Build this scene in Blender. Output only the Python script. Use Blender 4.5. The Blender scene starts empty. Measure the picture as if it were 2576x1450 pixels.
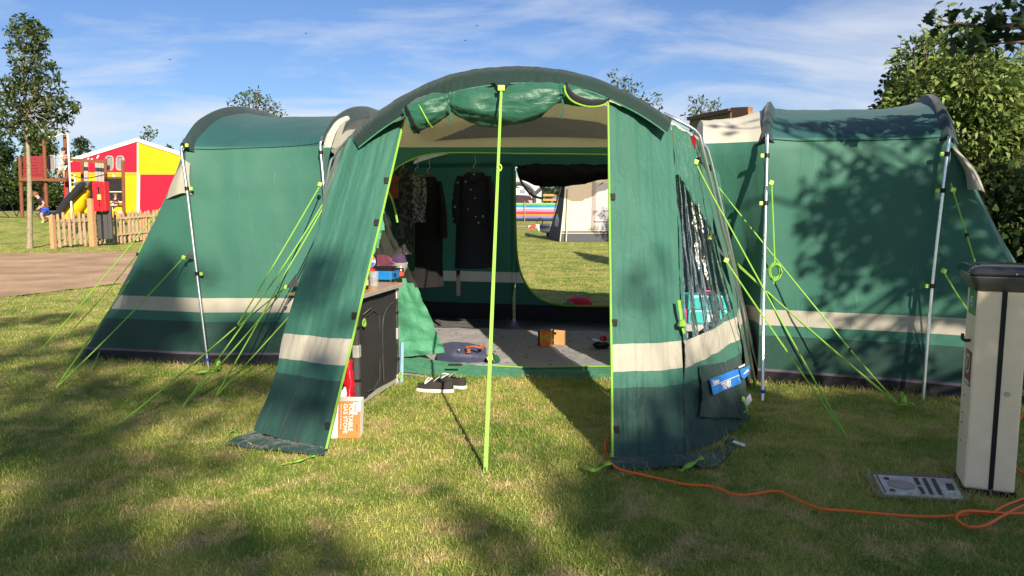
import bpy, bmesh, math, random
import numpy as np
from mathutils import Vector, Matrix, noise as mnoise

# ------------------------------------------------------------------ camera, sky, sun, exposure
SC = bpy.context.scene
COL = SC.collection
R = math.radians
F, CX, CY, YH, H = 1900.0, 1288.0, 725.0, 508.0, 1.4
PITCH = math.atan((CY - YH) / F)
SUN_AZ, SUN_EL = R(17.5), R(27)          # sun stands behind the camera, a little to its right
SUNV = Vector((math.sin(SUN_AZ) * math.cos(SUN_EL), -math.cos(SUN_AZ) * math.cos(SUN_EL), math.sin(SUN_EL)))

cam = bpy.data.cameras.new('camera')
cam.sensor_width = 36.0
cam.lens = 36.0 * F / 2576.0
cam.clip_start = 0.05
cam.clip_end = 2000
camo = bpy.data.objects.new('camera', cam)
COL.objects.link(camo)
camo.location = (0, 0, H)
camo.rotation_euler = (math.pi / 2 - PITCH, 0, 0)
SC.camera = camo

sl = bpy.data.lights.new('sun', 'SUN')
sl.energy = 5.0
sl.angle = R(0.55)
sl.color = (1.0, 0.87, 0.68)
slo = bpy.data.objects.new('sun', sl)
COL.objects.link(slo)
slo.rotation_euler = SUNV.to_track_quat('Z', 'Y').to_euler()

vs = SC.view_settings
vs.view_transform = 'Standard'
vs.look = 'None'
vs.exposure = 1.05
vs.gamma = 1.0
SC.cycles.max_bounces = 8
SC.cycles.transparent_max_bounces = 16
SC.cycles.use_denoising = True
SC.cycles.sample_clamp_indirect = 6.0

world = bpy.data.worlds.new('World')
SC.world = world
world.use_nodes = True
wn, wl = world.node_tree.nodes, world.node_tree.links
wn.clear()
w_out = wn.new('ShaderNodeOutputWorld')
w_bg = wn.new('ShaderNodeBackground')
sky = wn.new('ShaderNodeTexSky')
sky.sky_type = 'NISHITA'
sky.sun_disc = False
sky.sun_elevation = SUN_EL
sky.sun_rotation = math.atan2(SUNV.x, SUNV.y)
sky.air_density = 1.0
sky.dust_density = 0.15
sky.ozone_density = 2.5
w_bg.inputs[1].default_value = 0.05
tc = wn.new('ShaderNodeTexCoord')
sep = wn.new('ShaderNodeSeparateXYZ')
wl.new(tc.outputs['Generated'], sep.inputs[0])
def wmath(op, a, b=None, clamp=False):
    n = wn.new('ShaderNodeMath'); n.operation = op; n.use_clamp = clamp
    for i, v in enumerate((a, b)):
        if v is None: continue
        if isinstance(v, (int, float)): n.inputs[i].default_value = v
        else: wl.new(v, n.inputs[i])
    return n.outputs[0]
zc = wmath('MAXIMUM', sep.outputs[2], 0.03)
zc = wmath('ADD', zc, 0.22)
px = wmath('DIVIDE', sep.outputs[0], zc)
py = wmath('DIVIDE', sep.outputs[1], zc)
cmb = wn.new('ShaderNodeCombineXYZ')
wl.new(px, cmb.inputs[0]); wl.new(py, cmb.inputs[1])
mp = wn.new('ShaderNodeMapping')
mp.inputs['Rotation'].default_value = (0, 0, R(-24))
mp.inputs['Scale'].default_value = (0.95, 1.7, 1)
mp.inputs['Location'].default_value = (1.7, 0.35, 0)
wl.new(cmb.outputs[0], mp.inputs[0])
n1 = wn.new('ShaderNodeTexNoise')
n1.inputs['Scale'].default_value = 1.15
n1.inputs['Detail'].default_value = 9
n1.inputs['Roughness'].default_value = 0.58
n1.inputs['Distortion'].default_value = 0.5
wl.new(mp.outputs[0], n1.inputs[0])
n2 = wn.new('ShaderNodeTexNoise')
n2.inputs['Scale'].default_value = 0.42
n2.inputs['Detail'].default_value = 3
wl.new(mp.outputs[0], n2.inputs[0])
cl = wmath('ADD', wmath('MULTIPLY', n1.outputs[0], 0.6), wmath('MULTIPLY', n2.outputs[0], 0.55))
cl = wmath('SUBTRACT', cl, 0.53)
cl = wmath('MULTIPLY', cl, 6.2, clamp=True)
cl = wmath('MULTIPLY', cl, 0.80)
mix = wn.new('ShaderNodeMixRGB')
wl.new(cl, mix.inputs[0])
tint = wn.new('ShaderNodeMixRGB'); tint.blend_type = 'MULTIPLY'; tint.inputs[0].default_value = 1.0
tint.inputs[2].default_value = (0.71, 0.84, 1.11, 1)
wl.new(sky.outputs[0], tint.inputs[1])
wl.new(tint.outputs[0], mix.inputs[1])
mix.inputs[2].default_value = (8.0, 8.3, 9.0, 1)
wl.new(mix.outputs[0], w_bg.inputs[0])
wl.new(w_bg.outputs[0], w_out.inputs[0])

# ------------------------------------------------------------------ helpers
random.seed(7)
rng = np.random.default_rng(11)

def ray(vx, vy):
    a, b = (vx - CX) / F, (CY - vy) / F
    cp, sp = math.cos(PITCH), math.sin(PITCH)
    return Vector((a, cp + b * sp, -sp + b * cp))
def P(vx, vy, Y):
    r = ray(vx, vy); t = Y / r.y
    return Vector((r.x * t, Y, H + r.z * t))
def G(vx, vy, z=0.0):
    r = ray(vx, vy); t = (z - H) / r.z
    return Vector((r.x * t, r.y * t, z))

def sstep(a, b, x):
    t = min(1, max(0, (x - a) / (b - a))); return t * t * (3 - 2 * t)
def terrain(x, y):
    return 0.75 * sstep(24, 33, y) * sstep(-5, -11, x)

def mesh_obj(name, verts, faces, mat=None, parent=None, smooth=False, loc=None):
    me = bpy.data.meshes.new(name)
    me.from_pydata([tuple(v) for v in verts], [], faces)
    if smooth: me.polygons.foreach_set('use_smooth', [True] * len(me.polygons))
    me.update()
    o = bpy.data.objects.new(name, me)
    COL.objects.link(o)
    if mat: me.materials.append(mat)
    if parent: put(o, parent)
    return o
def put(o, parent):
    """parent while keeping the world place (parents are never rotated or scaled before)"""
    bpy.context.view_layer.update() if False else None
    o.parent = parent
    o.matrix_parent_inverse = wmat(parent).inverted()
def wmat(o):
    m = o.matrix_basis.copy()
    if o.parent: m = wmat(o.parent) @ o.matrix_parent_inverse @ m
    return m

def thing(name, label, cat, loc=(0, 0, 0), group=None):
    o = bpy.data.objects.new(name, None)
    o.empty_display_size = 0.1
    COL.objects.link(o); o.location = loc
    return tag(o, label, cat, group)
def tag(o, label=None, cat=None, group=None, kind=None):
    if label: o['label'] = label
    if cat: o['category'] = cat
    if group: o['group'] = group
    if kind: o['kind'] = kind
    return o

class MB:
    """collects boxes, tubes, prisms; build() links them as one mesh object"""
    def __init__(s): s.v, s.f = [], []
    def add(s, v, f):
        n = len(s.v); s.v += [Vector(q) for q in v]; s.f += [[i + n for i in q] for q in f]; return s
    def box(s, c, size, rot=None, bev=0.0):
        c = Vector(c); hx, hy, hz = [q / 2 for q in size]
        if bev:
            bm = bmesh.new(); bmesh.ops.create_cube(bm, size=1)
            for v in bm.verts: v.co = Vector((v.co.x * 2 * hx, v.co.y * 2 * hy, v.co.z * 2 * hz))
            bmesh.ops.bevel(bm, geom=bm.edges[:], offset=bev, segments=2, affect='EDGES', profile=0.6)
            bm.verts.index_update()
            vv = [v.co.copy() for v in bm.verts]; ff = [[v.index for v in q.verts] for q in bm.faces]; bm.free()
        else:
            vv = [Vector((x * hx, y * hy, z * hz)) for x in (-1, 1) for y in (-1, 1) for z in (-1, 1)]
            ff = [[0, 1, 3, 2], [4, 6, 7, 5], [0, 4, 5, 1], [2, 3, 7, 6], [0, 2, 6, 4], [1, 5, 7, 3]]
        if rot is not None: vv = [rot @ v for v in vv]
        return s.add([c + v for v in vv], ff)
    def bar(s, a, b, w, h=None, up=(0, 0, 1)):
        a, b = Vector(a), Vector(b); d = (b - a); L = d.length; d.normalize()
        u = Vector(up)
        if abs(d.dot(u)) > 0.98: u = Vector((0, 1, 0))
        x = d.cross(u).normalized(); z = x.cross(d)
        m = Matrix((x, d, z)).transposed()
        return s.box((a + b) / 2, (w, L, h or w), m)
    def tube(s, pts, r, n=8, cap=True, flat=1.0):
        pts = [Vector(p) for p in pts]
        rs = r if isinstance(r, (list, tuple)) else [r] * len(pts)
        base = len(s.v); prev = None
        for i, p in enumerate(pts):
            d = (pts[min(i + 1, len(pts) - 1)] - pts[max(i - 1, 0)]).normalized()
            if prev is None:
                u = Vector((0, 0, 1)) if abs(d.z) < 0.9 else Vector((1, 0, 0))
                x = d.cross(u).normalized()
            else:
                x = (prev - d * prev.dot(d)).normalized()
            prev = x; y = d.cross(x)
            for k in range(n):
                a = 2 * math.pi * k / n
                s.v.append(p + (x * math.cos(a) + y * math.sin(a) * flat) * rs[i])
        for i in range(len(pts) - 1):
            for k in range(n):
                a, b = base + i * n + k, base + i * n + (k + 1) % n
                s.f.append([a, b, b + n, a + n])
        if cap:
            s.f.append([base + k for k in range(n)][::-1])
            s.f.append([base + (len(pts) - 1) * n + k for k in range(n)])
        return s
    def lathe(s, c, prof, n=20, sx=1, sy=1):
        c = Vector(c); base = len(s.v)
        for r, z in prof:
            for k in range(n):
                a = 2 * math.pi * k / n
                s.v.append(c + Vector((r * sx * math.cos(a), r * sy * math.sin(a), z)))
        for i in range(len(prof) - 1):
            for k in range(n):
                a, b = base + i * n + k, base + i * n + (k + 1) % n
                s.f.append([a, b, b + n, a + n])
        s.f.append([base + k for k in range(n)][::-1])
        s.f.append([base + (len(prof) - 1) * n + k for k in range(n)])
        return s
    def prism(s, poly, off):
        """flat polygon (3D points) pushed by off"""
        poly = [Vector(p) for p in poly]; off = Vector(off); n = len(poly); b = len(s.v)
        s.v += poly + [p + off for p in poly]
        s.f.append(list(range(b, b + n))); s.f.append(list(range(b + 2 * n - 1, b + n - 1, -1)))
        for i in range(n):
            j = (i + 1) % n
            s.f.append([b + i, b + n + i, b + n + j, b + j])
        return s
    def build(s, name, mat, parent=None, smooth=False):
        o = mesh_obj(name, s.v, s.f, mat, parent, smooth)
        bm = bmesh.new(); bm.from_mesh(o.data); bmesh.ops.recalc_face_normals(bm, faces=bm.faces[:]); bm.to_mesh(o.data); bm.free()
        if smooth:
            o.data.polygons.foreach_set('use_smooth', [True] * len(o.data.polygons))
            o.data.set_sharp_from_angle(angle=R(42))
        return o

def cr(pts, n, smooth=True):
    """resample by control index: n+1 points, Catmull-Rom or straight"""
    pts = [Vector(p) for p in pts]; m = len(pts) - 1; out = []
    for i in range(n + 1):
        u = i / n * m; k = min(int(u), m - 1); t = u - k
        p1, p2 = pts[k], pts[k + 1]
        if not smooth: out.append(p1.lerp(p2, t)); continue
        p0 = pts[k - 1] if k else p1 * 2 - p2
        p3 = pts[k + 2] if k + 2 <= m else p2 * 2 - p1
        out.append(0.5 * ((2 * p1) + (p2 - p0) * t + (2 * p0 - 5 * p1 + 4 * p2 - p3) * t * t + (3 * p1 - p0 - 3 * p2 + p3) * t ** 3))
    return out

def loft(name, curves, mat, parent=None, nu=24, nv=16, smooth_u=True, smooth_v=True, disp=None, wr=0.0, ws=(3, 3), seed=0.0, thick=0.0, keep=None):
    """sheet through a list of curves (same number of control points each)"""
    rows = [cr(c, nu, smooth_u) for c in curves]
    grid = [cr([r[i] for r in rows], nv, smooth_v and len(rows) > 2) for i in range(nu + 1)]
    vs_ = []
    for i in range(nu + 1):
        for j in range(nv + 1):
            p = grid[i][j]
            a = grid[min(i + 1, nu)][j] - grid[max(i - 1, 0)][j]
            b = grid[i][min(j + 1, nv)] - grid[i][max(j - 1, 0)]
            nn = a.cross(b)
            nn = nn.normalized() if nn.length > 1e-9 else Vector((0, -1, 0))
            u, v = i / nu, j / nv
            q = p.copy()
            if disp: q += nn * disp(u, v)
            if wr:
                q += nn * wr * (mnoise.fractal(Vector((u * ws[0] + seed, v * ws[1] + seed * 1.7, seed)), 0.6, 2.0, 4))
            vs_.append(q)
    fs = []
    for i in range(nu):
        for j in range(nv):
            if keep and not keep((i + .5) / nu, (j + .5) / nv): continue
            a = i * (nv + 1) + j
            fs.append([a, a + 1, a + nv + 2, a + nv + 1])
    o = mesh_obj(name, vs_, fs, mat, parent, True)
    if thick:
        md = o.modifiers.new('solid', 'SOLIDIFY'); md.thickness = thick; md.offset = 0
    return o

from mathutils.bvhtree import BVHTree
_bvh = {}
def hit(o, vx, vy, off=0.0):
    """the point of a built sheet that stands at this place of the view, pushed off its face"""
    if o.name not in _bvh: _bvh[o.name] = BVHTree.FromPolygons([v.co for v in o.data.vertices], [list(q.vertices) for q in o.data.polygons])
    r = ray(vx, vy).normalized(); p, nn, _, _ = _bvh[o.name].ray_cast(Vector((0, 0, H)), r)
    if p is None:
        return P(vx, vy, 5.2)
    if nn.dot(r) > 0: nn = -nn
    return p + nn * off
# ------------------------------------------------------------------ materials
def nodes_mat(name):
    m = bpy.data.materials.new(name); m.use_nodes = True
    nt = m.node_tree; nt.nodes.clear()
    out = nt.nodes.new('ShaderNodeOutputMaterial')
    return m, nt.nodes, nt.links, out
def lin(r, g, b):
    f = lambda c: ((c / 255 + 0.055) / 1.055) ** 2.4 if c > 10 else c / 255 / 12.92
    return (f(r), f(g), f(b), 1)
MATS = {}
def mat(name, col, rough=0.6, metal=0.0, spec=0.4, var=0.12, vscale=14.0, bump=0.0, bscale=60.0, trans=0.0, sheen=0.0, coat=0.0, alpha=1.0, obj=False):
    """principled with noise-varied colour, optional bump and translucency"""
    if name in MATS: return MATS[name]
    m, n, l, out = nodes_mat(name)
    pr = n.new('ShaderNodeBsdfPrincipled')
    c4 = (*col[:3], 1)
    geo = n.new('ShaderNodeTexCoord' if obj else 'ShaderNodeNewGeometry')
    pos = geo.outputs['Object'] if obj else geo.outputs['Position']
    nz = n.new('ShaderNodeTexNoise'); nz.inputs['Scale'].default_value = vscale; nz.inputs['Detail'].default_value = 6
    l.new(pos, nz.inputs[0])
    hs = n.new('ShaderNodeHueSaturation')
    hs.inputs['Color'].default_value = c4
    mr = n.new('ShaderNodeMapRange'); mr.inputs['From Min'].default_value = .25; mr.inputs['From Max'].default_value = .75
    mr.inputs['To Min'].default_value = 1 - var; mr.inputs['To Max'].default_value = 1 + var
    l.new(nz.outputs[0], mr.inputs[0]); l.new(mr.outputs[0], hs.inputs['Value'])
    l.new(hs.outputs[0], pr.inputs['Base Color'])
    pr.inputs['Roughness'].default_value = rough; pr.inputs['Metallic'].default_value = metal
    pr.inputs['Specular IOR Level'].default_value = spec
    pr.inputs['Sheen Weight'].default_value = sheen; pr.inputs['Coat Weight'].default_value = coat
    pr.inputs['Alpha'].default_value = alpha
    if bump:
        bz = n.new('ShaderNodeTexNoise'); bz.inputs['Scale'].default_value = bscale; bz.inputs['Detail'].default_value = 4
        l.new(pos, bz.inputs[0])
        bp = n.new('ShaderNodeBump'); bp.inputs['Strength'].default_value = bump; bp.inputs['Distance'].default_value = 0.01
        l.new(bz.outputs[0], bp.inputs['Height']); l.new(bp.outputs[0], pr.inputs['Normal'])
    sh = pr.outputs[0]
    if trans:
        tr = n.new('ShaderNodeBsdfTranslucent'); l.new(hs.outputs[0], tr.inputs[0])
        mx = n.new('ShaderNodeMixShader'); mx.inputs[0].default_value = trans
        l.new(sh, mx.inputs[1]); l.new(tr.outputs[0], mx.inputs[2]); sh = mx.outputs[0]
    l.new(sh, out.inputs[0])
    MATS[name] = m
    return m

def band_fabric(name, stops, trans=0.16, rough=0.62, wrk=0.25, wscale=(9, 9, 3), crease=0.032):
    """woven tent cloth sewn in horizontal bands: stops = [(z, colour)] from the ground up"""
    m, n, l, out = nodes_mat(name)
    pr = n.new('ShaderNodeBsdfPrincipled')
    geo = n.new('ShaderNodeNewGeometry')
    sp = n.new('ShaderNodeSeparateXYZ'); l.new(geo.outputs['Position'], sp.inputs[0])
    mr = n.new('ShaderNodeMapRange'); mr.inputs['From Max'].default_value = 2.6
    l.new(sp.outputs[2], mr.inputs[0])
    rp = n.new('ShaderNodeValToRGB'); rp.color_ramp.interpolation = 'CONSTANT'
    el = rp.color_ramp.elements
    while len(el) > 1: el.remove(el[-1])
    for i, (z, c) in enumerate(stops):
        e = el[0] if i == 0 else el.new(max(0, z) / 2.6)
        e.position = max(0, z) / 2.6; e.color = (*c[:3], 1)
    l.new(mr.outputs[0], rp.inputs[0])
    nz = n.new('ShaderNodeTexNoise'); nz.inputs['Scale'].default_value = 3.5; nz.inputs['Detail'].default_value = 8
    l.new(geo.outputs['Position'], nz.inputs[0])
    hs = n.new('ShaderNodeHueSaturation')
    m2 = n.new('ShaderNodeMapRange'); m2.inputs['From Min'].default_value = .3; m2.inputs['From Max'].default_value = .7
    m2.inputs['To Min'].default_value = .92; m2.inputs['To Max'].default_value = 1.08
    l.new(nz.outputs[0], m2.inputs[0]); l.new(m2.outputs[0], hs.inputs['Value']); l.new(rp.outputs[0], hs.inputs['Color'])
    l.new(hs.outputs[0], pr.inputs['Base Color'])
    pr.inputs['Roughness'].default_value = rough; pr.inputs['Specular IOR Level'].default_value = 0.35
    pr.inputs['Sheen Weight'].default_value = 0.12
    mpn = n.new('ShaderNodeMapping'); mpn.inputs['Scale'].default_value = wscale
    l.new(geo.outputs['Position'], mpn.inputs[0])
    b1 = n.new('ShaderNodeTexNoise'); b1.inputs['Scale'].default_value = 1.0; b1.inputs['Detail'].default_value = 5; b1.inputs['Distortion'].default_value = 0.7
    l.new(mpn.outputs[0], b1.inputs[0])
    b2 = n.new('ShaderNodeTexNoise'); b2.inputs['Scale'].default_value = 260
    l.new(geo.outputs['Position'], b2.inputs[0])
    ad = n.new('ShaderNodeMath'); ad.operation = 'MULTIPLY_ADD'; ad.inputs[1].default_value = 0.05
    l.new(b2.outputs[0], ad.inputs[0]); l.new(b1.outputs[0], ad.inputs[2])
    # sharp tension creases in patches
    def mth(op, a, b=None):
        q = n.new('ShaderNodeMath'); q.operation = op
        for i, v_ in enumerate((a, b)):
            if v_ is None: continue
            if isinstance(v_, (int, float)): q.inputs[i].default_value = v_
            else: l.new(v_, q.inputs[i])
        return q.outputs[0]
    mc_ = n.new('ShaderNodeMapping'); mc_.inputs['Rotation'].default_value = (0, R(38), 0); mc_.inputs['Scale'].default_value = (7, 4, .75)
    l.new(geo.outputs['Position'], mc_.inputs[0])
    c1_ = n.new('ShaderNodeTexNoise'); c1_.inputs['Scale'].default_value = 1.6; c1_.inputs['Detail'].default_value = 1; c1_.inputs['Distortion'].default_value = .1; l.new(mc_.outputs[0], c1_.inputs[0])
    rd = n.new('ShaderNodeMapRange'); rd.interpolation_type = 'SMOOTHSTEP'; rd.inputs['From Max'].default_value = .022; rd.inputs['To Min'].default_value = 1; rd.inputs['To Max'].default_value = 0
    l.new(mth('ABSOLUTE', mth('SUBTRACT', c1_.outputs[0], .5)), rd.inputs[0])
    mk_ = n.new('ShaderNodeTexNoise'); mk_.inputs['Scale'].default_value = 1.7; l.new(geo.outputs['Position'], mk_.inputs[0])
    mr_ = n.new('ShaderNodeMapRange'); mr_.inputs['From Min'].default_value = .48; mr_.inputs['From Max'].default_value = .66; l.new(mk_.outputs[0], mr_.inputs[0])
    crz = mth('MULTIPLY', mth('MULTIPLY', rd.outputs[0], mr_.outputs[0]), crease)
    hsum = mth('ADD', mth('MULTIPLY', ad.outputs[0], wrk), crz)
    bp = n.new('ShaderNodeBump'); bp.inputs['Strength'].default_value = 1.0; bp.inputs['Distance'].default_value = 0.05
    l.new(hsum, bp.inputs['Height']); l.new(bp.outputs[0], pr.inputs['Normal'])
    tr = n.new('ShaderNodeBsdfTranslucent'); l.new(hs.outputs[0], tr.inputs[0])
    mx = n.new('ShaderNodeMixShader'); mx.inputs[0].default_value = trans
    l.new(pr.outputs[0], mx.inputs[1]); l.new(tr.outputs[0], mx.inputs[2])
    l.new(mx.outputs[0], out.inputs[0])
    return m

def screen_mat(name, col, dens, scale=0.0):
    """open mesh netting: threads with gaps too fine to model"""
    m, n, l, out = nodes_mat(name)
    d = n.new('ShaderNodeBsdfDiffuse'); d.inputs[0].default_value = (*col[:3], 1)
    t = n.new('ShaderNodeBsdfTransparent'); mx = n.new('ShaderNodeMixShader'); mx.inputs[0].default_value = dens
    l.new(t.outputs[0], mx.inputs[1]); l.new(d.outputs[0], mx.inputs[2]); l.new(mx.outputs[0], out.inputs[0])
    return m

def text_mesh(name, body, size, mat_, parent, origin, xdir, ydir, depth=0.001, align='LEFT', shear=0.0, off=0.0):
    cu = bpy.data.curves.new(name, 'FONT'); cu.body = body; cu.size = size; cu.extrude = depth; cu.align_x = align; cu.shear = shear; cu.offset = off
    cu.resolution_u = 3
    to = bpy.data.objects.new(name, cu); COL.objects.link(to)
    dg = bpy.context.evaluated_depsgraph_get()
    me = bpy.data.meshes.new_from_object(to.evaluated_get(dg))
    bpy.data.objects.remove(to); bpy.data.curves.remove(cu)
    x = Vector(xdir).normalized(); y = Vector(ydir); y = (y - x * y.dot(x)).normalized(); z = x.cross(y)
    M = Matrix((x, y, z)).transposed().to_4x4(); M.translation = Vector(origin)
    me.transform(M)
    o = bpy.data.objects.new(name, me); COL.objects.link(o)
    me.materials.clear(); me.materials.append(mat_)
    if parent: put(o, parent)
    return o
# ------------------------------------------------------------------ ground, road, path
def lawn_nodes(n, l, pos):
    """patchy mown lawn colour from world position (shared by soil sheet and blades)"""
    def nz(s, d, w=0.0):
        q = n.new('ShaderNodeTexNoise'); q.inputs['Scale'].default_value = s; q.inputs['Detail'].default_value = d
        q.inputs['Roughness'].default_value = 0.6; q.inputs['Distortion'].default_value = w
        l.new(pos, q.inputs[0]); return q.outputs[0]
    def ramp(src, a, b):
        r = n.new('ShaderNodeMapRange'); r.interpolation_type = 'SMOOTHSTEP'
        r.inputs['From Min'].default_value = a; r.inputs['From Max'].default_value = b; l.new(src, r.inputs[0]); return r.outputs[0]
    def mixc(f, a, b):
        q = n.new('ShaderNodeMixRGB'); l.new(f, q.inputs[0])
        for i, c in ((1, a), (2, b)):
            if isinstance(c, tuple): q.inputs[i].default_value = c
            else: l.new(c, q.inputs[i])
        return q.outputs[0]
    c = mixc(ramp(nz(1.3, 5, .6), .36, .64), (.168, .248, .046, 1), (.365, .390, .100, 1))
    c = mixc(ramp(nz(4.3, 6, .4), .48, .68), c, (.48, .40, .18, 1))
    c = mixc(ramp(nz(.55, 4, .3), .57, .76), c, (.48, .39, .18, 1))
    c = mixc(ramp(nz(9, 3), .52, .8), c, (.120, .205, .034, 1))
    return c
m_ground, n, l, out = nodes_mat('mown_lawn')
geo = n.new('ShaderNodeNewGeometry')
pr = n.new('ShaderNodeBsdfPrincipled'); pr.inputs['Roughness'].default_value = .9; pr.inputs['Specular IOR Level'].default_value = .1
cc = lawn_nodes(n, l, geo.outputs['Position'])
fine = n.new('ShaderNodeTexNoise'); fine.inputs['Scale'].default_value = 95; fine.inputs['Detail'].default_value = 5
l.new(geo.outputs['Position'], fine.inputs[0])
fm = n.new('ShaderNodeMapRange'); fm.inputs['From Min'].default_value = .3; fm.inputs['From Max'].default_value = .7
fm.inputs['To Min'].default_value = .50; fm.inputs['To Max'].default_value = 1.2
l.new(fine.outputs[0], fm.inputs[0])
hs = n.new('ShaderNodeHueSaturation'); l.new(fm.outputs[0], hs.inputs['Value']); l.new(cc, hs.inputs['Color'])
l.new(hs.outputs[0], pr.inputs['Base Color'])
bp = n.new('ShaderNodeBump'); bp.inputs['Strength'].default_value = .9; bp.inputs['Distance'].default_value = .03
l.new(fine.outputs[0], bp.inputs['Height']); l.new(bp.outputs[0], pr.inputs['Normal']); l.new(pr.outputs[0], out.inputs[0])

def axis(lims):
    a = []
    for lo, hi, st in lims: a += list(np.arange(lo, hi, st))
    return a
gx = axis([(-600, -60, 60), (-60, -30, 5), (-30, 12, 1.5), (12, 60, 6), (60, 601, 60)])
gy = axis([(-40, 0, 5), (0, 34, 1.0), (34, 80, 5), (80, 900, 60)])
gv = [(x, y, terrain(x, y)) for x in gx for y in gy]
gf = [[i * len(gy) + j, (i + 1) * len(gy) + j, (i + 1) * len(gy) + j + 1, i * len(gy) + j + 1] for i in range(len(gx) - 1) for j in range(len(gy) - 1)]
tag(mesh_obj('ground', gv, gf, m_ground, smooth=True), 'patchy mown grass ground sheet of the campsite', kind='structure')

def sheet(name, poly, m, z=0.006, label=None):
    """flat ground-following sheet from a plan outline, cut fine enough to follow the terrain"""
    bm = bmesh.new(); vs_ = [bm.verts.new((x, y, 0)) for x, y in poly]; bm.faces.new(vs_)
    bmesh.ops.triangulate(bm, faces=bm.faces[:])
    for _ in range(4):
        lng = [e for e in bm.edges if e.calc_length() > 1.6]
        if not lng: break
        bmesh.ops.subdivide_edges(bm, edges=lng, cuts=1)
        bmesh.ops.triangulate(bm, faces=bm.faces[:])
    for v in bm.verts: v.co.z = terrain(v.co.x, v.co.y) + z
    me = bpy.data.meshes.new(name); bm.to_mesh(me); bm.free()
    o = bpy.data.objects.new(name, me); COL.objects.link(o); me.materials.append(m)
    tag(o, label, kind='structure'); return o
m_road = mat('gravel_road', (.36, .25, .165), rough=.95, spec=.1, var=.34, vscale=1.1, bump=.9, bscale=38)
m_path = mat('pale_gravel', (.34, .29, .24), rough=.95, spec=.1, var=.15, vscale=2, bump=.4, bscale=60)
def smooth_plan(pts, n): return [(p.x, p.y) for p in cr([(x, y, 0) for x, y in pts], n)]
near = smooth_plan([(-26, 5.5), (-13.5, 8.2), (-9.2, 9.8), (-7.5, 11.1), (-6.7, 13.0), (-5.4, 15.6), (-3.4, 17.6)], 30)
far = smooth_plan([(-3.4, 20.6), (-7, 21.3), (-10.6, 21.2), (-14, 20.4), (-22, 19.6), (-34, 19)], 24)
near = [(p.x + rng.normal() * .07, p.y + rng.normal() * .07) for p in cr([(a, b, 0) for a, b in near], 110)]
ROAD = near + far + [(-34, 5)]
sheet('road', ROAD, m_road, .008, 'compacted gravel site road bending away beside the tent')
sheet('path', smooth_plan([(-7, 47.6), (-1, 45.5), (4, 44.2), (12, 44)], 20) + smooth_plan([(12, 41.3), (4, 41.3), (-1, 42.2), (-7, 43.6)], 20), m_path, .008, 'pinkish gravel path across the far lawn')
sheet('path', smooth_plan([(-60, 54), (-40, 53), (-30, 54)], 8) + smooth_plan([(-30, 51.6), (-40, 51.4), (-60, 51.4)], 8), m_path, .008, 'pale path in front of the trees behind the playground')
# ------------------------------------------------------------------ the big tunnel tent
GRN, DGR, BEI, ROOF_SHADED = (.027, .118, .087), (.012, .050, .040), (.34, .325, .275), (.0115, .068, .074)
BLK = (.006, .006, .008)
low = [(0, BLK), (.085, (.10, .085, .12)), (.103, DGR), (.375, GRN), (.452, BEI), (.57, GRN)]
fab_wing = band_fabric('wing_cloth', low + [(1.86, ROOF_SHADED)], trans=.07, wrk=.10, wscale=(4, 4, 5))  # roof band darker and bluer: partly the grazing light, painted into the cloth colour
fab_link = band_fabric('link_cloth', low + [(1.84, (.46, .44, .37))], trans=.05, wrk=.10, wscale=(4, 4, 5))
fab_porch = band_fabric('porch_cloth', [(0, (.012, .052, .043)), (.355, GRN), (.43, BEI), (.57, GRN)], trans=.10, wrk=.12, wscale=(26, 26, .9))
fab_in = band_fabric('inner_cloth', [(0, (.012, .013, .016)), (.2, (.026, .110, .084)), (.45, (.52, .52, .45)), (.575, (.034, .165, .112))], trans=.34)
fab_beige = band_fabric('beige_cloth', [(0, (.84, .80, .58))], trans=.72)
fab_green = band_fabric('plain_green_cloth', [(0, (.030, .150, .085))], trans=.12, wrk=.6, wscale=(12, 12, 14))
fab_roll = band_fabric('rolled_cloth', [(0, (.017, .092, .058))], trans=.03, wrk=.35, wscale=(5, 8, 16), rough=.42)
fab_val = band_fabric('valance_cloth', [(0, (.006, .024, .019))], trans=.03, wrk=.10, wscale=(20, 20, 6))
fab_slv = band_fabric('sleeve_cloth', [(0, (.014, .032, .034))], trans=.0)
fab_floor = band_fabric('groundsheet', [(0, (.004, .004, .006))], trans=0, rough=.5)
m_pole = mat('brushed_alloy', (.72, .73, .75), rough=.28, metal=1.0, var=.05)
m_neon = mat('neon_cord', (.22, .45, .055), rough=.6, var=.08, trans=.15)
m_black = mat('black_strap', (.008, .008, .01), rough=.6, spec=.3)
m_neonclip = mat('neon_clip', (.42, .62, .10), rough=.4)
m_net = screen_mat('black_netting', (.006, .006, .007), .72)
m_netthin = screen_mat('thin_netting', (.035, .04, .035), .7)
m_steel = mat('dull_steel', (.45, .45, .46), rough=.4, metal=.9)
m_blue = mat('blue_tape', (.03, .07, .45), rough=.4)

tent = thing('tunnel_tent', 'large green tunnel tent with beige stripe and open front porch', 'tent', (0, 6, 0))

def vec(az, L=1.0): return Vector((math.sin(R(az)) * L, math.cos(R(az)) * L, 0))
DL, DR, DC = vec(11), vec(19), vec(14)

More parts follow.
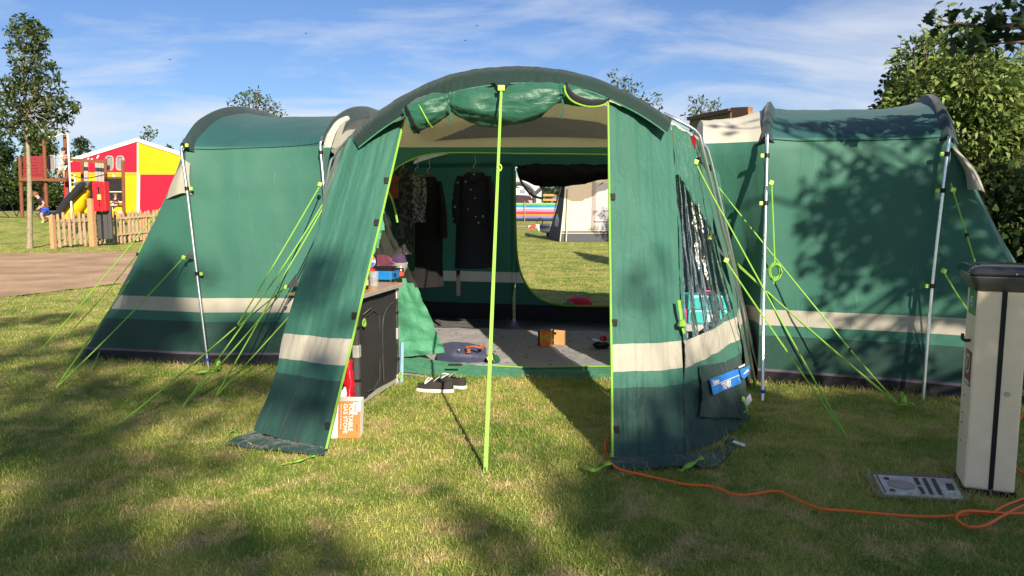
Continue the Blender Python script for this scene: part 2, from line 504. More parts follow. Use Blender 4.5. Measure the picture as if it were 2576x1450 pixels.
class Hoop:
    """tunnel hoop: front leg, sharp shoulder, flat arch over the depth, rear shoulder, rear leg"""
    def __init__(s, foot, sho, D, depth, apex):
        s.foot, s.sho, s.D = Vector(foot), Vector(sho), D
        s.rsho = s.sho + D * depth
        s.rfoot = s.rsho + D * 0.22; s.rfoot.z = 0
        zs = s.sho.z; a = apex - zs
        s.arc = [s.sho + D * depth * t + Vector((0, 0, a * (math.sin(math.pi * (t ** .86 if t < .5 else 1 - (1 - t) ** .86))) ** .8)) for t in [i / 12 for i in range(13)]]
    def curve(s):
        """control points for lofting: 5 leg, 13 arch, 5 leg"""
        a = [s.foot.lerp(s.sho, i / 5) for i in range(5)]
        b = [s.rsho.lerp(s.rfoot, (i + 1) / 5) for i in range(5)]
        return a + s.arc + b

LO = Hoop(P(520, 925, 6.36), P(466, 372, 6.52), DL, 2.35, 2.27)
LI = Hoop(P(845, 930, 6.36), P(818, 358, 6.52), DL, 2.35, 2.27)
RI = Hoop(P(1905, 962, 5.78), P(1929, 350, 5.68), DR, 2.35, 2.20)
RO = Hoop(P(2322, 1003, 5.36), P(2384, 344, 5.38), DR, 2.35, 2.22)
LI.foot = Vector((LI.foot.x, 6.36, 0)); LO.foot.z = RI.foot.z = RO.foot.z = 0

def leg_fix(h):  # ground points where the cloth meets the lawn
    return h.curve()
def sagger(d, p=4): return lambda u, v: -d * (1 - abs(2 * v - 1) ** p) * (1 if .2 < u < .8 else .25)
tl = loft('wing_canopy', [leg_fix(LO), leg_fix(LI)], fab_wing, tent, nu=88, nv=26, disp=lambda u, v: -sagger(.055)(u, v), wr=.012, ws=(7, 3), seed=3.1)
trr = loft('wing_canopy', [leg_fix(RI), leg_fix(RO)], fab_wing, tent, nu=88, nv=26, disp=lambda u, v: -sagger(.05)(u, v), wr=.012, ws=(7, 3), seed=9.4)

m_seam = mat('seam_tape', (.012, .05, .045), rough=.7)
for o_ in (tl, trr):
    for row in (20, 68): MB().tube([o_.data.vertices[row * 27 + j].co + Vector((0, -.004 if row == 20 else .004, .001)) for j in range(27)], .0035, 5).build('seam', m_seam, tent, True)
def end_wall(h, fc, rc, seed, flip):
    c = h.curve()
    base = [h.foot.lerp(fc, i / 5) for i in range(5)] + [fc.lerp(rc, i / 12) for i in range(13)] + [rc.lerp(h.rfoot, (i + 1) / 5) for i in range(5)]
    # the leg part of the hoop fans out to the front corner; the arch comes down to the end line
    return loft('end_wall', [c, [a.lerp(b, .5) for a, b in zip(c, base)], base], fab_wing, tent, nu=66, nv=16, smooth_v=False,
                disp=lambda u, v: flip * .05 * math.sin(math.pi * v) * (1 if .2 < u < .8 else .4), wr=.012, ws=(9, 2), seed=seed)
lfc = G(200, 903); lrc = lfc + DL * 2.3 + Vector((.1, 0, 0))
rfc = P(2760, 1100, 4.9); rfc.z = 0; rrc = Vector((5.55, 7.1, 0))
ewl = end_wall(LO, lfc, lrc, 1.3, -1)
ewr = end_wall(RO, rfc, rrc, 5.3, 1)

# central arches (seen square-on)
def arch(pts, ys): return [P(x, y, d) for (x, y), d in zip(pts, ys)]
c1_px = [(880, 346), (915, 312), (960, 279), (1030, 237), (1125, 195), (1215, 177), (1300, 172), (1400, 179), (1500, 203), (1600, 248), (1655, 283), (1690, 306)]
C1y = [5.38 - .011 * i for i in range(12)]
C1 = arch(c1_px, C1y)
C1R = [C1[-1], P(1738, 336, 5.27), P(1752, 380, 5.28), P(1792, 540, 5.36), P(1836, 712, 5.46)]
C1R.append(Vector((C1R[-1].x + .22, 5.62, 0)))
C1L = [C1[0], P(845, 392, 5.55), P(822, 470, 5.58), Vector((-1.62, 5.75, 0))]
# second arch behind it, carrying the inner front wall
C2L = [Vector((-1.85, 6.42, 0)), Vector((-1.62, 6.36, 1.2)), Vector((-1.5, 6.34, 1.82))]
C2R = [Vector((2.02, 6.16, 0)), P(1842, 640, 6.02), P(1772, 366, 5.94)]
c2a = C2L[-1]; c2b = C2R[-1]
C2arc = [c2a.lerp(c2b, t) + Vector((0, 0, .44 * math.sin(math.pi * t) ** .95)) for t in [i / 12 for i in range(13)]]
C3a, C3b = Vector((-1.35, 9.15, 1.78)), Vector((1.95, 8.45, 1.78))
C3arc = [C3a.lerp(C3b, t) + Vector((0, 0, .30 * math.sin(math.pi * t) ** .8)) for t in [i / 12 for i in range(13)]]
C1arc = cr([C1L[1]] + C1 + [C1R[1]], 12)
loft('porch_roof', [C1arc, C2arc], fab_beige, tent, nu=36, nv=10)
loft('central_roof', [C2arc, [a.lerp(b, .5) + Vector((0, 0, .03)) for a, b in zip(C2arc, C3arc)], C3arc], band_fabric('main_roof_cloth', [(0, (.40, .41, .31))], trans=.3), tent, nu=36, nv=18)

# links between centre and wings: wall below, beige roof above
def link(h, legs, eave_rear, seed, bulge, nv=14):
    c = h.curve()
    foot, mid, sho = legs
    leg = [cr([foot, mid, sho], 5)[i] for i in range(5)]
    flat_ = [sho.lerp(eave_rear, i / 12) for i in range(13)]
    eave = [q + Vector((0, 0, bulge * math.sin(math.pi * (i / 12) ** .6))) for i, q in enumerate(flat_)]
    loft('roof_gusset', [flat_, eave], fab_link, tent, nu=24, nv=3)
    rl = [eave_rear.lerp(Vector((eave_rear.x, eave_rear.y + .15, 0)), (i + 1) / 5) for i in range(5)]
    return loft('link_canopy', [leg + eave + rl, c], fab_link, tent, nu=66, nv=nv, wr=.010, ws=(5, 2), seed=seed, disp=lambda u, v: .03 * math.sin(math.pi * v))
link(LI, C2L, C3a, 2.2, .32)
lkr = link(RI, C2R, C3b, 4.4, .27)

# sleeves over the arches (stand proud of the sagging roof) and the bare alloy legs
def sleeve(h, T, out_=.045, hgt=.06, wid=.075):
    arc = [h.foot.lerp(h.sho, .985)] + h.arc
    c = (h.sho + h.rsho) / 2 - Vector((0, 0, .75))
    nn = [(p - c).normalized() for p in arc]
    rows = [[p - n_ * hgt + T * wid for p, n_ in zip(arc, nn)], [p + n_ * out_ + T * .012 for p, n_ in zip(arc, nn)], [p + n_ * out_ - T * .012 for p, n_ in zip(arc, nn)], [p - n_ * hgt - T * wid for p, n_ in zip(arc, nn)]]
    return loft('pole_sleeve', rows, fab_slv, tent, nu=52, nv=6, smooth_v=False)
TL = (LI.sho - LO.sho).normalized(); TR = (RO.sho - RI.sho).normalized()
for h, T in ((LO, TL), (LI, TL), (RI, TR), (RO, TR)):
    sleeve(h, T)

def pole(pts, r=.0125):
    o = MB().tube(cr(pts, 20), r, 10).build('pole', m_pole, tent, True); return o
def clip(p, d, neon_dir=(1, 0, 0)):
    d = Vector(d).normalized()
    c = MB().tube([p - d * .016, p + d * .016], .018, 10).build('pole_clip', m_black, tent, True)
    MB().box(p + Vector(neon_dir) * .035 + Vector((0, .004, 0)), (.026, .02, .028), bev=.004).build('clip_tab', m_neonclip, c)
def outleg(pxs, ys, clips, nd):
    pts = [P(x, y, Y) for (x, y), Y in zip(pxs, ys)]
    if pts[-1].z < .08: pts[-1].z = .0
    pole(pts)
    for t in clips:
        q = cr(pts, 40)[int(t * 40)]; q2 = cr(pts, 40)[min(40, int(t * 40) + 1)]
        clip(q, q2 - q, nd)
outleg([(464, 352), (459, 366), (457, 385), (470, 475), (492, 660), (525, 932)], [6.62, 6.46, 6.44, 6.42, 6.38, 6.3], (.2, .62, .84), (1, 0, 0))
outleg([(814, 342), (808, 354), (806, 372), (812, 440), (822, 560), (846, 940)], [6.62, 6.46, 6.44, 6.42, 6.38, 6.3], (.47,), (1, 0, 0))
outleg([(1930, 336), (1930, 350), (1929, 420), (1924, 620), (1920, 820), (1918, 1013)], [5.62, 5.60, 5.58, 5.5, 5.4, 5.22], (.35, .52), (-1, 0, 0))
outleg([(2392, 330), (2388, 346), (2385, 370), (2372, 480), (2345, 720), (2322, 1012)], [5.42, 5.33, 5.31, 5.3, 5.28, 5.22], (.45, .62, .82), (-1, 0, 0))
for px_, yb in (((1918, 985), 5.24), ((522, 905), 6.3)):
    q = P(*px_, yb); MB().tube([q - Vector((0, 0, .012)), q + Vector((0, 0, .012))], .0145, 10).build('pole_band', m_blue, tent, True)
pole([q + Vector((.035, -.045, 0)) for q in [C1[-2] + Vector((0, .03, -.01)), C1[-1]] + C1R[1:]])
pole([P(1700, 318, 5.64), P(1735, 336, 5.66), P(1768, 362, 5.68), P(1790, 410, 5.70), P(1842, 640, 5.76), P(1880, 815, 5.82), P(1908, 935, 5.9)])
pole([C1L[0], C1L[1], C1L[2], C1L[3]])
for p_, q_ in ((P(1758, 402, 5.26), P(1770, 450, 5.28)), (P(1798, 598, 5.38), P(1810, 650, 5.4)), (P(1789, 420, 5.9), P(1800, 470, 5.92)), (P(1832, 588, 5.95), P(1850, 680, 5.98)), (P(1872, 780, 5.98), P(1880, 815, 6.0))):
    clip(p_, q_ - p_, (-1, 0, 0))
MB().prism([P(1745, 338, 5.24), P(1752, 350, 5.24), P(1750, 375, 5.26), P(1738, 352, 5.26)], (0, .01, 0)).build('red_flag', mat('red_tape', (.42, .01, .02)), tent)

# valance along the front arch
c1_in = [(902, 372), (945, 338), (988, 308), (1052, 272), (1138, 234), (1222, 217), (1300, 210), (1400, 213), (1493, 234), (1585, 276), (1636, 306), (1678, 336)]
V1 = [p + Vector((0, -.01, .012)) for p in C1]
V2 = [P(x, y, d - .21) for (x, y), d in zip(c1_in, C1y)]
loft('valance', [V1, [a.lerp(b, .45) + Vector((0, -.03, .01)) for a, b in zip(V1, V2)], V2], fab_val, tent, nu=240, nv=8, disp=lambda u, v: .0035 * math.sin(u * 330 + v * 3.5) * math.sin(math.pi * v) * (.5 + .5 * math.sin(u * 23)), wr=.004, ws=(26, 1.2), seed=2)
MB().tube(cr(V2, 60), .004, 5).build('valance_piping', mat('green_piping', (.05, .21, .13)), tent, True)

# header strip behind the rolled-up door
hd_top = [P(x, y, d - .02) for (x, y), d in zip([(1030, 250), (1128, 208), (1215, 192), (1300, 188), (1400, 196), (1528, 228)], [5.45, 5.42, 5.4, 5.38, 5.35, 5.3])]
hd_bot = [P(x, y, d) for (x, y), d in zip([(1016, 302), (1120, 262), (1215, 255), (1300, 258), (1400, 250), (1529, 262)], [5.2, 5.2, 5.2, 5.18, 5.15, 5.1])]
loft('header_panel', [hd_top, hd_bot], fab_green, tent, nu=40, nv=6, wr=.01, ws=(8, 2), seed=1)

# porch front panels, leaning out to the pegs
def panel(inner, outer, seed, nv=40):
    fold = lambda u, v: .012 * math.sin(9 * v + 2 * u) * u + .004 * math.sin(26 * v + 3 * u) * (.3 + .7 * u) + .0018 * math.sin(61 * v + 5 * u) * u
    return loft('porch_panel', [outer, [a.lerp(b, .5) + Vector((0, -.02, 0)) for a, b in zip(inner, outer)], inner], fab_porch, tent, nu=60, nv=nv, disp=fold, wr=.006, ws=(4, 9), seed=seed)
def lean(pts, y0, y1):
    y0 = G(pts[-1][0], pts[-1][1], .035).y; out_ = []
    for x, y in pts:
        t = (y - pts[0][1]) / (pts[-1][1] - pts[0][1]); Y = y1 + (y0 - y1) * t
        out_.append(P(x, y, Y))
    return out_
Li = lean([(1017, 300), (985, 440), (950, 590), (915, 735), (882, 880), (850, 1010), (822, 1128)], 4.24, 5.27)
Lo = lean([(878, 350), (838, 460), (795, 600), (752, 720), (716, 845), (690, 960), (640, 1085)], 4.47, 5.27)
Ri = lean([(1529, 255), (1531, 400), (1533, 560), (1535, 720), (1537, 870), (1539, 1010), (1540, 1150)], 4.06, 5.12)
Ro = lean([(1688, 312), (1699, 450), (1706, 590), (1711, 735), (1718, 880), (1723, 1010), (1726, 1140)], 4.08, 5.24)
panel(Li, Lo, 1.0)
panel(Ri, Ro, 6.0, 50)
def skirt(top, bot, seed):
    loft('ground_flap', [top, [a.lerp(b, .5) + Vector((0, 0, .012)) for a, b in zip(top, bot)], bot], band_fabric('flap_cloth', [(0, (.010, .042, .036))], trans=0, wrk=.5, wscale=(12, 12, 12), rough=.55) if 'flap' not in MATS else MATS['flap'], tent, nu=44, nv=12, wr=.010, ws=(9, 4), seed=seed)
def gz(x, y, z): return G(x, y, z)
skirt([Lo[-1], Lo[-1].lerp(Li[-1], .33) + Vector((0, 0, -.012)), Lo[-1].lerp(Li[-1], .66), Li[-1]],
      [gz(560, 1120, .015), gz(660, 1130, .02), gz(740, 1139, .02), gz(816, 1147, .015)], 3)
skirt([Ri[-1], Ri[-1].lerp(Ro[-1], .5), Ro[-1], P(1790, 1118, 4.34), P(1838, 1085, 4.62)],
      [gz(1530, 1180, .012), gz(1625, 1178, .02), gz(1725, 1172, .02), gz(1800, 1172, .02), gz(1850, 1122, .012)], 8)
# neon piping on the panel edges, with dark toggles
for e, tg in ((Li, (.19, .31, .57, .93)), (Ri, (.27, .60, .93))):
    MB().tube(cr([p + Vector((0, -.012, 0)) for p in e], 50), .0075, 6).build('neon_piping', m_neon, tent, True)
    for t in tg:
        q = cr(e, 60)[int(t * 60)]; sgn = -1 if e is Li else 1
        MB().box(q + Vector((sgn * .022, -.014, 0)), (.032, .008, .042), bev=.003).build('toggle', m_black, tent)

# right side wall with its clear window, left side wall (mostly hidden)
sw_back = [P(1741, 345, 5.28), P(1765, 440, 5.31), P(1793, 560, 5.37), P(1822, 680, 5.43), P(1851, 790, 5.5), P(1872, 920, 5.6), P(1884, 1045, 5.15)]
sw_back[-1] = Vector((P(1884, 1065, 4.78).x, 4.78, 0.0)); sw_back[-2] = P(1868, 920, 5.12); sw_back[-3] = P(1852, 785, 5.38)
sw_frnt = Ro
rows = []
for k in range(7):
    rows.append([sw_frnt[k], sw_frnt[k].lerp(sw_back[k], .5) + Vector((.02, -.02, -.02 if k > 3 else 0)), sw_back[k]])
cols = [[rows[k][j] for k in range(7)] for j in range(3)]
def win_hole(u, v):     # u down, v back: triangular window
    return not (.15 < u < .645 and .045 < v < min(.93, .12 + (u - .15) * 3.6))
sw = loft('side_wall', cols, fab_porch, tent, nu=144, nv=90, wr=.02, ws=(6, 3), seed=4.2, keep=win_hole)
m_pvc, n, l, out = nodes_mat('clear_vinyl')
gl = n.new('ShaderNodeBsdfGlossy'); gl.inputs['Roughness'].default_value = .14; gl.inputs[0].default_value = (.95, .95, .95, 1)
tp = n.new('ShaderNodeBsdfTransparent'); tp.inputs[0].default_value = (.86, .87, .86, 1)
fr = n.new('ShaderNodeFresnel'); fr.inputs[0].default_value = 1.25
geo = n.new('ShaderNodeNewGeometry'); bz = n.new('ShaderNodeTexNoise'); bz.inputs['Scale'].default_value = 5; bz.inputs['Detail'].default_value = 4; bz.inputs['Distortion'].default_value = .5
mpn = n.new('ShaderNodeMapping'); mpn.inputs['Scale'].default_value = (5, 5, .7); l.new(geo.outputs['Position'], mpn.inputs[0]); l.new(mpn.outputs[0], bz.inputs[0])
bpn = n.new('ShaderNodeBump'); bpn.inputs['Strength'].default_value = .18; bpn.inputs['Distance'].default_value = .05; l.new(bz.outputs[0], bpn.inputs['Height'])
l.new(bpn.outputs[0], gl.inputs['Normal']); l.new(bpn.outputs[0], fr.inputs['Normal'])
mx = n.new('ShaderNodeMixShader'); l.new(fr.outputs[0], mx.inputs[0]); l.new(tp.outputs[0], mx.inputs[1]); l.new(gl.outputs[0], mx.inputs[2]); l.new(mx.outputs[0], out.inputs[0])
loft('clear_window', cols, m_pvc, tent, nu=144, nv=90, wr=.010, ws=(4, 12), seed=7.2, keep=lambda u, v: not win_hole(u, v), disp=lambda u, v: (.014 * math.sin(38 * v + 3 * u) + .008 * math.sin(83 * v - 5 * u)) * math.sin(math.pi * min(1, max(0, v))) ** .5)
loft('porch_wall', [[C1R[1], C1R[2], C1R[3], C1R[4], C1R[5]], [C2R[2], C2R[2].lerp(C2R[1], .2), C2R[2].lerp(C2R[1], .7), C2R[1].lerp(C2R[0], .25), C2R[0]]], fab_link, tent, nu=24, nv=8, wr=.015, ws=(4, 2))
sl_back = [C1L[0], C1L[1], C1L[2], Vector((-1.36, 5.62, 1.1)), Vector((-1.45, 5.66, .7)), Vector((-1.52, 5.7, .35)), Vector((-1.56, 5.72, 0))]
loft('side_wall', [Lo, sl_back], fab_porch, tent, nu=40, nv=12, wr=.02, ws=(6, 3), seed=2.6)

MB().prism([P(1692, 330, 5.26), P(1738, 354, 5.26), P(1756, 404, 5.28), P(1742, 398, 5.28), P(1712, 362, 5.27)], (.01, .012, 0)).build('roof_strip', band_fabric('strip_cloth', [(0, BEI)], trans=.1), tent)
# side pocket and printed badges on the right side wall
def swp(u, v, out_=.02):
    col = [cr(c, 72)[int(u * 72)] for c in cols]; p = cr(col, 40)[int(v * 40)]
    return p + Vector((.55, -.83, .05)).normalized() * out_
def badge(name, quad, m_, parent=tent, thick=.004):
    q = [Vector(x) for x in quad]; nn = (q[1] - q[0]).cross(q[3] - q[0]).normalized()
    if nn.y > 0: nn = -nn
    return MB().prism(q, nn * thick).build(name, m_, parent)
pkq = [(1752, 1050), (1868, 1056), (1866, 908), (1752, 918)]
pocket_cloth = band_fabric('pocket_cloth', [(0, (.006, .026, .025))], trans=0, wrk=.5)
loft('pocket', [[hit(sw, 1752 + 116 * u, 1052 + 4 * u, .022) for u in (0, .25, .5, .75, 1)], [hit(sw, 1752 + 115 * u, 985 - 6 * u, .035) for u in (0, .25, .5, .75, 1)], [hit(sw, 1752 + 114 * u, 922 - 16 * u, .014) for u in (0, .25, .5, .75, 1)]], pocket_cloth, tent, nu=16, nv=12, wr=.008, ws=(4, 4))
m_badge = mat('badge_blue', (.02, .15, .48), rough=.5); m_white = mat('white_print', (.55, .55, .53), rough=.6, var=.04)
BQ = [hit(sw, x, y, .062) for x, y in ((1770, 996), (1843, 972), (1841, 937), (1764, 966))]
bx = BQ[1] - BQ[0]; by = BQ[3] - BQ[0]
nrm = bx.cross(by).normalized(); nrm = -nrm if nrm.y > 0 else nrm
BQ = [BQ[0], BQ[0] + bx, BQ[0] + bx * .99 + by, BQ[0] + by]
bdg = MB().prism(BQ, nrm * .003).build('badge', m_badge, tent)
Lb, Hb = bx.length, by.length
def bpos(u, v, o=.006): return BQ[0] + bx * u + by * v + nrm * o
text_mesh('lettering', 'TENBY', Hb * .56, m_white, bdg, bpos(.30, .10), bx, by, off=.0015)
text_mesh('lettering', 'Kampa', Hb * .38, m_white, bdg, bpos(.05, .62), bx, by, off=.001)
text_mesh('lettering', '8', Hb * .5, mat('pale_blue_print', (.1, .3, .6)), bdg, bpos(.90, .14), bx, by)
MB().bar(bpos(.04, .56, .004), bpos(.98, .56, .004), .004).build('badge_line', m_white, bdg)
text_mesh('lettering', 'weathershield', .021, m_white, tent, hit(sw, 1834, 936, .07), bx, Vector((0, 0, 1)), off=.0008)
pk = [hit(sw, x, y, .06) for x, y in ((1845, 960), (1852, 963), (1865, 944), (1864, 926), (1844, 942))]
sb_ = MB().prism(pk, nrm * .003).build('badge', m_badge, tent)
MB().prism([hit(sw, x, y, .066) for x, y in ((1847, 953), (1851, 944), (1854, 949), (1858, 937), (1862, 944))], nrm * .002).build('mountain_mark', m_white, sb_)
off = Vector((.03, -.06, 0))
lq = hit(sw, 1864, 1012, .05)
lb = MB().box(lq, (.065, .006, .05), Matrix.Rotation(R(40), 3, 'Z') @ Matrix.Rotation(R(-28), 3, 'Y')).build('care_label', mat('label_cloth', (.45, .46, .58)), tent)
for dx in (0, .014):
    MB().tube(cr([hit(sw, 1854, 1018, .06), hit(sw, 1856 + dx * 400, 1035, .06), hit(sw, 1858 + dx * 400, 1050, .05)], 8), .004, 5).build('toggle_cord', m_neon, tent, True)
MB().box(hit(sw, 1854, 1016, .06), (.02, .014, .03), bev=.004).build('toggle', m_neonclip, tent)

# inner front wall: gable with netting vent, door arch with neon zip, open door flap
def W(x, y): return P(x, y, 6.18 - (x - 1000) * .00032)
gab_top = [p + Vector((0, .0, -.02)) for p in C2arc]
gab_bot = [W(x, 372) for x in np.linspace(905, 1790, 13)]
gw = loft('gable_wall', [gab_top, gab_bot], fab_beige, tent, nu=200, nv=90, keep=lambda u, v: not (.22 < u < .86 and .42 < v < .80 and (u > .22 + (.80 - v) * .5) and (u < .86 - (.8 - v) * .4)))
loft('vent_netting', [[p + Vector((0, .015, 0)) for p in gab_top], [p + Vector((0, .015, 0)) for p in gab_bot]], m_net, tent, nu=60, nv=30, keep=lambda u, v: (.20 < u < .88 and .40 < v < .82))
arch_px = [(930, 640), (955, 530), (985, 440), (1030, 405), (1090, 388), (1180, 385), (1300, 387), (1420, 388), (1560, 390)]
dtop = [W(x, y) for x, y in arch_px]
loft('door_header', [[W(x, 371) for x in (900, 920, 950, 1000, 1060, 1180, 1300, 1420, 1560)], dtop], fab_in, tent, nu=48, nv=8)
loft('inner_wall', [[W(880, 372), W(870, 640), W(840, 940)], [W(932, 640), W(930, 800), W(925, 940)]], fab_in, tent, nu=20, nv=6)
loft('inner_wall', [[W(1560, 371), W(1560, 640), W(1560, 960)], [W(1800, 371), W(1840, 640), W(1880, 960)]], fab_in, tent, nu=20, nv=10)
MB().tube([p + Vector((0, -.012, 0)) for p in cr(dtop, 60)], .006, 6).build('zip_piping', m_neon, tent, True)
# door flap, pulled aside and hanging in folds
fr_ = [W(968, 470), W(980, 540), W(1008, 620), W(1042, 700), W(1078, 780), W(1102, 840), W(1120, 885)]
fl_ = [W(935, 470), W(930, 540), W(925, 620), W(920, 700), W(915, 780), W(910, 850), W(905, 905)]
fr_ = [p + Vector((0, -.05, 0)) for p in fr_]; fl_ = [p + Vector((0, -.02, 0)) for p in fl_]
mesh_part = lambda u, v: (.10 < u <= .40 and v > .92 - (u - .10) * 2.5) or (.40 < u < .54 and v > .17 + (u - .40) * 6)
loft('door_flap', [fl_, fr_], band_fabric('flap_green', [(0, (.055, .235, .135))], trans=.1, wrk=.5, wscale=(7, 7, 9)), tent, nu=44, nv=22, keep=lambda u, v: not mesh_part(u, v), wr=.05, ws=(7, 3), seed=1.7)
loft('flap_netting', [fl_, fr_], m_netthin, tent, nu=44, nv=22, keep=mesh_part, wr=.05, ws=(7, 3), seed=1.7)
MB().tube(cr([W(975, 480), W(985, 500), W(994, 530), W(1000, 560)], 10), .009, 5).build('zip_pull', m_neon, tent, True)
# sill: three soft pleats along the front of the groundsheet
sl_t = [W(925, 888), W(1020, 893), W(1120, 910), W(1220, 920), W(1320, 925), W(1430, 924), W(1560, 922)]
sl_b = [P(925, 930, 6.05), P(1020, 938, 6.0), P(1120, 950, 5.95), P(1220, 958, 5.9), P(1320, 965, 5.86), P(1430, 970, 5.84), P(1560, 975, 5.8)]
loft('door_sill', [sl_t, [a.lerp(b, .5) + Vector((0, -.03, 0)) for a, b in zip(sl_t, sl_b)], sl_b], fab_green, tent, nu=50, nv=20, disp=lambda u, v: .008 * math.sin(v * 17), wr=.006, ws=(12, 3))
MB().tube([p + Vector((0, -.01, -.01)) for p in cr(sl_b, 40)], .012, 6).build('sill_edge', mat('grey_edge', (.16, .15, .17)), tent, True)
MB().tube([p + Vector((0, -.008, .004)) for p in cr(sl_t[3:], 30)], .005, 6).build('zip_piping', m_neon, tent, True)
sb2 = [p + Vector((0, .02, -.015)) for p in sl_b]
loft('mud_strip', [sb2, [Vector((p.x, p.y + .03, -.01)) for p in sb2]], fab_floor, tent, nu=30, nv=3)
MB().box(P(1145, 918, 5.9), (.11, .006, .018)).build('strap', m_black, tent)
# groundsheet, rear wall with its door, roof lining
fl = [Vector((-1.75, 6.3, .012)), Vector((1.9, 6.0, .012)), Vector((2.0, 8.5, .012)), Vector((-1.45, 9.2, .012))]
mesh_obj('groundsheet', fl + [v - Vector((0, 0, .01)) for v in fl], [[0, 1, 2, 3], [7, 6, 5, 4]], fab_floor, tent)
def RW(x, y):  # rear wall: from the left-rear corner nearer towards the right
    a, b = Vector((-1.4, 9.15, 0)), Vector((1.95, 8.35, 0)); d = b - a
    r = ray(x, y); # intersect with the vertical plane through a,b
    nn = Vector((-d.y, d.x, 0)); t = nn.dot(a - Vector((0, 0, H))) / nn.dot(r)
    return Vector((0, 0, H)) + r * t
rz = lambda x, z: Vector((RW(x, 600).x, RW(x, 600).y, z))
def col_wall(xs, ztop): return [[rz(x, 0) for x in xs], [rz(x, .6) for x in xs], [rz(x, 1.2) for x in xs], [rz(x, ztop) for x in xs]]
loft('rear_wall', col_wall((985, 1060, 1140, 1220, 1290), 1.85), fab_in, tent, nu=24, nv=24, wr=.02, ws=(3, 3), seed=3.3)
door_l = [RW(1290, 418), RW(1296, 430), RW(1297, 560), RW(1302, 650), RW(1318, 705), RW(1352, 748), RW(1402, 766), RW(1470, 770), RW(1600, 770), RW(1760, 770)]
def low_edge(p): return Vector((p.x, p.y, 0))
loft('rear_wall', [[low_edge(p) for p in door_l[2:]], door_l[2:]], fab_in, tent, nu=40, nv=8)
loft('rear_wall', [[rz(1286, .2), rz(1286, 1.0), rz(1286, 1.83)], [rz(1304, .62), RW(1298, 560), RW(1296, 415)]], fab_in, tent, nu=12, nv=4)
loft('rear_wall', [[rz(1700, 0), rz(1700, 1.85)], [rz(1800, 0), rz(1800, 1.85)]], fab_in, tent, nu=4, nv=4)
MB().tube([p + Vector((0, -.015, 0)) for p in cr(door_l[1:], 60)], .012, 6).build('zip_piping', mat('dim_neon', (.22, .50, .04), trans=.2), tent, True)
loft('rear_gable', [C3arc, [rz(x, 1.80) for x in np.linspace(990, 1790, 13)]], fab_in, tent, nu=24, nv=6)
# rolled netting door at the rear, sagging
rr_t = [RW(x, 414) + Vector((0, -.05, 0)) for x in (1300, 1380, 1460, 1540, 1640)]
rr_b = [RW(x, y) + Vector((0, -.09, 0)) for x, y in ((1306, 452), (1362, 470), (1440, 468), (1520, 452), (1640, 440))]
loft('rolled_netting', [rr_t, [a.lerp(b, .5) + Vector((0, -.07, 0)) for a, b in zip(rr_t, rr_b)], rr_b], mat('dense_net', (.006, .007, .009), rough=.9), tent, nu=40, nv=10, wr=.03, ws=(9, 3))
rr_c = [RW(x, y) + Vector((0, -.12, 0)) for x, y in ((1312, 432), (1368, 478), (1430, 505), (1475, 500), (1530, 470))]
rr_d = [RW(x, y) + Vector((0, -.05, 0)) for x, y in ((1312, 425), (1368, 452), (1430, 460), (1475, 455), (1530, 440))]
loft('hanging_netting', [rr_d, rr_c], screen_mat('net_loop', (.01, .01, .011), .62), tent, nu=36, nv=10, wr=.07, ws=(8, 3), seed=2)
MB().tube(cr([RW(1300, 425) + Vector((0, -.05, 0)), RW(1312, 460) + Vector((0, -.1, 0)), RW(1335, 490) + Vector((0, -.1, 0)), RW(1362, 500) + Vector((0, -.1, 0))], 14), .014, 5).build('door_tape', mat('dark_green_tape', (.03, .10, .03)), tent, True)

# rolled-up front door under the arch
rp_ = [(1026, 304, 31), (1052, 292, 35), (1090, 272, 35), (1118, 258, 27), (1130, 252, 20), (1142, 256, 28), (1175, 264, 40), (1225, 267, 44), (1285, 264, 46), (1340, 255, 42), (1375, 243, 34), (1402, 237, 22), (1412, 234, 19), (1425, 236, 25), (1452, 244, 24), (1490, 252, 14), (1526, 254, 7)]
rc = [P(x, y, 5.13 - (x - 1028) * .0002) for x, y, _ in rp_]; rrd = [r * 5.0 / F for _, _, r in rp_]
N = 120; ctr = cr(rc, N); rads = [p.x for p in cr([(r, 0, 0) for r in rrd], N)]
rv, rf_, K = [], [], 30
for i, p in enumerate(ctr):
    d = (ctr[min(i + 1, N)] - ctr[max(i - 1, 0)]).normalized(); x_ = Vector((0, 1, 0)); z_ = x_.cross(d).normalized(); x_ = d.cross(z_)
    for k in range(K):
        a = 2 * math.pi * k / K
        tie = max(math.exp(-((i - 31) / 9) ** 2), math.exp(-((i - 90) / 9) ** 2), .35 * math.exp(-((i - 2) / 6) ** 2))
        crs = mnoise.noise(Vector((math.cos(a) * 5.5, math.sin(a) * 5.5, i * .012 + (3.7 if i > 60 else 0))))
        w_ = 1 + (.07 + .22 * tie) * (abs(crs) * 2 - .6) + .22 * mnoise.fractal(Vector((i * .055, math.cos(a) * 1.3 + i * .02, math.sin(a) * 1.3)), .6, 2, 4) + .07 * math.sin(5 * a + i * .13)
        rv.append(p + (x_ * math.cos(a) * .8 + z_ * math.sin(a)) * rads[i] * w_)
for i in range(N):
    for k in range(K):
        a, b = i * K + k, i * K + (k + 1) % K; rf_.append([a, b, b + K, a + K])
roll = mesh_obj('rolled_door', rv, rf_, fab_roll, tent, True)
rim = [rv[k] for k in range(K)]; cen = sum(rim, Vector()) / K
rim_in = [cen + (p - cen) * .97 + Vector((.05, 0, -.01)) for p in rim]
MB().add(rim_in, [list(range(K))]).build('roll_core', m_black, roll)
MB().tube([p + Vector((.03, -.004, 0)) for p in (rv[9 * K:10 * K] + [rv[9 * K]])], .006, 5).build('roll_piping', m_neon, roll, True)
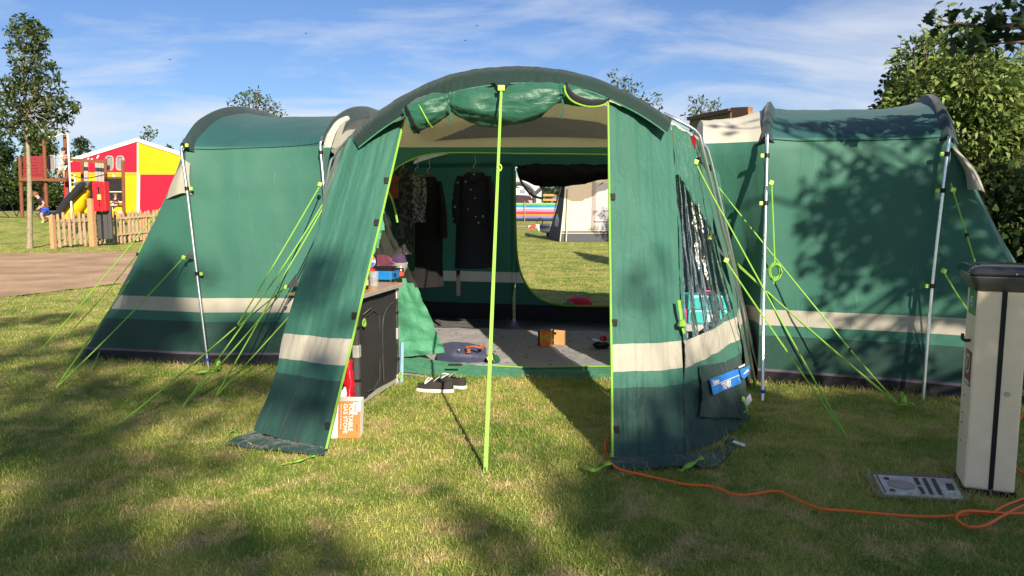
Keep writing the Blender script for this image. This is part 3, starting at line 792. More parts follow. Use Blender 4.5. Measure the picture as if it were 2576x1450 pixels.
MB().tube([p * 1.0 + Vector((.004, -.002, 0)) for p in (rv[3 * K:4 * K] + [rv[3 * K]])], .014, 5).build('roll_hem', m_black, roll, True)
for ix in (31, 90):
    ring = [ctr[ix] + (rv[ix * K + k] - ctr[ix]) * 1.06 for k in range(K)]
    MB().tube(ring + [ring[0]], .007, 5).build('tie_strap', mat('green_tape', (.02, .10, .07)), roll, True)
    p = ctr[ix]; MB().tube(cr([p + Vector((0, -.08, -.05)), p + Vector((.01, -.09, -.12)), p + Vector((-.01, -.085, -.17))], 8), .006, 5).build('strap_tail', mat('green_tape', (.02, .10, .07)), roll, True)
crv = cr([P(1420, 216, 5.0), P(1424, 236, 4.99), P(1442, 256, 4.98), P(1478, 268, 4.98), P(1512, 266, 4.99), P(1530, 256, 5.0)], 30)
MB().tube(crv, .0065, 6).build('neon_piping', m_neon, tent, True)
MB().tube([p + Vector((.012, .01, .022)) for p in crv], [.006 + .02 * math.sin(math.pi * i / 30) for i in range(31)], 8).build('door_hem', m_black, tent, True)
# dark gusset and the central guy webbing
gs = [P(1238, 200, 5.08), P(1288, 199, 5.08), P(1266, 228, 4.95), P(1258, 228, 4.95)]
MB().prism(gs, (0, .012, 0)).build('gusset', fab_val, tent)
def rope(pts, w, m_=m_neon, name='guy_rope', sag=0.0, knots=()):
    c = []
    for a, b in zip(pts[:-1], pts[1:]):
        for i in range(12):
            t = i / 12; c.append(a.lerp(b, t) - Vector((0, 0, sag * math.sin(math.pi * t))))
    c.append(pts[-1])
    o = MB().tube(c, w, 6).build(name, m_, tent, True)
    for t in knots:
        q = c[int(t * (len(c) - 1))]; MB().box(q, (.022, .016, .03), bev=.004).build('runner', m_black, o)
    g = pts[-1]
    if g.z < .02:
        MB().tube([g + Vector((0, 0, .014)), g + Vector((0, .02, -.12))], .0028, 6).build('peg', m_steel, o, True)
    return o
wb = MB(); a_, b_ = P(1261, 230, 4.93), G(1221, 1190)
d_ = (b_ - a_); side = d_.cross(Vector((0, 1, 0))).normalized()
wb.prism([a_ - side * .008, a_ + side * .008, b_ + side * .011, b_ - side * .011], (0, .003, 0))
gr = wb.build('guy_webbing', m_neon, tent)
MB().box(a_ + Vector((0, 0, .02)), (.045, .02, .035), bev=.005).build('ladder_lock', m_neonclip, gr)
kq = a_.lerp(b_, .235)
MB().tube(cr([kq + Vector((.012, -.01, .02)), kq + Vector((.022, -.012, .0)), kq + Vector((.012, -.01, -.02)), kq + Vector((0, -.01, 0))], 10), .004, 5).build('runner', m_neonclip, gr, True)
MB().tube([b_ + Vector((0, 0, .03)), b_ + Vector((0, .02, -.1))], .004, 6).build('peg', m_steel, gr, True)
W5 = .0054
# left-hand guys
rope([P(424, 500, 6.9), G(96, 888)], W5, sag=.02)
rope([P(440, 462, 6.8), P(346, 640, 6.78), G(181, 832)], W5, sag=.015, knots=(.5,))
rope([P(343, 678, 6.75), G(140, 976)], W5, sag=.01)
rope([P(461, 649, 6.36), G(141, 976)], W5, sag=.02)
rope([P(343, 676, 6.9), P(262, 855, 6.95), G(229, 940)], W5, sag=0)
rope([P(297, 774, 6.9), G(205, 872)], .005)
rope([P(805, 468, 6.3), P(595, 822, 5.4), G(298, 1069)], W5, sag=.008, knots=(.52,))
rope([P(843, 463, 6.2), P(700, 690, 5.7), G(460, 1023)], W5, sag=.01)
rope([P(717, 726, 6.0), G(461, 1023)], W5, sag=.01)
rope([P(717, 724, 6.0), P(596, 824, 5.42)], .005)
rope([P(842, 470, 6.2), P(716, 690, 5.8), G(543, 996)], W5, sag=.01)
rope([P(760, 760, 5.7), G(545, 996)], W5, sag=.005)
# right-hand guys
rope([P(1751, 412, 5.25), P(1830, 560, 5.08), G(2134, 1107)], W5, sag=.01)
rope([P(1827, 658, 5.35), G(2135, 1107)], W5, sag=.01)
rope([P(1806, 470, 5.88), P(2139, 880, 5.3), G(2273, 1031)], .0055, sag=.006, knots=(.52,))
rope([P(1839, 654, 5.95), G(2274, 1031)], W5, sag=.01)
rope([P(1841, 650, 5.95), G(2270, 1030)], .005, sag=.02)
rope([P(2392, 462, 5.2), P(2462, 690, 4.9), Vector((3.45, 4.35, 0))], .0055, knots=(.3,))
rope([P(2374, 685, 5.2), P(2412, 748, 5.1), Vector((3.3, 4.5, 0))], .0055)
rope([P(2560, 985, 4.75), Vector((3.42, 4.38, 0))], .005)
rope([P(1941, 464, 5.5), P(1945, 560, 5.49), P(1949, 662, 5.48)], .0055)
bn = MB(); bc = P(1949, 684, 5.46); random.seed(3)
for i in range(9):
    a = random.uniform(0, 6.28); pts = []
    for k in range(9):
        t = k / 8 * 2 * math.pi; pts.append(bc + Vector((math.cos(t) * .045 * random.uniform(.7, 1.1), math.sin(a) * .02 + random.uniform(-.01, .01), math.sin(t) * .055 + .01 * math.cos(a))))
    bn.tube(cr(pts, 20), .0045, 5)
bn.tube(cr([bc + Vector((-.01, -.02, -.03)), bc + Vector((-.012, -.02, -.09))], 4), .0045, 5)
bn.build('rope_bundle', m_neon, tent, True)
for q in (P(805, 464, 6.28), P(843, 460, 6.18), P(717, 722, 5.98), P(462, 648, 6.34), P(342, 675, 6.72), P(1751, 408, 5.23), P(1827, 655, 5.33), P(1839, 650, 5.93), P(1940, 460, 5.48), P(2374, 682, 5.18), P(2398, 478, 5.18), P(440, 466, 6.78)):
    MB().box(q, (.032, .018, .032), Matrix.Rotation(R(20), 3, 'Y'), bev=.005).build('guy_tab', m_neonclip, tent)
# dark anchor patches under the guys
for tri in ([P(1750, 398, 5.27), P(1788, 440, 5.36), P(1772, 408, 5.33)], [P(463, 650, 6.37), P(486, 652, 6.4), P(478, 632, 6.4)], [P(717, 726, 6.02), P(745, 690, 6.25), P(752, 720, 6.3)], [P(1830, 656, 5.4), P(1795, 600, 5.41), P(1800, 625, 5.4)]):
    MB().prism(tri, (0, .006, 0)).build('guy_patch', fab_slv, tent)
# loose webbing tapes on the grass at the pegging points
def tape(pts, w=.014, name='peg_tape'):
    c = cr(pts, 16); v = []; f = []
    for i, p in enumerate(c):
        d = (c[min(i + 1, 16)] - c[max(i - 1, 0)]).normalized(); s_ = d.cross(Vector((0, 0, 1))).normalized()
        tw = .5 * math.sin(i * .7); s_ = s_ * math.cos(tw) + Vector((0, 0, 1)) * math.sin(tw)
        v += [p - s_ * w, p + s_ * w]
    f = [[2 * i, 2 * i + 1, 2 * i + 3, 2 * i + 2] for i in range(16)]
    o = mesh_obj(name, v, f, m_neon, tent, True); md = o.modifiers.new('solid', 'SOLIDIFY'); md.thickness = .0025
tape([G(1470, 1172, .04), G(1490, 1182, .05), G(1510, 1176, .045), G(1536, 1162, .05)])
tape([G(1712, 1184, .035), G(1728, 1174, .045), G(1750, 1160, .05), G(1768, 1150, .06)])
tape([G(708, 1168, .03), G(745, 1160, .035), G(770, 1152, .035), G(795, 1145, .03)], .009)
tape([P(602, 1105, 4.45), P(588, 1108, 4.43), P(575, 1098, 4.43), P(578, 1086, 4.43), P(592, 1084, 4.43), P(598, 1094, 4.43), P(588, 1098, 4.42)], .017)
tape([G(470, 935, .04), G(500, 934, .05), G(530, 930, .05), G(552, 924, .05)], .02)
tape([P(548, 905, 6.2), P(550, 915, 6.18), G(552, 925, .03)], .02)
tape([G(2258, 1016, .03), G(2275, 1016, .05), G(2300, 1017, .04)], .018)
tape([P(2268, 986, 5.25), P(2272, 1000, 5.22), G(2274, 1014, .03)], .02)
tape([P(1338, 962, 5.8), P(1345, 968, 5.78), P(1340, 975, 5.75)], .01)
tape([P(1095, 948, 5.85), P(1098, 956, 5.82), P(1094, 964, 5.8)], .012)
tape([P(1708, 755, 4.5), P(1712, 785, 4.46), P(1716, 815, 4.44), P(1722, 840, 4.42)], .011)
MB().lathe(P(1716, 815, 4.42), [(.0, -.025), (.028, -.012), (.02, .015), (.0, .03)], 8).build('tape_bow', m_neon, tent)
for q in (P(822, 1112, 4.22), P(1541, 1148, 4.03), P(1752, 1150, 4.2)):
    MB().box(q, (.03, .012, .035), bev=.003).build('peg_ring', m_neonclip, tent)
# beige vent cowls on the two ends
def cowl(o, top, bot, lift_):
    up = [hit(o, x, y, .012) for x, y in top]; dn = [hit(o, x, y, .012) + q for (x, y), q in zip(bot, lift_)]
    loft('vent_cowl', [up, [a.lerp(b, .55) + (q * .3) for a, b, q in zip(up, dn, lift_)], dn], band_fabric('cowl_cloth', [(0, (.36, .345, .28))], trans=.12, wrk=.1), tent, nu=20, nv=8)
ol, orr = Vector((-.05, -.09, .02)), Vector((.06, -.09, .02))
up = [P(*q) for q in ((462, 402, 6.52), (466, 404, 6.5), (472, 408, 6.49), (478, 412, 6.48))]; dn = [P(*q) for q in ((418, 502, 6.56), (440, 492, 6.48), (462, 486, 6.47), (484, 491, 6.47))]
loft('vent_cowl', [up, [a.lerp(b, .55) + Vector((-.01, -.012, 0)) for a, b in zip(up, dn)], dn], band_fabric('cowl_cloth', [(0, (.36, .345, .28))], trans=.12, wrk=.1), tent, nu=20, nv=8)
cowl(ewr, [(2388, 385), (2392, 372), (2398, 372), (2404, 384)], [(2362, 492), (2395, 486), (2430, 490), (2455, 502)], [orr * .6, orr, orr, orr * .6])
# ------------------------------------------------------------------ things in and around the tent
m_wood = mat('wood_top', (.42, .225, .085), rough=.35, var=.16, vscale=24, coat=.2)
m_alu = mat('grey_alloy', (.50, .50, .49), rough=.45, metal=.5)
m_mesh = mat('charcoal_cloth', (.017, .017, .020), rough=.85, bump=.3, bscale=300)
m_dgrey = mat('dark_grey_plastic', (.055, .055, .06), rough=.5)
# carpet
a0, a1, a2, a3 = P(1005, 908, 6.28), P(1545, 925, 6.05), Vector((1.75, 7.75, 0)), Vector((-1.2, 8.25, 0))
m_carpet, n, l, out = nodes_mat('grey_carpet')
pr = n.new('ShaderNodeBsdfPrincipled'); pr.inputs['Roughness'].default_value = .95; pr.inputs['Specular IOR Level'].default_value = .1
geo = n.new('ShaderNodeNewGeometry'); vo = n.new('ShaderNodeTexVoronoi'); vo.inputs['Scale'].default_value = 9
mpn = n.new('ShaderNodeMapping'); mpn.inputs['Scale'].default_value = (1, .7, 1); l.new(geo.outputs['Position'], mpn.inputs[0]); l.new(mpn.outputs[0], vo.inputs[0])
rp = n.new('ShaderNodeValToRGB'); rp.color_ramp.elements[0].color = (.15, .155, .18, 1); rp.color_ramp.elements[0].position = .12
rp.color_ramp.elements[1].color = (.36, .36, .38, 1); rp.color_ramp.elements[1].position = .2
l.new(vo.outputs['Distance'], rp.inputs[0]); nz = n.new('ShaderNodeTexNoise'); nz.inputs['Scale'].default_value = 45; l.new(geo.outputs['Position'], nz.inputs[0])
mxc = n.new('ShaderNodeMixRGB'); mxc.blend_type = 'MULTIPLY'; mxc.inputs[0].default_value = .5; l.new(rp.outputs[0], mxc.inputs[1]); l.new(nz.outputs[0], mxc.inputs[2]); l.new(mxc.outputs[0], pr.inputs['Base Color'])
bp = n.new('ShaderNodeBump'); bp.inputs['Distance'].default_value = .01; l.new(vo.outputs['Distance'], bp.inputs['Height']); l.new(bp.outputs[0], pr.inputs['Normal']); l.new(pr.outputs[0], out.inputs[0])
cp_ = loft('carpet', [[Vector((p.x, p.y, .03)) for p in (a0, a1)], [Vector((p.x, p.y, .03)) for p in (a3, a2)]], m_carpet, nu=40, nv=30, smooth_u=False, wr=.012, ws=(8, 6), thick=.01)
tag(cp_, 'grey embossed carpet laid over the tent floor', 'carpet')

# camping kitchen cupboard just inside the porch on the left
ck = thing('camp_cupboard', 'black fabric camping cupboard with grey frame and wood top behind the left porch panel', 'cupboard', (-1.2, 5.3, 0))
B0, B1 = Vector((-1.03, 4.98, 0)), Vector((-.865, 5.72, 0))
ax = (B1 - B0).normalized(); ay = Vector((-ax.y, ax.x, 0))     # ay points left (depth of the unit)
LEN, DEP, HT = (B1 - B0).length, .46, .765
def ckp(u, v, z): return B0 + ax * u + ay * v + Vector((0, 0, z))
crot = Matrix((ax, ay, Vector((0, 0, 1)))).transposed()
MB().box(ckp(LEN / 2, DEP / 2, HT + .014), (LEN + .07, DEP + .06, .016), crot, bev=.005).build('top', m_wood, ck)
MB().box(ckp(LEN / 2, -.03, HT + .006), (LEN + .07, .008, .024), crot).build('top_edge', m_alu, ck)
for u in (0.02, LEN - .02):
    for v in (.02, DEP - .02):
        MB().box(ckp(u, v, HT / 2), (.034, .034, HT), crot, bev=.004).build('corner_post', m_dgrey, ck)
        for z in (.04, .40, .71):
            MB().box(ckp(u, v, z), (.046, .046, .085), crot, bev=.006).build('post_joint', m_alu, ck)
        for z in (.2, .56):
            MB().box(ckp(u, v, z), (.039, .039, .018), crot).build('post_band', m_black, ck)
sd = loft('side_cloth', [[ckp(.035, .012, .05), ckp(LEN / 2, .022, .05), ckp(LEN - .035, .012, .05)], [ckp(.035, .006, .4), ckp(LEN / 2, -.012, .4), ckp(LEN - .035, .006, .4)], [ckp(.035, .012, HT - .02), ckp(LEN / 2, .016, HT - .02), ckp(LEN - .035, .012, HT - .02)]], m_mesh, ck, nu=20, nv=20, wr=.01, ws=(3, 3), seed=4)
MB().tube([ckp(u, -.006, z) for u, z in ((.10, .62), (.26, .645), (.36, .60), (.36, .3), (.34, .14), (.24, .09), (.12, .1))], .004, 5).build('door_zip', mat('dark_zip', (.05, .05, .055), rough=.35), sd, True)
MB().tube(cr([ckp(.42, -.006, z) + ax * d for z, d in ((.10, .0), (.3, -.01), (.52, .0), (.61, .06), (.655, .2))], 16), .004, 5).build('door_zip', mat('dark_zip', (.05, .05, .055), rough=.35), sd, True)
mesh_obj('front_cloth', [ckp(.012, .03, .05), ckp(.012, DEP - .03, .05), ckp(.012, DEP - .03, HT - .02), ckp(.012, .03, HT - .02)], [[0, 1, 2, 3]], m_mesh, ck)
mesh_obj('rear_cloth', [ckp(LEN - .012, .03, .05), ckp(LEN - .012, DEP - .03, .05), ckp(LEN - .012, DEP - .03, HT - .02), ckp(LEN - .012, .03, HT - .02)], [[0, 1, 2, 3]], m_mesh, ck)
MB().box(ckp(LEN / 2, DEP / 2, .04), (LEN - .02, DEP - .02, .03), crot).build('base_board', m_alu, ck)
for u, z in ((.06, .63), (LEN - .05, .12)):
    q = ckp(u, -.02, z); pts = []
    for k in range(22): pts.append(q + ax * (.018 * math.cos(k * .9)) + Vector((0, 0, -.03 + .018 * math.sin(k * .9) - .001 * k)) - ay * .004 * math.sin(k))
    MB().tube(pts, .005, 5).build('zip_cord', m_neon, ck, True)
MB().tube(cr([ckp(.07, -.012, .645), ckp(.14, -.02, .665), ckp(.21, -.012, .67)], 8), .003, 5).build('zip_rail', m_steel, ck, True)
TOPZ = HT + .022
# things on its top
def on(u, v): return ckp(u, v, TOPZ)
def at_top(vx, vy): return G(vx, vy, TOPZ)
m_bluep = mat('blue_metal', (.012, .155, .44), rough=.3, spec=.6)
st = thing('gas_stove', 'blue camping stove with black burner grate on the wooden cupboard top', 'stove', at_top(962, 708))
sr = Matrix.Rotation(R(-12), 3, 'Z') @ Matrix.Identity(3); q = at_top(962, 708) + Vector((0, .06, 0))
srz = crot
MB().box(q + Vector((0, 0, .048)), (.17, .20, .07), srz, bev=.008).build('body', m_bluep, st)
MB().box(q + Vector((0, 0, .089)), (.175, .21, .010), srz, bev=.003).build('burner_plate', m_black, st)
gt = MB()
for k in (-.06, 0, .06): gt.bar(q + srz @ Vector((-.085, k, .105)), q + srz @ Vector((.085, k, .105)), .008); gt.bar(q + srz @ Vector((k, -.09, .105)), q + srz @ Vector((k, .09, .105)), .008)
for sx in (-.07, .07):
    for sy in (-.07, .07): gt.bar(q + srz @ Vector((sx, sy, .092)), q + srz @ Vector((sx, sy, .108)), .008)
gt.build('burner_grate', m_black, st)
for sx in (-.07, .07):
    for sy in (-.085, .085): MB().lathe(q + srz @ Vector((sx, sy, 0)), [(.008, 0), (.009, .014)], 8).build('foot', m_dgrey, st)
MB().lathe(q + srz @ Vector((-.03, -.105, .05)), [(.012, -.012), (.012, .012)], 10).build('knob', m_black, st)
cg = thing('spice_jar', 'small dark jar with red label at the end of the blue stove', 'jar', at_top(998, 700))
qq = at_top(1000, 702) + Vector((.02, .05, 0))
MB().lathe(qq, [(.024, 0), (.026, .004), (.026, .075), (.018, .085)], 14).build('glass', mat('jar_brown', (.05, .02, .015), rough=.2), cg, True)
MB().lathe(qq, [(.0268, .02), (.0268, .055)], 14).build('label_band', mat('red_label', (.40, .05, .035), rough=.5), cg)
MB().lathe(qq, [(.02, .085), (.02, .10), (.0, .101)], 14).build('lid', m_alu, cg, True)
pw = at_top(958, 690) + Vector((-.02, .12, 0))
pk = thing('pink_bowl', 'bright pink round washing-up bowl turned over behind the blue stove', 'bowl', pw)
MB().lathe(pw, [(.148, .0), (.15, .008), (.145, .03), (.130, .075), (.105, .115), (.07, .145), (.03, .158), (.0, .16)], 28).build('shell', mat('pink_plastic', (.80, .085, .30), rough=.35, var=.04), pk, True)
MB().lathe(pw, [(.145, 0), (.158, .0), (.158, .01), (.145, .01)], 28).build('rim', mat('pink_rim', (.72, .07, .26), rough=.35), pk, True)
bw = at_top(994, 690) + Vector((.02, .10, 0))
cap_ = thing('purple_cap', 'purple and white sports cap lying behind the blue stove', 'cap', bw)
MB().lathe(bw + Vector((0, 0, .09)), [(.062, .0), (.064, .02), (.055, .055), (.035, .078), (.0, .086)], 18).build('crown', mat('purple_cloth', (.11, .012, .19), rough=.7), cap_, True)
MB().lathe(bw + Vector((.012, -.01, 0)), [(.03, 0), (.046, .02), (.062, .055), (.064, .092)], 18).build('white_side', mat('white_cloth', (.76, .74, .70), rough=.8), cap_, True)
MB().lathe(bw + Vector((-.07, -.03, .088)), [(.001, 0), (.055, .003), (.05, .012), (.001, .018)], 14, 1.0, .8).build('brim', mat('lilac_cloth', (.33, .16, .50), rough=.7), cap_, True)
pb = at_top(926, 716) + Vector((0, .06, 0))
bt = thing('cola_cup', 'drink cup with round red white and blue emblem on the cupboard top', 'cup', pb)
MB().lathe(pb, [(.033, 0), (.036, .002), (.042, .12), (.044, .178), (.0, .18)], 20).build('cup_body', mat('dark_cup', (.015, .016, .03), rough=.3), bt, True)
MB().lathe(pb, [(.0435, .100), (.0445, .132)], 20).build('red_band', mat('red_print', (.62, .03, .02), rough=.4), bt)
def disc(name, c, r, m_, parent, nrm=Vector((.1, -1, .05)), y0=None, y1=None, wav=0.0, k=28):
    nrm = nrm.normalized(); x = nrm.cross(Vector((0, 0, 1))).normalized() * -1; z = Vector((0, 0, 1)); z = (z - nrm * z.dot(nrm)).normalized()
    y0 = -1 if y0 is None else y0; y1 = 1 if y1 is None else y1
    top, bot = [], []
    for i in range(k + 1):
        s_ = -1 + 2 * i / k; lim = math.sqrt(max(0, 1 - s_ * s_)); w = wav * math.sin(s_ * 3.0)
        a = max(-lim, min(lim, y1 + w if y1 < 1 else lim)); b = max(-lim, min(lim, y0 + w if y0 > -1 else -lim))
        top.append(c + x * s_ * r + z * a * r); bot.append(c + x * s_ * r + z * b * r)
    f = [[i, i + 1, k + 2 + i, k + 1 + i] for i in range(k)]
    return mesh_obj(name, top + bot, f, m_, parent)
em = pb + Vector((.012, -.052, .172))
disc('emblem_white', em, .046, m_white, bt); 
disc('emblem_red', em + Vector((0, -.002, 0)), .044, mat('emblem_red', (.70, .03, .03)), bt, y0=.12, wav=.18)
disc('emblem_blue', em + Vector((0, -.002, 0)), .044, mat('emblem_blue', (.02, .08, .45)), bt, y1=-.32, wav=.18)
MB().lathe(em + Vector((0, .05, -.05)), [(.046, .0), (.047, .09), (.03, .098), (.0, .1)], 20).build('lid', mat('dark_cup', (.015, .016, .03)), bt, True)
m_glass = mat('clear_plastic', (.6, .62, .63), rough=.06, alpha=.14, spec=.8, var=.0)
gp = at_top(941, 722)
gb = thing('plastic_tumbler', 'clear plastic tumbler at the front of the cupboard top', 'tumbler', gp)
MB().lathe(gp, [(.030, 0), (.031, .004), (.037, .11), (.0385, .112), (.0365, .112), (.029, .006), (.0, .006)], 22).build('wall', m_glass, gb, True)
bp_ = at_top(916, 728)
gk = thing('dark_bottle', 'dark glass bottle half hidden by the neon edge of the left panel', 'bottle', bp_)
MB().lathe(bp_, [(.03, 0), (.032, .004), (.032, .085), (.014, .12), (.013, .15), (.0, .151)], 16).build('glass', mat('black_glass', (.012, .011, .012), rough=.12, spec=.7), gk, True)
MB().lathe(bp_, [(.0325, .03), (.0325, .07)], 16).build('label_band', mat('cream_label', (.4, .36, .3)), gk)

# things leaning on the cupboard
m_orange = mat('orange_print', (.66, .16, .035), rough=.5, var=.05)
bx0, bx1 = G(828, 1118), G(906, 1119); bx0.y = bx1.y = 4.36
bh = P(866, 1010, 4.42).z; bd = Vector((0, .10, 0))
sx_ = thing('stove_box', 'orange and white portable gas stove carton standing on end by the left panel', 'carton', (bx0 + bx1) / 2)
X0, X1, XM = P(826, 1119, 4.36).x, P(905, 1119, 4.36).x, P(850, 1119, 4.36).x
lean_ = .05
def bq(x, z, o=0): return Vector((x, 4.36 + lean_ * z / bh - o, z + .003))
MB().add([bq(X0, 0), bq(X1, 0), bq(X1, bh), bq(X0, bh), bq(X0, 0, -.1), bq(X1, 0, -.1), bq(X1, bh, -.1), bq(X0, bh, -.1)], [[0, 1, 2, 3], [5, 4, 7, 6], [1, 5, 6, 2], [4, 0, 3, 7], [3, 2, 6, 7], [4, 5, 1, 0]]).build('carton', mat('white_card', (.78, .76, .72), rough=.6, var=.04), sx_)
MB().prism([bq(XM, .001, .003), bq(X1 + .001, .001, .003), bq(X1 + .001, bh * .73, .003), bq(X1 - .012, bh * .73, .003), bq(X1 - .012, bh + .001, .003), bq(XM, bh + .001, .003)], (0, .002, 0)).build('orange_face', m_orange, sx_)
MB().prism([bq(X1 - .042, bh * .66, .006), bq(X1 - .017, bh * .64, .006), bq(X1 - .017, bh * .97, .006), bq(X1 - .042, bh * .97, .006)], (0, .002, 0)).build('logo_panel', mat('white_card', (.78, .76, .72)), sx_)
dn_ = (bq(0, 0) - bq(0, bh)).normalized()
text_mesh('lettering', 'PORTABLE', .034, m_white, sx_, bq(X1 - .066, bh * .94, .006), dn_, Vector((1, 0, 0)), off=.001)
text_mesh('lettering', 'GAS STOVE', .034, m_white, sx_, bq(X1 - .098, bh * .94, .006), dn_, Vector((1, 0, 0)), off=.001)
for k_ in range(9): MB().prism([bq(X1 - .116, bh * (.92 - .075 * k_), .005), bq(X1 - .110, bh * (.92 - .075 * k_), .005), bq(X1 - .110, bh * (.865 - .075 * k_), .005), bq(X1 - .116, bh * (.865 - .075 * k_), .005)], (0, .001, 0)).build('print_mark', m_white, sx_)
MB().prism([bq(X1 - .034, bh * .93, .008), bq(X1 - .025, bh * .93, .008), bq(X1 - .025, bh * .71, .008), bq(X1 - .034, bh * .71, .008)], (0, .001, 0)).build('logo_mark', m_orange, sx_)
MB().box(bq(X1 - .016, bh * .25, .006), (.004, .002, .06)).build('slot', m_dgrey, sx_)
rb = P(877, 1018, 4.72); rb.z = 0
rs = thing('red_bag', 'red glossy carrier bag squeezed between panel and cupboard', 'bag', rb)
loft('bag_body', [[P(862, 1050, 4.66), P(863, 1000, 4.68), P(867, 950, 4.72), P(871, 910, 4.76)], [P(880, 1052, 4.62), P(881, 1000, 4.64), P(880, 950, 4.70), P(878, 906, 4.75)], [P(893, 1050, 4.68), P(891, 1000, 4.7), P(890, 950, 4.74), P(886, 905, 4.78)]], mat('red_plastic', (.45, .008, .022), rough=.3, bump=.6, bscale=30), rs, nu=24, nv=12, wr=.015, ws=(4, 3), thick=.004)
wbag = thing('white_bag', 'white and blue plastic bag crumpled under the red bag', 'bag', Vector((P(862, 1040, 4.55).x, 4.55, 0)))
loft('bag_body', [[P(840, 1060, 4.5), P(846, 1010, 4.53), P(858, 985, 4.58), P(866, 975, 4.6)], [P(866, 1062, 4.48), P(868, 1020, 4.5), P(872, 995, 4.56), P(870, 975, 4.6)]], mat('white_plastic', (.62, .63, .66), rough=.35, bump=.5, bscale=25), wbag, nu=16, nv=10, wr=.02, ws=(4, 3), thick=.003)
bcd = thing('blue_board', 'thin pale blue chopping board tucked against the far end of the cupboard', 'board', P(1010, 972, 5.75))
MB().prism([P(1006, 974, 5.76), P(1014, 972, 5.8), P(1016, 862, 5.8), P(1009, 862, 5.76)], (-.01, .02, 0)).build('board', mat('pale_blue_plastic', (.30, .52, .72), rough=.4), bcd)

# canvas shoes
m_canvas = mat('black_canvas', (.022, .020, .020), rough=.85, bump=.2, bscale=300); m_rub = mat('white_rubber', (.70, .66, .58), rough=.6)
def shoe(label, toe, heel):
    d = heel - toe; Ls = d.length; d.normalize(); s_ = Vector((-d.y, d.x, 0)); c = (toe + heel) / 2; c.z = 0
    t = thing('canvas_shoe', label, 'shoe', c, 'pair of shoes on the grass')
    def ring(u, z, k=1.0):  # outline of the sole
        w = .048 * (math.sin(math.pi * min(1, max(0, u * .93 + .05))) ** .45) * (1 - .18 * math.exp(-((u - .6) / .2) ** 2)) * k
        return w
    N_ = 18; v = []; f = []
    for z, k in ((.004, 1.0), (.028, 1.02)):
        for i in range(N_ + 1):
            u = i / N_; p = toe + d * Ls * u
            v.append(Vector((p.x, p.y, z)) + s_ * ring(u, z, k))
        for i in range(N_, -1, -1):
            u = i / N_; p = toe + d * Ls * u
            v.append(Vector((p.x, p.y, z)) - s_ * ring(u, z, k))
    M_ = 2 * (N_ + 1)
    f = [[i, (i + 1) % M_, M_ + (i + 1) % M_, M_ + i] for i in range(M_)] + [list(range(M_))[::-1], list(range(M_, 2 * M_))]
    mesh_obj('sole', v, f, m_rub, t)
    # upper: rows from the sole edge to the top line
    rows = []
    for i in range(N_ + 1):
        u = i / N_; p = toe + d * Ls * (.02 + .96 * u)
        top = .034 + .026 * sstep(.08, .42, u) - .012 * sstep(.42, .62, u) + .016 * sstep(.7, 1, u); w = ring(u, 0) * .95
        op = .55 if u > .38 else 0.0    # open collar
        c0 = Vector((p.x, p.y, .027))
        rows.append([c0 + s_ * w, c0 + s_ * w * .92 + Vector((0, 0, top * .6)), c0 + s_ * w * max(op, .25) + Vector((0, 0, top)),
                     c0 - s_ * w * max(op, .25) + Vector((0, 0, top)), c0 - s_ * w * .92 + Vector((0, 0, top * .6)), c0 - s_ * w])
    vv = [p for r_ in rows for p in r_]; ff = []
    for i in range(N_):
        for j in range(5):
            if j == 2 and i / N_ > .42: continue
            a = i * 6 + j; ff.append([a, a + 1, a + 7, a + 6])
    ff.append([N_ * 6 + j for j in range(6)])
    mesh_obj('upper', vv, ff, m_canvas, t, True)
    q = toe + d * Ls * .42; MB().prism([Vector((q.x, q.y, .075)) + s_ * .02, Vector((q.x, q.y, .075)) - s_ * .02, Vector((q.x, q.y, .115)) - s_ * .02 + d * .05, Vector((q.x, q.y, .115)) + s_ * .02 + d * .05], d * .006).build('tongue', m_white, t)
    lc = MB()
    for k in range(4):
        q = toe + d * Ls * (.26 + .045 * k); z = .078 + .006 * k; lc.bar(Vector((q.x, q.y, z)) + s_ * .022, Vector((q.x, q.y, z)) - s_ * .022, .006)
    q = toe + d * Ls * .4
    lc.tube(cr([Vector((q.x, q.y, .10)), Vector((q.x, q.y, .11)) - s_ * .04 - d * .02, Vector((q.x, q.y, .07)) - s_ * .05 - d * .04, Vector((q.x, q.y, .10))], 12), .004, 5)
    lc.build('laces', m_white, t, True)
    ins = toe + d * Ls * .7; MB().box(Vector((ins.x, ins.y, .034)), (.05, .05, .004), Matrix((d, s_, Vector((0, 0, 1)))).transposed()).build('insole', mat('cream_insole', (.6, .56, .4)), t)
shoe('black canvas shoe with white sole, nearer of the pair, by the tent sill', G(1050, 984), G(1142, 988) )
shoe('black canvas shoe with white sole, behind the nearer shoe of the pair', G(1098, 970) , G(1172, 980))

# navy holdall with tan handles just inside the sill
m_navy = mat('navy_nylon', (.026, .030, .075), rough=.6, bump=.35, bscale=22, sheen=.2); m_tan = mat('tan_leather', (.26, .075, .03), rough=.5)
hb = thing('navy_holdall', 'navy nylon holdall with tan leather handles just inside the tent sill', 'bag', P(1165, 905, 6.35))
Yb = 6.38
def hx(x, y, d=0): return P(x, y, Yb + d)
frt = [[hx(1098, 912), hx(1102, 890), hx(1112, 872, .06)], [hx(1140, 917, -.05), hx(1141, 890, -.06), hx(1142, 868, .03)], [hx(1185, 920, -.05), hx(1186, 895, -.05), hx(1186, 872, .04)], [hx(1226, 922), hx(1225, 898, 0), hx(1222, 882, .06)]]
bck = [[p + Vector((0, .20 - .06 * j, 0)) for j, p in enumerate(r_)] for r_ in frt]
loft('bag_front', frt, m_navy, hb, nu=14, nv=26, wr=.008, ws=(3, 5)); loft('bag_back', bck, m_navy, hb, nu=10, nv=18, wr=.03, ws=(3, 5))
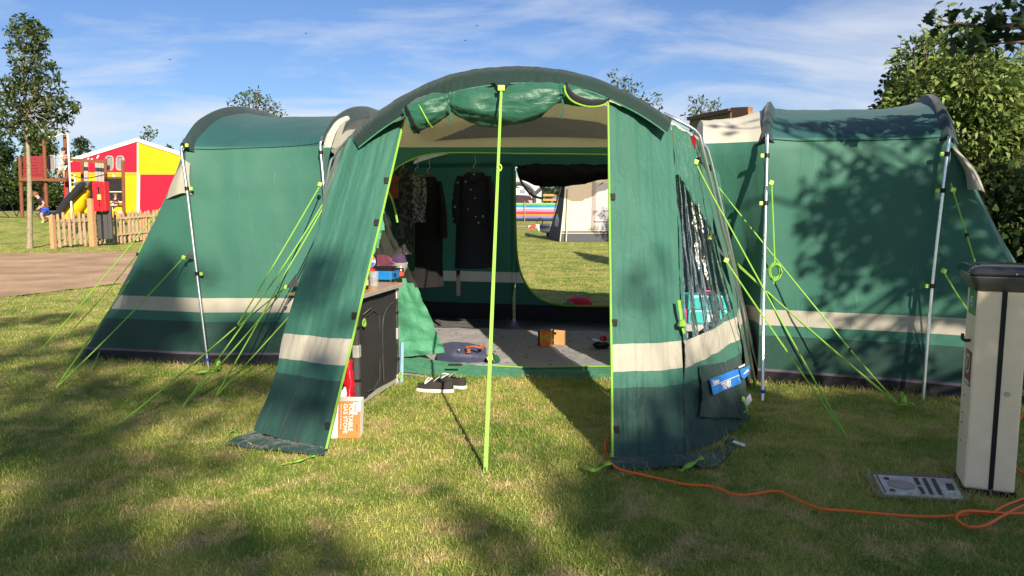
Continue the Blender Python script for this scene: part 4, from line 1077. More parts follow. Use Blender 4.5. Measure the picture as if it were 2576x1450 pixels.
loft('bag_top', [[r_[2] for r_ in frt], [a[2].lerp(b[2], .5) + Vector((0, 0, .02)) for a, b in zip(frt, bck)], [r_[2] for r_ in bck]], m_navy, hb, nu=20, nv=8)
for e in (0, 3): loft('bag_end', [frt[e], bck[e]], m_navy, hb, nu=8, nv=5)
MB().tube(cr([hx(1176, 884, -.09), hx(1178, 874, -.10), hx(1195, 872, -.11), hx(1210, 876, -.10), hx(1218, 868, -.05)], 20), .0085, 7).build('handle', m_tan, hb, True)
MB().box(hx(1178, 880, -.08), (.035, .008, .06), bev=.003).build('handle_tab', m_tan, hb)
MB().box(hx(1212, 874, -.05), (.03, .008, .04), bev=.003).build('handle_tab', m_tan, hb)
MB().box(hx(1154, 882, -.075), (.016, .006, .018), bev=.002).build('stud', mat('brass', (.6, .42, .15), metal=.9, rough=.3), hb)
yb = thing('yellow_bag', 'small green and yellow drawstring bag beside the navy holdall', 'bag', P(1240, 912, 6.35))
loft('bag_body', [[P(1224, 920, 6.34), P(1226, 900, 6.34), P(1230, 888, 6.4)], [P(1240, 924, 6.28), P(1242, 905, 6.3), P(1240, 890, 6.4)], [P(1256, 920, 6.34), P(1257, 908, 6.36), P(1250, 893, 6.42)]], mat('dark_green_nylon', (.012, .075, .045), rough=.5, bump=.5, bscale=30), yb, nu=12, nv=14, wr=.03, ws=(3, 3), thick=.004)
MB().prism([P(1224, 900, 6.27), P(1238, 890, 6.27), P(1240, 905, 6.26), P(1228, 908, 6.26)], (0, .006, 0)).build('yellow_patch', mat('yellow_nylon', (.72, .72, .04), rough=.5), yb)

# carton with orange picture, and flaps, on the carpet
bc0 = G(1358, 872, .04)
ob = thing('orange_box', 'small open carton with orange and yellow picture on the carpet', 'carton', bc0)
br = Matrix.Rotation(R(8), 3, 'Z')
m_obox, n, l, out = nodes_mat('orange_picture')
pr = n.new('ShaderNodeBsdfPrincipled'); pr.inputs['Roughness'].default_value = .5
tcn = n.new('ShaderNodeTexCoord'); nz = n.new('ShaderNodeTexNoise'); nz.inputs['Scale'].default_value = 16; nz.inputs['Detail'].default_value = 3; l.new(tcn.outputs['Object'], nz.inputs[0])
rp = n.new('ShaderNodeValToRGB'); rp.color_ramp.elements[0].color = (.42, .42, .04, 1); rp.color_ramp.elements[0].position = .35; rp.color_ramp.elements[1].color = (.72, .05, .02, 1); rp.color_ramp.elements[1].position = .65
e = rp.color_ramp.elements.new(.5); e.color = (.85, .22, .01, 1); l.new(nz.outputs[0], rp.inputs[0]); l.new(rp.outputs[0], pr.inputs['Base Color']); l.new(pr.outputs[0], out.inputs[0])
def bl(x, y, z): return bc0 + br @ Vector((x, y, z))
w_, d_, h_ = .115, .11, .145
MB().add([bl(0, 0, 0), bl(w_, 0, 0), bl(w_, 0, h_), bl(0, 0, h_)], [[0, 1, 2, 3]]).build('picture_face', m_obox, ob)
m_bdark = mat('dark_print', (.035, .018, .012), rough=.5); m_kraft = mat('kraft_card', (.48, .27, .11), rough=.8, var=.08)
MB().add([bl(0, d_, 0), bl(0, 0, 0), bl(0, 0, h_), bl(0, d_, h_)], [[0, 1, 2, 3]]).build('side_face', m_bdark, ob)
MB().add([bl(w_, 0, 0), bl(w_ + .03, d_, 0), bl(w_ + .03, d_, h_), bl(w_, 0, h_)], [[0, 1, 2, 3]]).build('side_face', mat('olive_print', (.10, .11, .03)), ob)
MB().add([bl(0, d_, 0), bl(w_ + .03, d_, 0), bl(w_ + .03, d_, h_), bl(0, d_, h_)], [[0, 1, 2, 3]]).build('back_face', m_kraft, ob)
MB().prism([bl(w_ + .035, .07, 0), bl(w_ + .125, .02, 0), bl(w_ + .125, .02, h_ * .98), bl(w_ + .035, .07, h_)], (0, .004, 0)).build('open_flap', m_kraft, ob)
MB().prism([bl(w_ + .125, .022, 0), bl(w_ + .145, .06, 0), bl(w_ + .145, .06, h_ * .96), bl(w_ + .125, .022, h_ * .98)], (.003, 0, 0)).build('open_flap', mat('kraft_edge', (.33, .15, .05)), ob)
MB().prism([bl(w_, 0, h_), bl(w_ + .05, .0, h_ - .02), bl(w_ + .035, .02, h_ - .045)], (0, .004, 0)).build('corner_flap', m_bdark, ob)
tq = G(1512, 876, .04)
tr_ = thing('toy_helicopter', 'black and red toy lying on the carpet by the right panel', 'toy', tq)
MB().lathe(tq + Vector((0, 0, .035)), [(.0, -.035), (.05, -.028), (.07, 0), (.05, .022), (.0, .03)], 12, 1.3, .8).build('hull', mat('toy_black', (.014, .014, .018), rough=.3), tr_, True)
MB().box(tq + Vector((-.035, -.02, .075)), (.10, .06, .008), Matrix.Rotation(R(12), 3, 'Y')).build('canopy', mat('toy_grey', (.4, .42, .46), rough=.3), tr_)
MB().lathe(tq + Vector((.02, .02, .07)), [(.035, 0), (.03, .03), (.018, .05), (.0, .052)], 12).build('cabin', mat('toy_red', (.42, .012, .02), rough=.35), tr_, True)
MB().bar(tq + Vector((-.07, -.03, .06)), tq + Vector((-.125, -.05, .002)), .016, .004).build('skid', mat('toy_olive', (.25, .25, .16)), tr_)
cu_p = G(1455, 790, .0); cu_p = Vector((P(1455, 760, 9.55).x, 9.55, .0))
cq = thing('red_cushion', 'red cushion with green edge lying on the grass outside the rear door', 'cushion', cu_p)
MB().lathe(cu_p + Vector((0, 0, .0)), [(.0, .0), (.15, .01), (.19, .06), (.18, .13), (.12, .185), (.0, .20)], 20, 1.0, .8).build('pad', mat('melon_red', (.62, .012, .045), rough=.7), cq, True)
MB().lathe(cu_p + Vector((-.03, 0, .0)), [(.0, .0), (.16, .008), (.185, .05), (.182, .10), (.16, .14)], 20, 1.0, .8).build('rind', mat('melon_green', (.05, .30, .09), rough=.7), cq, True)

# hanging clothes inside
def garment(label, cx, top, bot, halfw, Y, m_, sleeves=None, collar=None, hanger=True, cat='robe', sk=None, yaw=0.0, hang_z=1.86):
    c = P(cx, top, Y); t = thing('hanging_' + cat, label, cat, c, 'clothes hanging inside the tent')
    zt, zb = c.z, P(cx, bot, Y).z
    s = Y / F; cyw, syw = math.cos(yaw), math.sin(yaw)
    frt, bck = [], []
    for i, (u, k) in enumerate([(0, .30), (.03, .62), (.09, .92), (.2, 1.0), (.45, .90), (.75, .94), (1, 1.0)]):
        z = zt + (zb - zt) * u; hw = halfw * s * k; dp = .05 if u > .05 else .025
        def pt(a, d): return Vector((c.x + cyw * a - syw * d, Y + syw * a + cyw * d, z))
        frt.append([pt(-hw, 0), pt(-hw * .5, -dp), pt(0, -dp * 1.1), pt(hw * .5, -dp), pt(hw, 0)]); bck.append([pt(-hw, 0), pt(-hw * .5, dp), pt(0, dp), pt(hw * .5, dp), pt(hw, 0)])
    fold = lambda u, v: .012 * math.sin(v * 19 + u * 3) * u
    loft('front', frt, m_, t, nu=20, nv=30, disp=fold, wr=.01, ws=(4, 3), seed=cx * .01)
    loft('back', bck, m_, t, nu=14, nv=20)
    for sg, (ex, ey, ww) in zip((-1, 1), sleeves or ()):
        if ex is None: continue
        a = P(cx + sg * halfw * .72, top + (bot - top) * .05, Y); b = P(ex, ey, Y - .02); k = MB()
        k.tube(cr([a, a.lerp(b, .5) + Vector((sg * .02, -.03, .0)), b], 10), [ww * s * (.8 + .35 * i / 10) for i in range(11)], 12, flat=.5).build('sleeve', m_, t, True)
    if collar: MB().tube(cr([P(cx - 18, top + 4, Y - .05), P(cx, top + 22, Y - .07), P(cx + 18, top + 4, Y - .05)], 12), .022, 8).build('collar', m_, t, True)
    if hanger:
        hz = Vector((c.x, Y, zt + .0)); hgr = MB()
        hgr.tube(cr([hz + Vector((-halfw * s * .7 * cyw, -halfw * s * .7 * syw, -.05)), hz + Vector((0, 0, .03)), hz + Vector((halfw * s * .7 * cyw, halfw * s * .7 * syw, -.05))], 12), .009, 6).build('hanger', mat('hanger_wood', (.16, .07, .025), rough=.5), t, True)
        MB().tube(cr([hz + Vector((0, 0, .03)), hz + Vector((0, 0, .07)), hz + Vector((.02, 0, .09)), Vector((c.x + .01, Y, max(hang_z, zt + .11)))], 12), .003, 5).build('hook', m_steel, t, True)
    return t
m_floral, n, l, out = nodes_mat('navy_floral')
pr = n.new('ShaderNodeBsdfPrincipled'); pr.inputs['Roughness'].default_value = .85
geo = n.new('ShaderNodeNewGeometry'); vo = n.new('ShaderNodeTexVoronoi'); vo.inputs['Scale'].default_value = 13; l.new(geo.outputs['Position'], vo.inputs[0])
sp = n.new('ShaderNodeSeparateXYZ'); l.new(geo.outputs['Position'], sp.inputs[0])
cmp_ = n.new('ShaderNodeMath'); cmp_.operation = 'LESS_THAN'; cmp_.inputs[1].default_value = .17; l.new(vo.outputs['Distance'], cmp_.inputs[0])
gt_ = n.new('ShaderNodeMath'); gt_.operation = 'GREATER_THAN'; gt_.inputs[1].default_value = 1.16; l.new(sp.outputs[2], gt_.inputs[0])
ml = n.new('ShaderNodeMath'); ml.operation = 'MULTIPLY'; l.new(cmp_.outputs[0], ml.inputs[0]); l.new(gt_.outputs[0], ml.inputs[1])
hsv = n.new('ShaderNodeMixRGB'); hsv.inputs[0].default_value = .55; l.new(vo.outputs['Color'], hsv.inputs[1]); hsv.inputs[2].default_value = (.22, .16, .14, 1)
mxc = n.new('ShaderNodeMixRGB'); l.new(ml.outputs[0], mxc.inputs[0]); mxc.inputs[1].default_value = (.006, .007, .016, 1); l.new(hsv.outputs[0], mxc.inputs[2])
l.new(mxc.outputs[0], pr.inputs['Base Color']); l.new(pr.outputs[0], out.inputs[0])
def speckle(name, a, b, sc, th):
    m, n, l, out = nodes_mat(name); pr = n.new('ShaderNodeBsdfPrincipled'); pr.inputs['Roughness'].default_value = .9
    geo = n.new('ShaderNodeNewGeometry'); nz = n.new('ShaderNodeTexNoise'); nz.inputs['Scale'].default_value = sc; nz.inputs['Detail'].default_value = 3; l.new(geo.outputs['Position'], nz.inputs[0])
    rp = n.new('ShaderNodeValToRGB'); rp.color_ramp.elements[0].color = (*a, 1); rp.color_ramp.elements[0].position = th; rp.color_ramp.elements[1].color = (*b, 1); rp.color_ramp.elements[1].position = th + .06
    l.new(nz.outputs[0], rp.inputs[0]); l.new(rp.outputs[0], pr.inputs['Base Color']); l.new(pr.outputs[0], out.inputs[0]); return m
m_dark = mat('black_wool', (.0065, .006, .007), rough=.95)
garment('long navy dressing gown with pale flowers hanging near the rear door', 1192, 434, 676, 50, 7.6, m_floral, sleeves=((1150, 560, 20), (1238, 575, 20)), collar=True, cat='robe')
garment('long black robe hanging left of the flowery dressing gown', 1076, 445, 722, 40, 7.3, m_dark, sleeves=((None, 0, 0), (1116, 598, 17)), cat='robe', yaw=.5)
garment('grey and white leafy patterned shirt hanging in front of the black robe', 1046, 443, 560, 26, 7.1, speckle('leaf_print', (.20, .20, .19), (.02, .025, .025), 38, .5), sleeves=((None, 0, 0), (1062, 535, 13)), cat='shirt', yaw=.6)
garment('dark green camouflage garment hanging leftmost among the clothes', 1015, 432, 640, 26, 7.0, speckle('camo_print', (.012, .015, .013), (.06, .065, .055), 22, .5), cat='coat', yaw=.7)
garment('rust coloured blouse hanging at the far left behind the camouflage garment', 987, 440, 500, 16, 6.9, mat('rust_cloth', (.20, .055, .025), rough=.9), cat='blouse', yaw=.7)
bl2 = MB().box(P(1153, 712, 7.55), (.04, .01, .26)).build('belt', m_dark); tag(bl2, 'black cloth belt dangling below the flowery dressing gown', 'belt')

# table with stacked aqua cases behind the clear window
TY = 5.5
tz = P(1775, 822, TY).z
tb = thing('camp_table', 'low grey folding camp table behind the clear side window', 'table', (1.5, 5.7, 0))
T0 = Vector((P(1720, 828, TY).x, TY, tz)); 
MB().box((T0.x + .185, TY + .2, tz), (.37, .42, .022), bev=.004).build('top', mat('table_grey', (.36, .37, .38), rough=.5), tb)
MB().box((T0.x + .185, TY - .015, tz - .014), (.38, .014, .034)).build('rail', m_alu, tb)
for dx, dy in ((.03, .03), (.34, .03), (.03, .37), (.34, .37)): MB().tube([(T0.x + dx, TY + dy, .0), (T0.x + dx, TY + dy, tz - .01)], .011, 8).build('leg', m_alu, tb, True)
m_aqua = mat('aqua_plastic', (.035, .46, .47), rough=.35, var=.05); m_rose = mat('rose_plastic', (.62, .05, .12), rough=.4)
x0, x1 = P(1733, 800, 5.56).x, P(1843, 800, 5.56).x; xm = (x0 + x1) / 2
lowc = thing('aqua_case', 'lower aqua plastic storage case with pale label on the camp table', 'case', (xm, 5.68, tz + .012), 'stacked aqua cases')
MB().box((xm, 5.68, tz + .012 + .05), (x1 - x0, .2, .10), bev=.012).build('body', m_aqua, lowc)
MB().box((xm + .02, 5.575, tz + .05), (.10, .006, .055)).build('label', mat('grey_label', (.55, .56, .58)), lowc)
MB().box((xm - .13, 5.575, tz + .06), (.03, .012, .06), bev=.004).build('latch', m_rose, lowc)
upc = thing('aqua_case', 'upper aqua plastic case with pink handle stacked on the lower one', 'case', (xm, 5.68, tz + .114), 'stacked aqua cases')
MB().box((xm, 5.68, tz + .114 + .055), (x1 - x0 + .01, .21, .108), bev=.016).build('body', m_aqua, upc)
MB().box((xm, 5.68, tz + .120), (x1 - x0 + .018, .218, .012), bev=.003).build('rim', mat('aqua_dark', (.02, .30, .32)), upc)
MB().tube(cr([(xm - .07, 5.68, tz + .222), (xm - .05, 5.68, tz + .24), (xm + .05, 5.68, tz + .24), (xm + .07, 5.68, tz + .222)], 12), .009, 6).build('handle', m_rose, upc, True)
rc_ = thing('red_tub', 'small red tub beside the aqua cases behind the clear window', 'tub', (x0 - .045, 5.6, tz + .012))
MB().lathe((x0 - .045, 5.6, tz + .012), [(.03, 0), (.036, .004), (.04, .10), (.042, .104), (.0, .106)], 14).build('pot', m_rose, rc_, True)

# orange mains cable
m_cable = mat('orange_cable', (.72, .13, .02), rough=.45, var=.05)
cpts = [P(1533, 1098, 4.2), P(1524, 1112, 4.16), P(1522, 1130, 4.1), P(1530, 1150, 4.05), G(1540, 1168, .03), G(1566, 1183, .03), G(1640, 1200, .03), G(1720, 1218, .032), G(1790, 1224, .03), G(1850, 1245, .03), G(1900, 1243, .03), G(1955, 1236, .032), G(1995, 1253, .03), G(2060, 1279, .03), G(2150, 1287, .028), G(2250, 1296, .028), G(2330, 1300, .028), G(2400, 1298, .028), G(2450, 1290, .03), G(2490, 1292, .03), G(2530, 1272, .03), G(2590, 1250, .03), G(2640, 1240, .03)]
MBc = MB().tube(cr(cpts, 220), .0062, 7)
tag(MBc.build('extension_cable', m_cable, None, True), 'long orange mains cable snaking across the grass from the porch', 'cable')
c2 = [G(2640, 1262, .03), G(2580, 1270, .035), G(2520, 1300, .035), G(2480, 1322, .035), G(2440, 1326, .035), G(2412, 1312, .035), G(2408, 1296, .04), G(2430, 1286, .045), G(2480, 1288, .04), G(2540, 1292, .035), G(2600, 1290, .03)]
c3 = [P(2700, 1010, 3.75), P(2600, 1020, 3.85), P(2552, 1080, 3.8), P(2552, 1130, 3.75), G(2556, 1175, .03), G(2600, 1200, .03), G(2680, 1205, .03)]
tag(MB().tube(cr(c2, 120), .0062, 7).build('hookup_cable', m_cable, None, True), 'orange cable coiled in a loop at the foot of the power post', 'cable')
tag(MB().tube(cr(c3, 60), .0062, 7).build('hookup_cable', m_cable, None, True), 'orange cable hanging down on the right of the power post', 'cable')

# power post
m_post = mat('cream_post', (.82, .675, .48), rough=.55, var=.09, vscale=7, bump=.15, bscale=400)
m_cap = mat('grey_cap', (.10, .10, .115), rough=.4); m_capd = mat('dark_cap', (.028, .028, .035), rough=.16, spec=.6, coat=.3)
pp = thing('power_post', 'cream electric hook-up post with dark cap on the lawn at the right edge', 'post', G(2480, 1247))
fy = G(2490, 1248).y; fxl, fxr = P(2433, 1240, fy).x, P(2549, 1240, fy).x; wd = .212; dp_ = .22
PZ = P(2480, 733, fy).z
prot = Matrix.Rotation(R(-21), 3, 'Z'); pc = G(2487, 1246) + prot @ Vector((0, dp_ / 2, 0))
def pp_(x, y, z): return pc + prot @ Vector((x, y - dp_ / 2, 0)) + Vector((0, 0, z))
sh_ = MB().box(pp_(0, dp_ / 2, PZ / 2 + .01), (wd, dp_, PZ - .02), prot, bev=.012).build('shaft', m_post, pp)
MB().box(pp_(.006, -.001, PZ / 2 + .012), (.021, .004, PZ - .03), prot).build('groove', m_black, sh_)
MB().box(pp_(0, dp_ / 2, .012), (wd + .012, dp_ + .012, .024), prot, bev=.003).build('base_gasket', m_black, pp)
def ringz(hx_, hy_, z, r=.03, k=5):
    o = []
    for cxs, cys, a0_ in ((1, 1, 0), (-1, 1, 90), (-1, -1, 180), (1, -1, 270)):
        for i in range(k + 1):
            a = R(a0_ + 90 * i / k); o.append(pp_(cxs * (hx_ - r) + r * math.cos(a), dp_ / 2 + cys * (hy_ - r) + r * math.sin(a), z))
    return o
def stack(levels, m_, name):
    v, f = [], []; k = 24
    for L_ in levels: v += ringz(*L_)
    for i in range(len(levels) - 1):
        for j in range(k): f.append([i * k + j, i * k + (j + 1) % k, (i + 1) * k + (j + 1) % k, (i + 1) * k + j])
    f += [list(range(k))[::-1], list(range((len(levels) - 1) * k, len(levels) * k))]
    return mesh_obj(name, v, f, m_, pp, True)
hw = wd / 2; hd_ = dp_ / 2
stack([(hw + .004, hd_ + .004, PZ - .004), (hw + .040, hd_ + .06, PZ + .062), (hw + .043, hd_ + .064, PZ + .070)], m_cap, 'cap_collar')
stack([(hw + .044, hd_ + .066, PZ + .0705), (hw + .047, hd_ + .070, PZ + .080), (hw + .046, hd_ + .068, PZ + .098), (hw + .032, hd_ + .05, PZ + .112), (hw - .03, hd_ - .03, PZ + .122)], m_capd, 'cap_top')
MB().box(pp_(.03, -.074, PZ + .085), (.007, .006, .007), prot).build('cap_screw', m_alu, pp)
MB().tube([pp_(.045, -.001, .50), pp_(.045, -.006, .50)], .012, 14).build('lock', m_steel, pp)
sgn_g = MB().box(pp_(-hw - .001, .085, PZ - .065), (.003, .15, .12), prot).build('green_sign', mat('green_sign', (.03, .17, .035), rough=.4), pp)
text_mesh('lettering', '45', .075, m_white, sgn_g, pp_(-hw - .0035, .135, PZ - .09), prot @ Vector((0, -1, 0)), (0, 0, 1), off=.001)
sgn_r = MB().box(pp_(-hw - .001, .085, .60), (.003, .13, .17), prot).build('red_sign', mat('red_sign', (.24, .028, .022), rough=.4), pp)
disc('warning_mark', pp_(-hw - .004, .085, .62), .05, m_white, sgn_r, nrm=prot @ Vector((-1, 0, 0)))
disc('warning_centre', pp_(-hw - .006, .085, .62), .034, mat('red_sign', (.24, .028, .022)), sgn_r, nrm=prot @ Vector((-1, 0, 0)))
MB().box(pp_(-hw - .006, .085, .62), (.004, .012, .045), prot).build('warning_bolt', m_white, sgn_r)
MB().box(pp_(-hw - .0035, .085, .532), (.003, .11, .016), prot).build('warning_text', m_white, sgn_r)
hk = MB(); hk.tube(cr([pp_(-hw, .08, .735), pp_(-hw - .02, .08, .732), pp_(-hw - .034, .08, .742), pp_(-hw - .034, .08, .765)], 14), .008, 7).build('cable_hook', mat('brown_plastic', (.05, .03, .022), rough=.5), pp, True)
MB().box(pp_(hw + .035, .1, .92), (.07, .1, .11), prot, bev=.012).build('socket_cover', mat('socket_white', (.5, .5, .52), rough=.4), pp)
for a, b in ((-.08, .31), (-.085, .36), (-.07, .45), (-.075, .22)): MB().lathe(pp_(-hw - .0005, -a + .06, b), [(.004, -.003), (.004, .003)], 6).build('rivet', m_dgrey, pp)

# drain cover set in concrete left of the post
dk = thing('drain_cover', 'grey metal drain cover set in concrete beside the power post', 'drain cover', G(2320, 1225))
dq = [G(2162, 1184, .008), G(2410, 1193, .008), G(2444, 1262, .008), G(2208, 1250, .008)]
MB().prism(dq, (0, 0, -.03)).build('concrete_surround', mat('old_concrete', (.20, .155, .12), rough=.95, bump=.6, bscale=60), dk)
lq_ = [G(2197, 1194, .013), G(2398, 1205, .013), G(2424, 1255, .013), G(2222, 1243, .013)]
lid = MB().prism(lq_, (0, 0, -.02)).build('lid', mat('galvanised', (.46, .46, .46), rough=.6, var=.25, vscale=30, bump=.3, bscale=80), dk)
def lp(u, v): return (lq_[0].lerp(lq_[1], u)).lerp(lq_[3].lerp(lq_[2], u), v) + Vector((0, 0, .002))
for u0, u1, v0, v1 in ((.49, .545, .08, .46), (.49, .545, .55, .9), (.60, .65, .08, .9), (.71, .765, .08, .9), (.86, .95, .3, .62)):
    MB().prism([lp(u0, v0), lp(u1, v0), lp(u1, v1), lp(u0, v1)], (0, 0, .0015)).build('slot', mat('slot_dark', (.07, .06, .055), rough=.9), lid)
cl_ = lp(.29, .5); MB().lathe(cl_, [(.062, 0), (.062, .003), (.054, .003), (.054, .0005), (.0, .0005)], 24).build('round_hatch', mat('hatch', (.30, .27, .25), rough=.8), lid)
for u, v in ((.14, .22), (.14, .82)): MB().lathe(lp(u, v), [(.014, 0), (.012, .006), (.0, .007)], 10).build('bolt', mat('rusty', (.14, .07, .04), rough=.8), lid)
MB().prism([lp(.03, .04), lp(.045, .04), lp(.045, .96), lp(.03, .96)], (0, 0, .001)).build('joint', mat('slot_dark', (.03, .03, .03)), lid)
pl = MB().prism([G(1842, 1112, .03), G(1847, 1108, .034), G(1876, 1118, .026), G(1872, 1123, .024)], (0, 0, -.004)).build('plastic_strip', mat('white_plastic', (.62, .63, .66)))
tag(pl, 'white plastic strip lying on the grass by the right porch wall', 'strip')
# fallen leaves and straws scattered over the lawn
random.seed(5); m_leafd = mat('dead_leaf', (.16, .07, .025), rough=.8)
for i, (x, y) in enumerate(((2070, 1148), (2196, 1250), (1980, 1300), (1750, 1265), (1880, 1405), (2350, 1380), (2180, 1410), (1120, 1330), (1890, 1100), (2050, 1360), (980, 1420), (2300, 1090))):
    p = G(x, y, .032); a = random.uniform(0, 6.28); s_ = random.uniform(.012, .02)
    d = Vector((math.cos(a), math.sin(a), .1)) * s_; e = Vector((-math.sin(a), math.cos(a), .3)) * s_ * .5
    o = MB().add([p - d, p + e * .9 + d * .1, p + d, p - e * .9 + d * .1, p + Vector((0, 0, -.004))], [[0, 4, 1], [1, 4, 2], [2, 4, 3], [3, 4, 0]]).build('dead_leaf', m_leafd)
    tag(o, 'small curled brown dead leaf lying on the lawn', 'leaf', 'dead leaves on the lawn')
# ------------------------------------------------------------------ background: playground, marquee, fence, far campers
m_timber = mat('brown_timber', (.155, .055, .025), rough=.8, var=.2, vscale=9, bump=.2, bscale=40)
m_fence = mat('fence_timber', (.34, .235, .155), rough=.9, var=.2, vscale=7, bump=.2, bscale=40)
m_red = mat('marquee_red', (.52, .008, .03), rough=.35, var=.14, vscale=.9, bump=.8, bscale=1.6); m_yel = mat('marquee_yellow', (.60, .34, .004), rough=.35, var=.10, vscale=.9, bump=.8, bscale=1.6)
m_pvcw = mat('marquee_white', (.66, .64, .62), rough=.4, var=.04); m_grp = mat('grey_panel', (.20, .19, .195), rough=.5)
def gpt(x, Y): 
    q = P(x, 560, Y); return Vector((q.x, Y, terrain(q.x, Y)))

# picket fence
fp = thing('picket_fence', 'low weathered wooden picket fence beyond the gravel road', 'fence', gpt(150, 23))
def fence_y(x): return 22.6 + (x - 130) * .0125
pk_me = None; xs = list(np.linspace(133, 226, 8)) + list(np.linspace(250, 470, 22))
for i, x in enumerate(xs):
    Y = fence_y(x); b = gpt(x, Y); hgt = 1.06 + .03 * math.sin(i * 2.1)
    if pk_me is None:
        w = .046; o = MB().prism([(-w, 0, .05), (w, 0, .05), (w, 0, 1.0), (w * .6, 0, 1.06), (-w * .6, 0, 1.06), (-w, 0, 1.0)], (0, .02, 0)).build('picket', m_fence); pk_me = o.data
    else:
        o = bpy.data.objects.new('picket', pk_me); COL.objects.link(o)
    o.location = b + Vector((random.uniform(-.02, .02), -.03, random.uniform(-.04, .04))); o.rotation_euler = (0, R(random.uniform(-1.2, 1.2)), R(-12)); put(o, fp)
for z in (.3, .82):
    for xa, xb in ((130, 238), (238, 480)):
        a, b = gpt(xa, fence_y(xa)), gpt(xb, fence_y(xb)); MB().bar(a + Vector((0, .03, z)), b + Vector((0, .03, z)), .035, .07).build('rail', m_fence, fp)
for x, hh, w in ((237, 1.5, .16), (130, 1.0, .12), (360, .95, .1), (480, .95, .1)):
    b = gpt(x, fence_y(x) - .05 * (x == 237)); MB().box(b + Vector((0, .02 if x != 237 else -.12, hh / 2)), (w, w, hh), Matrix.Rotation(R(-12), 3, 'Z'), bev=.01).build('post', mat('post_timber', (.42, .235, .115), rough=.85, var=.15), fp)
# fire point
fb = gpt(262, fence_y(262) - .35); fire = thing('fire_point', 'red and black fire point box on grey legs in front of the picket fence', 'fire point', fb)
z0, z1 = P(255, 532, fb.y).z, P(255, 456, fb.y).z; xa, xb, xc = P(229, 500, fb.y).x, P(241, 500, fb.y).x, P(272, 500, fb.y).x
MB().box(((xa + xb) / 2 + .02, fb.y + .1, (z0 + z1) / 2 - .0), (xb - xa + .04, .3, z1 - z0), bev=.03).build('black_side', m_black, fire)
rdx = MB().box(((xb + xc) / 2, fb.y - .02, (z0 + z1) / 2 - .01), (xc - xb, .3, (z1 - z0) * .98), bev=.03).build('red_door', mat('fire_red', (.62, .012, .02), rough=.4), fire)
xm = (xb + xc) / 2
MB().box((xm, fb.y - .175, z1 - .28), (.05, .012, .2)).build('bell_mark', m_black, rdx); MB().box((xm, fb.y - .175, z1 - .22), (.09, .011, .03)).build('bell_mark', m_black, rdx)
MB().box((xm + .01, fb.y - .175, (z0 + z1) / 2 - .03), (.12, .012, .17)).build('sticker', mat('sticker_yellow', (.5, .36, .1)), rdx)
MB().box((xm, fb.y - .175, z0 + .25), (.035, .012, .22)).build('bell_mark', m_black, rdx); MB().box((xm, fb.y - .175, z0 + .34), (.09, .011, .025)).build('bell_mark', m_black, rdx)
for dx in (-.18, 0.02, .16): MB().box((xm + dx, fb.y + .1, z0 / 2 + .2), (.13, .1, z0 - .05), bev=.015).build('leg', m_dgrey, fire)

# marquee
MY = 45.0; mk = thing('marquee', 'red and yellow chequered marquee with white roof edge behind the playground', 'marquee', gpt(346, MY))
def mp_(x, y, d=0): return P(x, y, MY + d)
gz_ = terrain(-20, 45)
def quad(name, pts, m_, d=0, par=None): 
    q = [mp_(x, y) + Vector((0, d, 0)) for x, y in pts]; q = [Vector((p.x, p.y, max(p.z, gz_))) for p in q]
    return MB().prism(q, (0, .06, 0)).build(name, m_, par or mk)
quad('gable_red', [(346, 357), (346, 437), (163, 437), (163, 412)], m_red)
quad('gable_yellow', [(348, 357), (500, 407), (500, 437), (348, 437)], m_yel)
quad('wall_yellow', [(163, 439), (346, 439), (346, 560), (163, 560)], m_yel)
quad('wall_red', [(353, 439), (500, 439), (500, 560), (353, 560)], m_red, .01)
quad('seam_strip', [(346, 439), (353, 439), (353, 560), (346, 560)], m_pvcw, -.05)
quad('seam_strip', [(345.5, 360), (348.5, 360), (348.5, 440), (345.5, 440)], m_pvcw, -.05)
quad('frill_strip', [(163, 434), (500, 434), (500, 440), (163, 440)], mat('frill', (.62, .30, .02)), -.04)
for pts in ([(346, 348), (150, 408), (150, 418), (346, 357)], [(346, 348), (510, 401), (510, 410), (346, 357)]):
    quad('roof_edge', pts, m_pvcw, -.08)
ra, rb_, rcx = mp_(346, 349), mp_(150, 409), mp_(510, 402)
for e in (rb_, rcx): mesh_obj('roof', [ra, e, e + Vector((-3, 14, 0)), ra + Vector((-3, 14, 0))], [[0, 1, 2, 3]], m_pvcw, mk)
e0 = mp_(163, 412); mesh_obj('side_wall', [e0, Vector((e0.x, e0.y, gz_)), Vector((e0.x - 3, e0.y + 14, gz_)), e0 + Vector((-3, 14, 0))], [[0, 1, 2, 3]], m_yel, mk)
for x in (185, 262, 284): 
    quad('wall_strip', [(x, 439), (x + 5, 439), (x + 5, 560), (x, 560)], m_pvcw, -.03)
quad('red_panel', [(163, 439), (176, 439), (176, 560), (163, 560)], m_red, -.02)
random.seed(21)
for x, y, h_, sl_ in ((218, 398, 8, 4), (226, 399, 10, 5), (243, 391, 8, 4)):
    quad('painted_stroke', [(x, y + h_), (x + 4, y + h_), (x + 4 + sl_, y), (x + sl_, y)], m_pvcw, -.05)
ow = quad('opening', [(269, 448), (312, 448), (312, 512), (269, 512)], mat('inside_shade', (.006, .006, .008)), -.04)  # no hole: a near-black panel paints the shade inside the marquee
quad('opening_frame', [(267, 445), (314, 445), (314, 450), (267, 450)], mat('brown_frame', (.12, .05, .03)), -.08, ow); quad('opening_rail', [(269, 482), (312, 482), (312, 484), (269, 484)], m_pvcw, -.08, ow); quad('opening_rail', [(269, 507), (312, 507), (312, 510), (269, 510)], m_pvcw, -.08, ow)

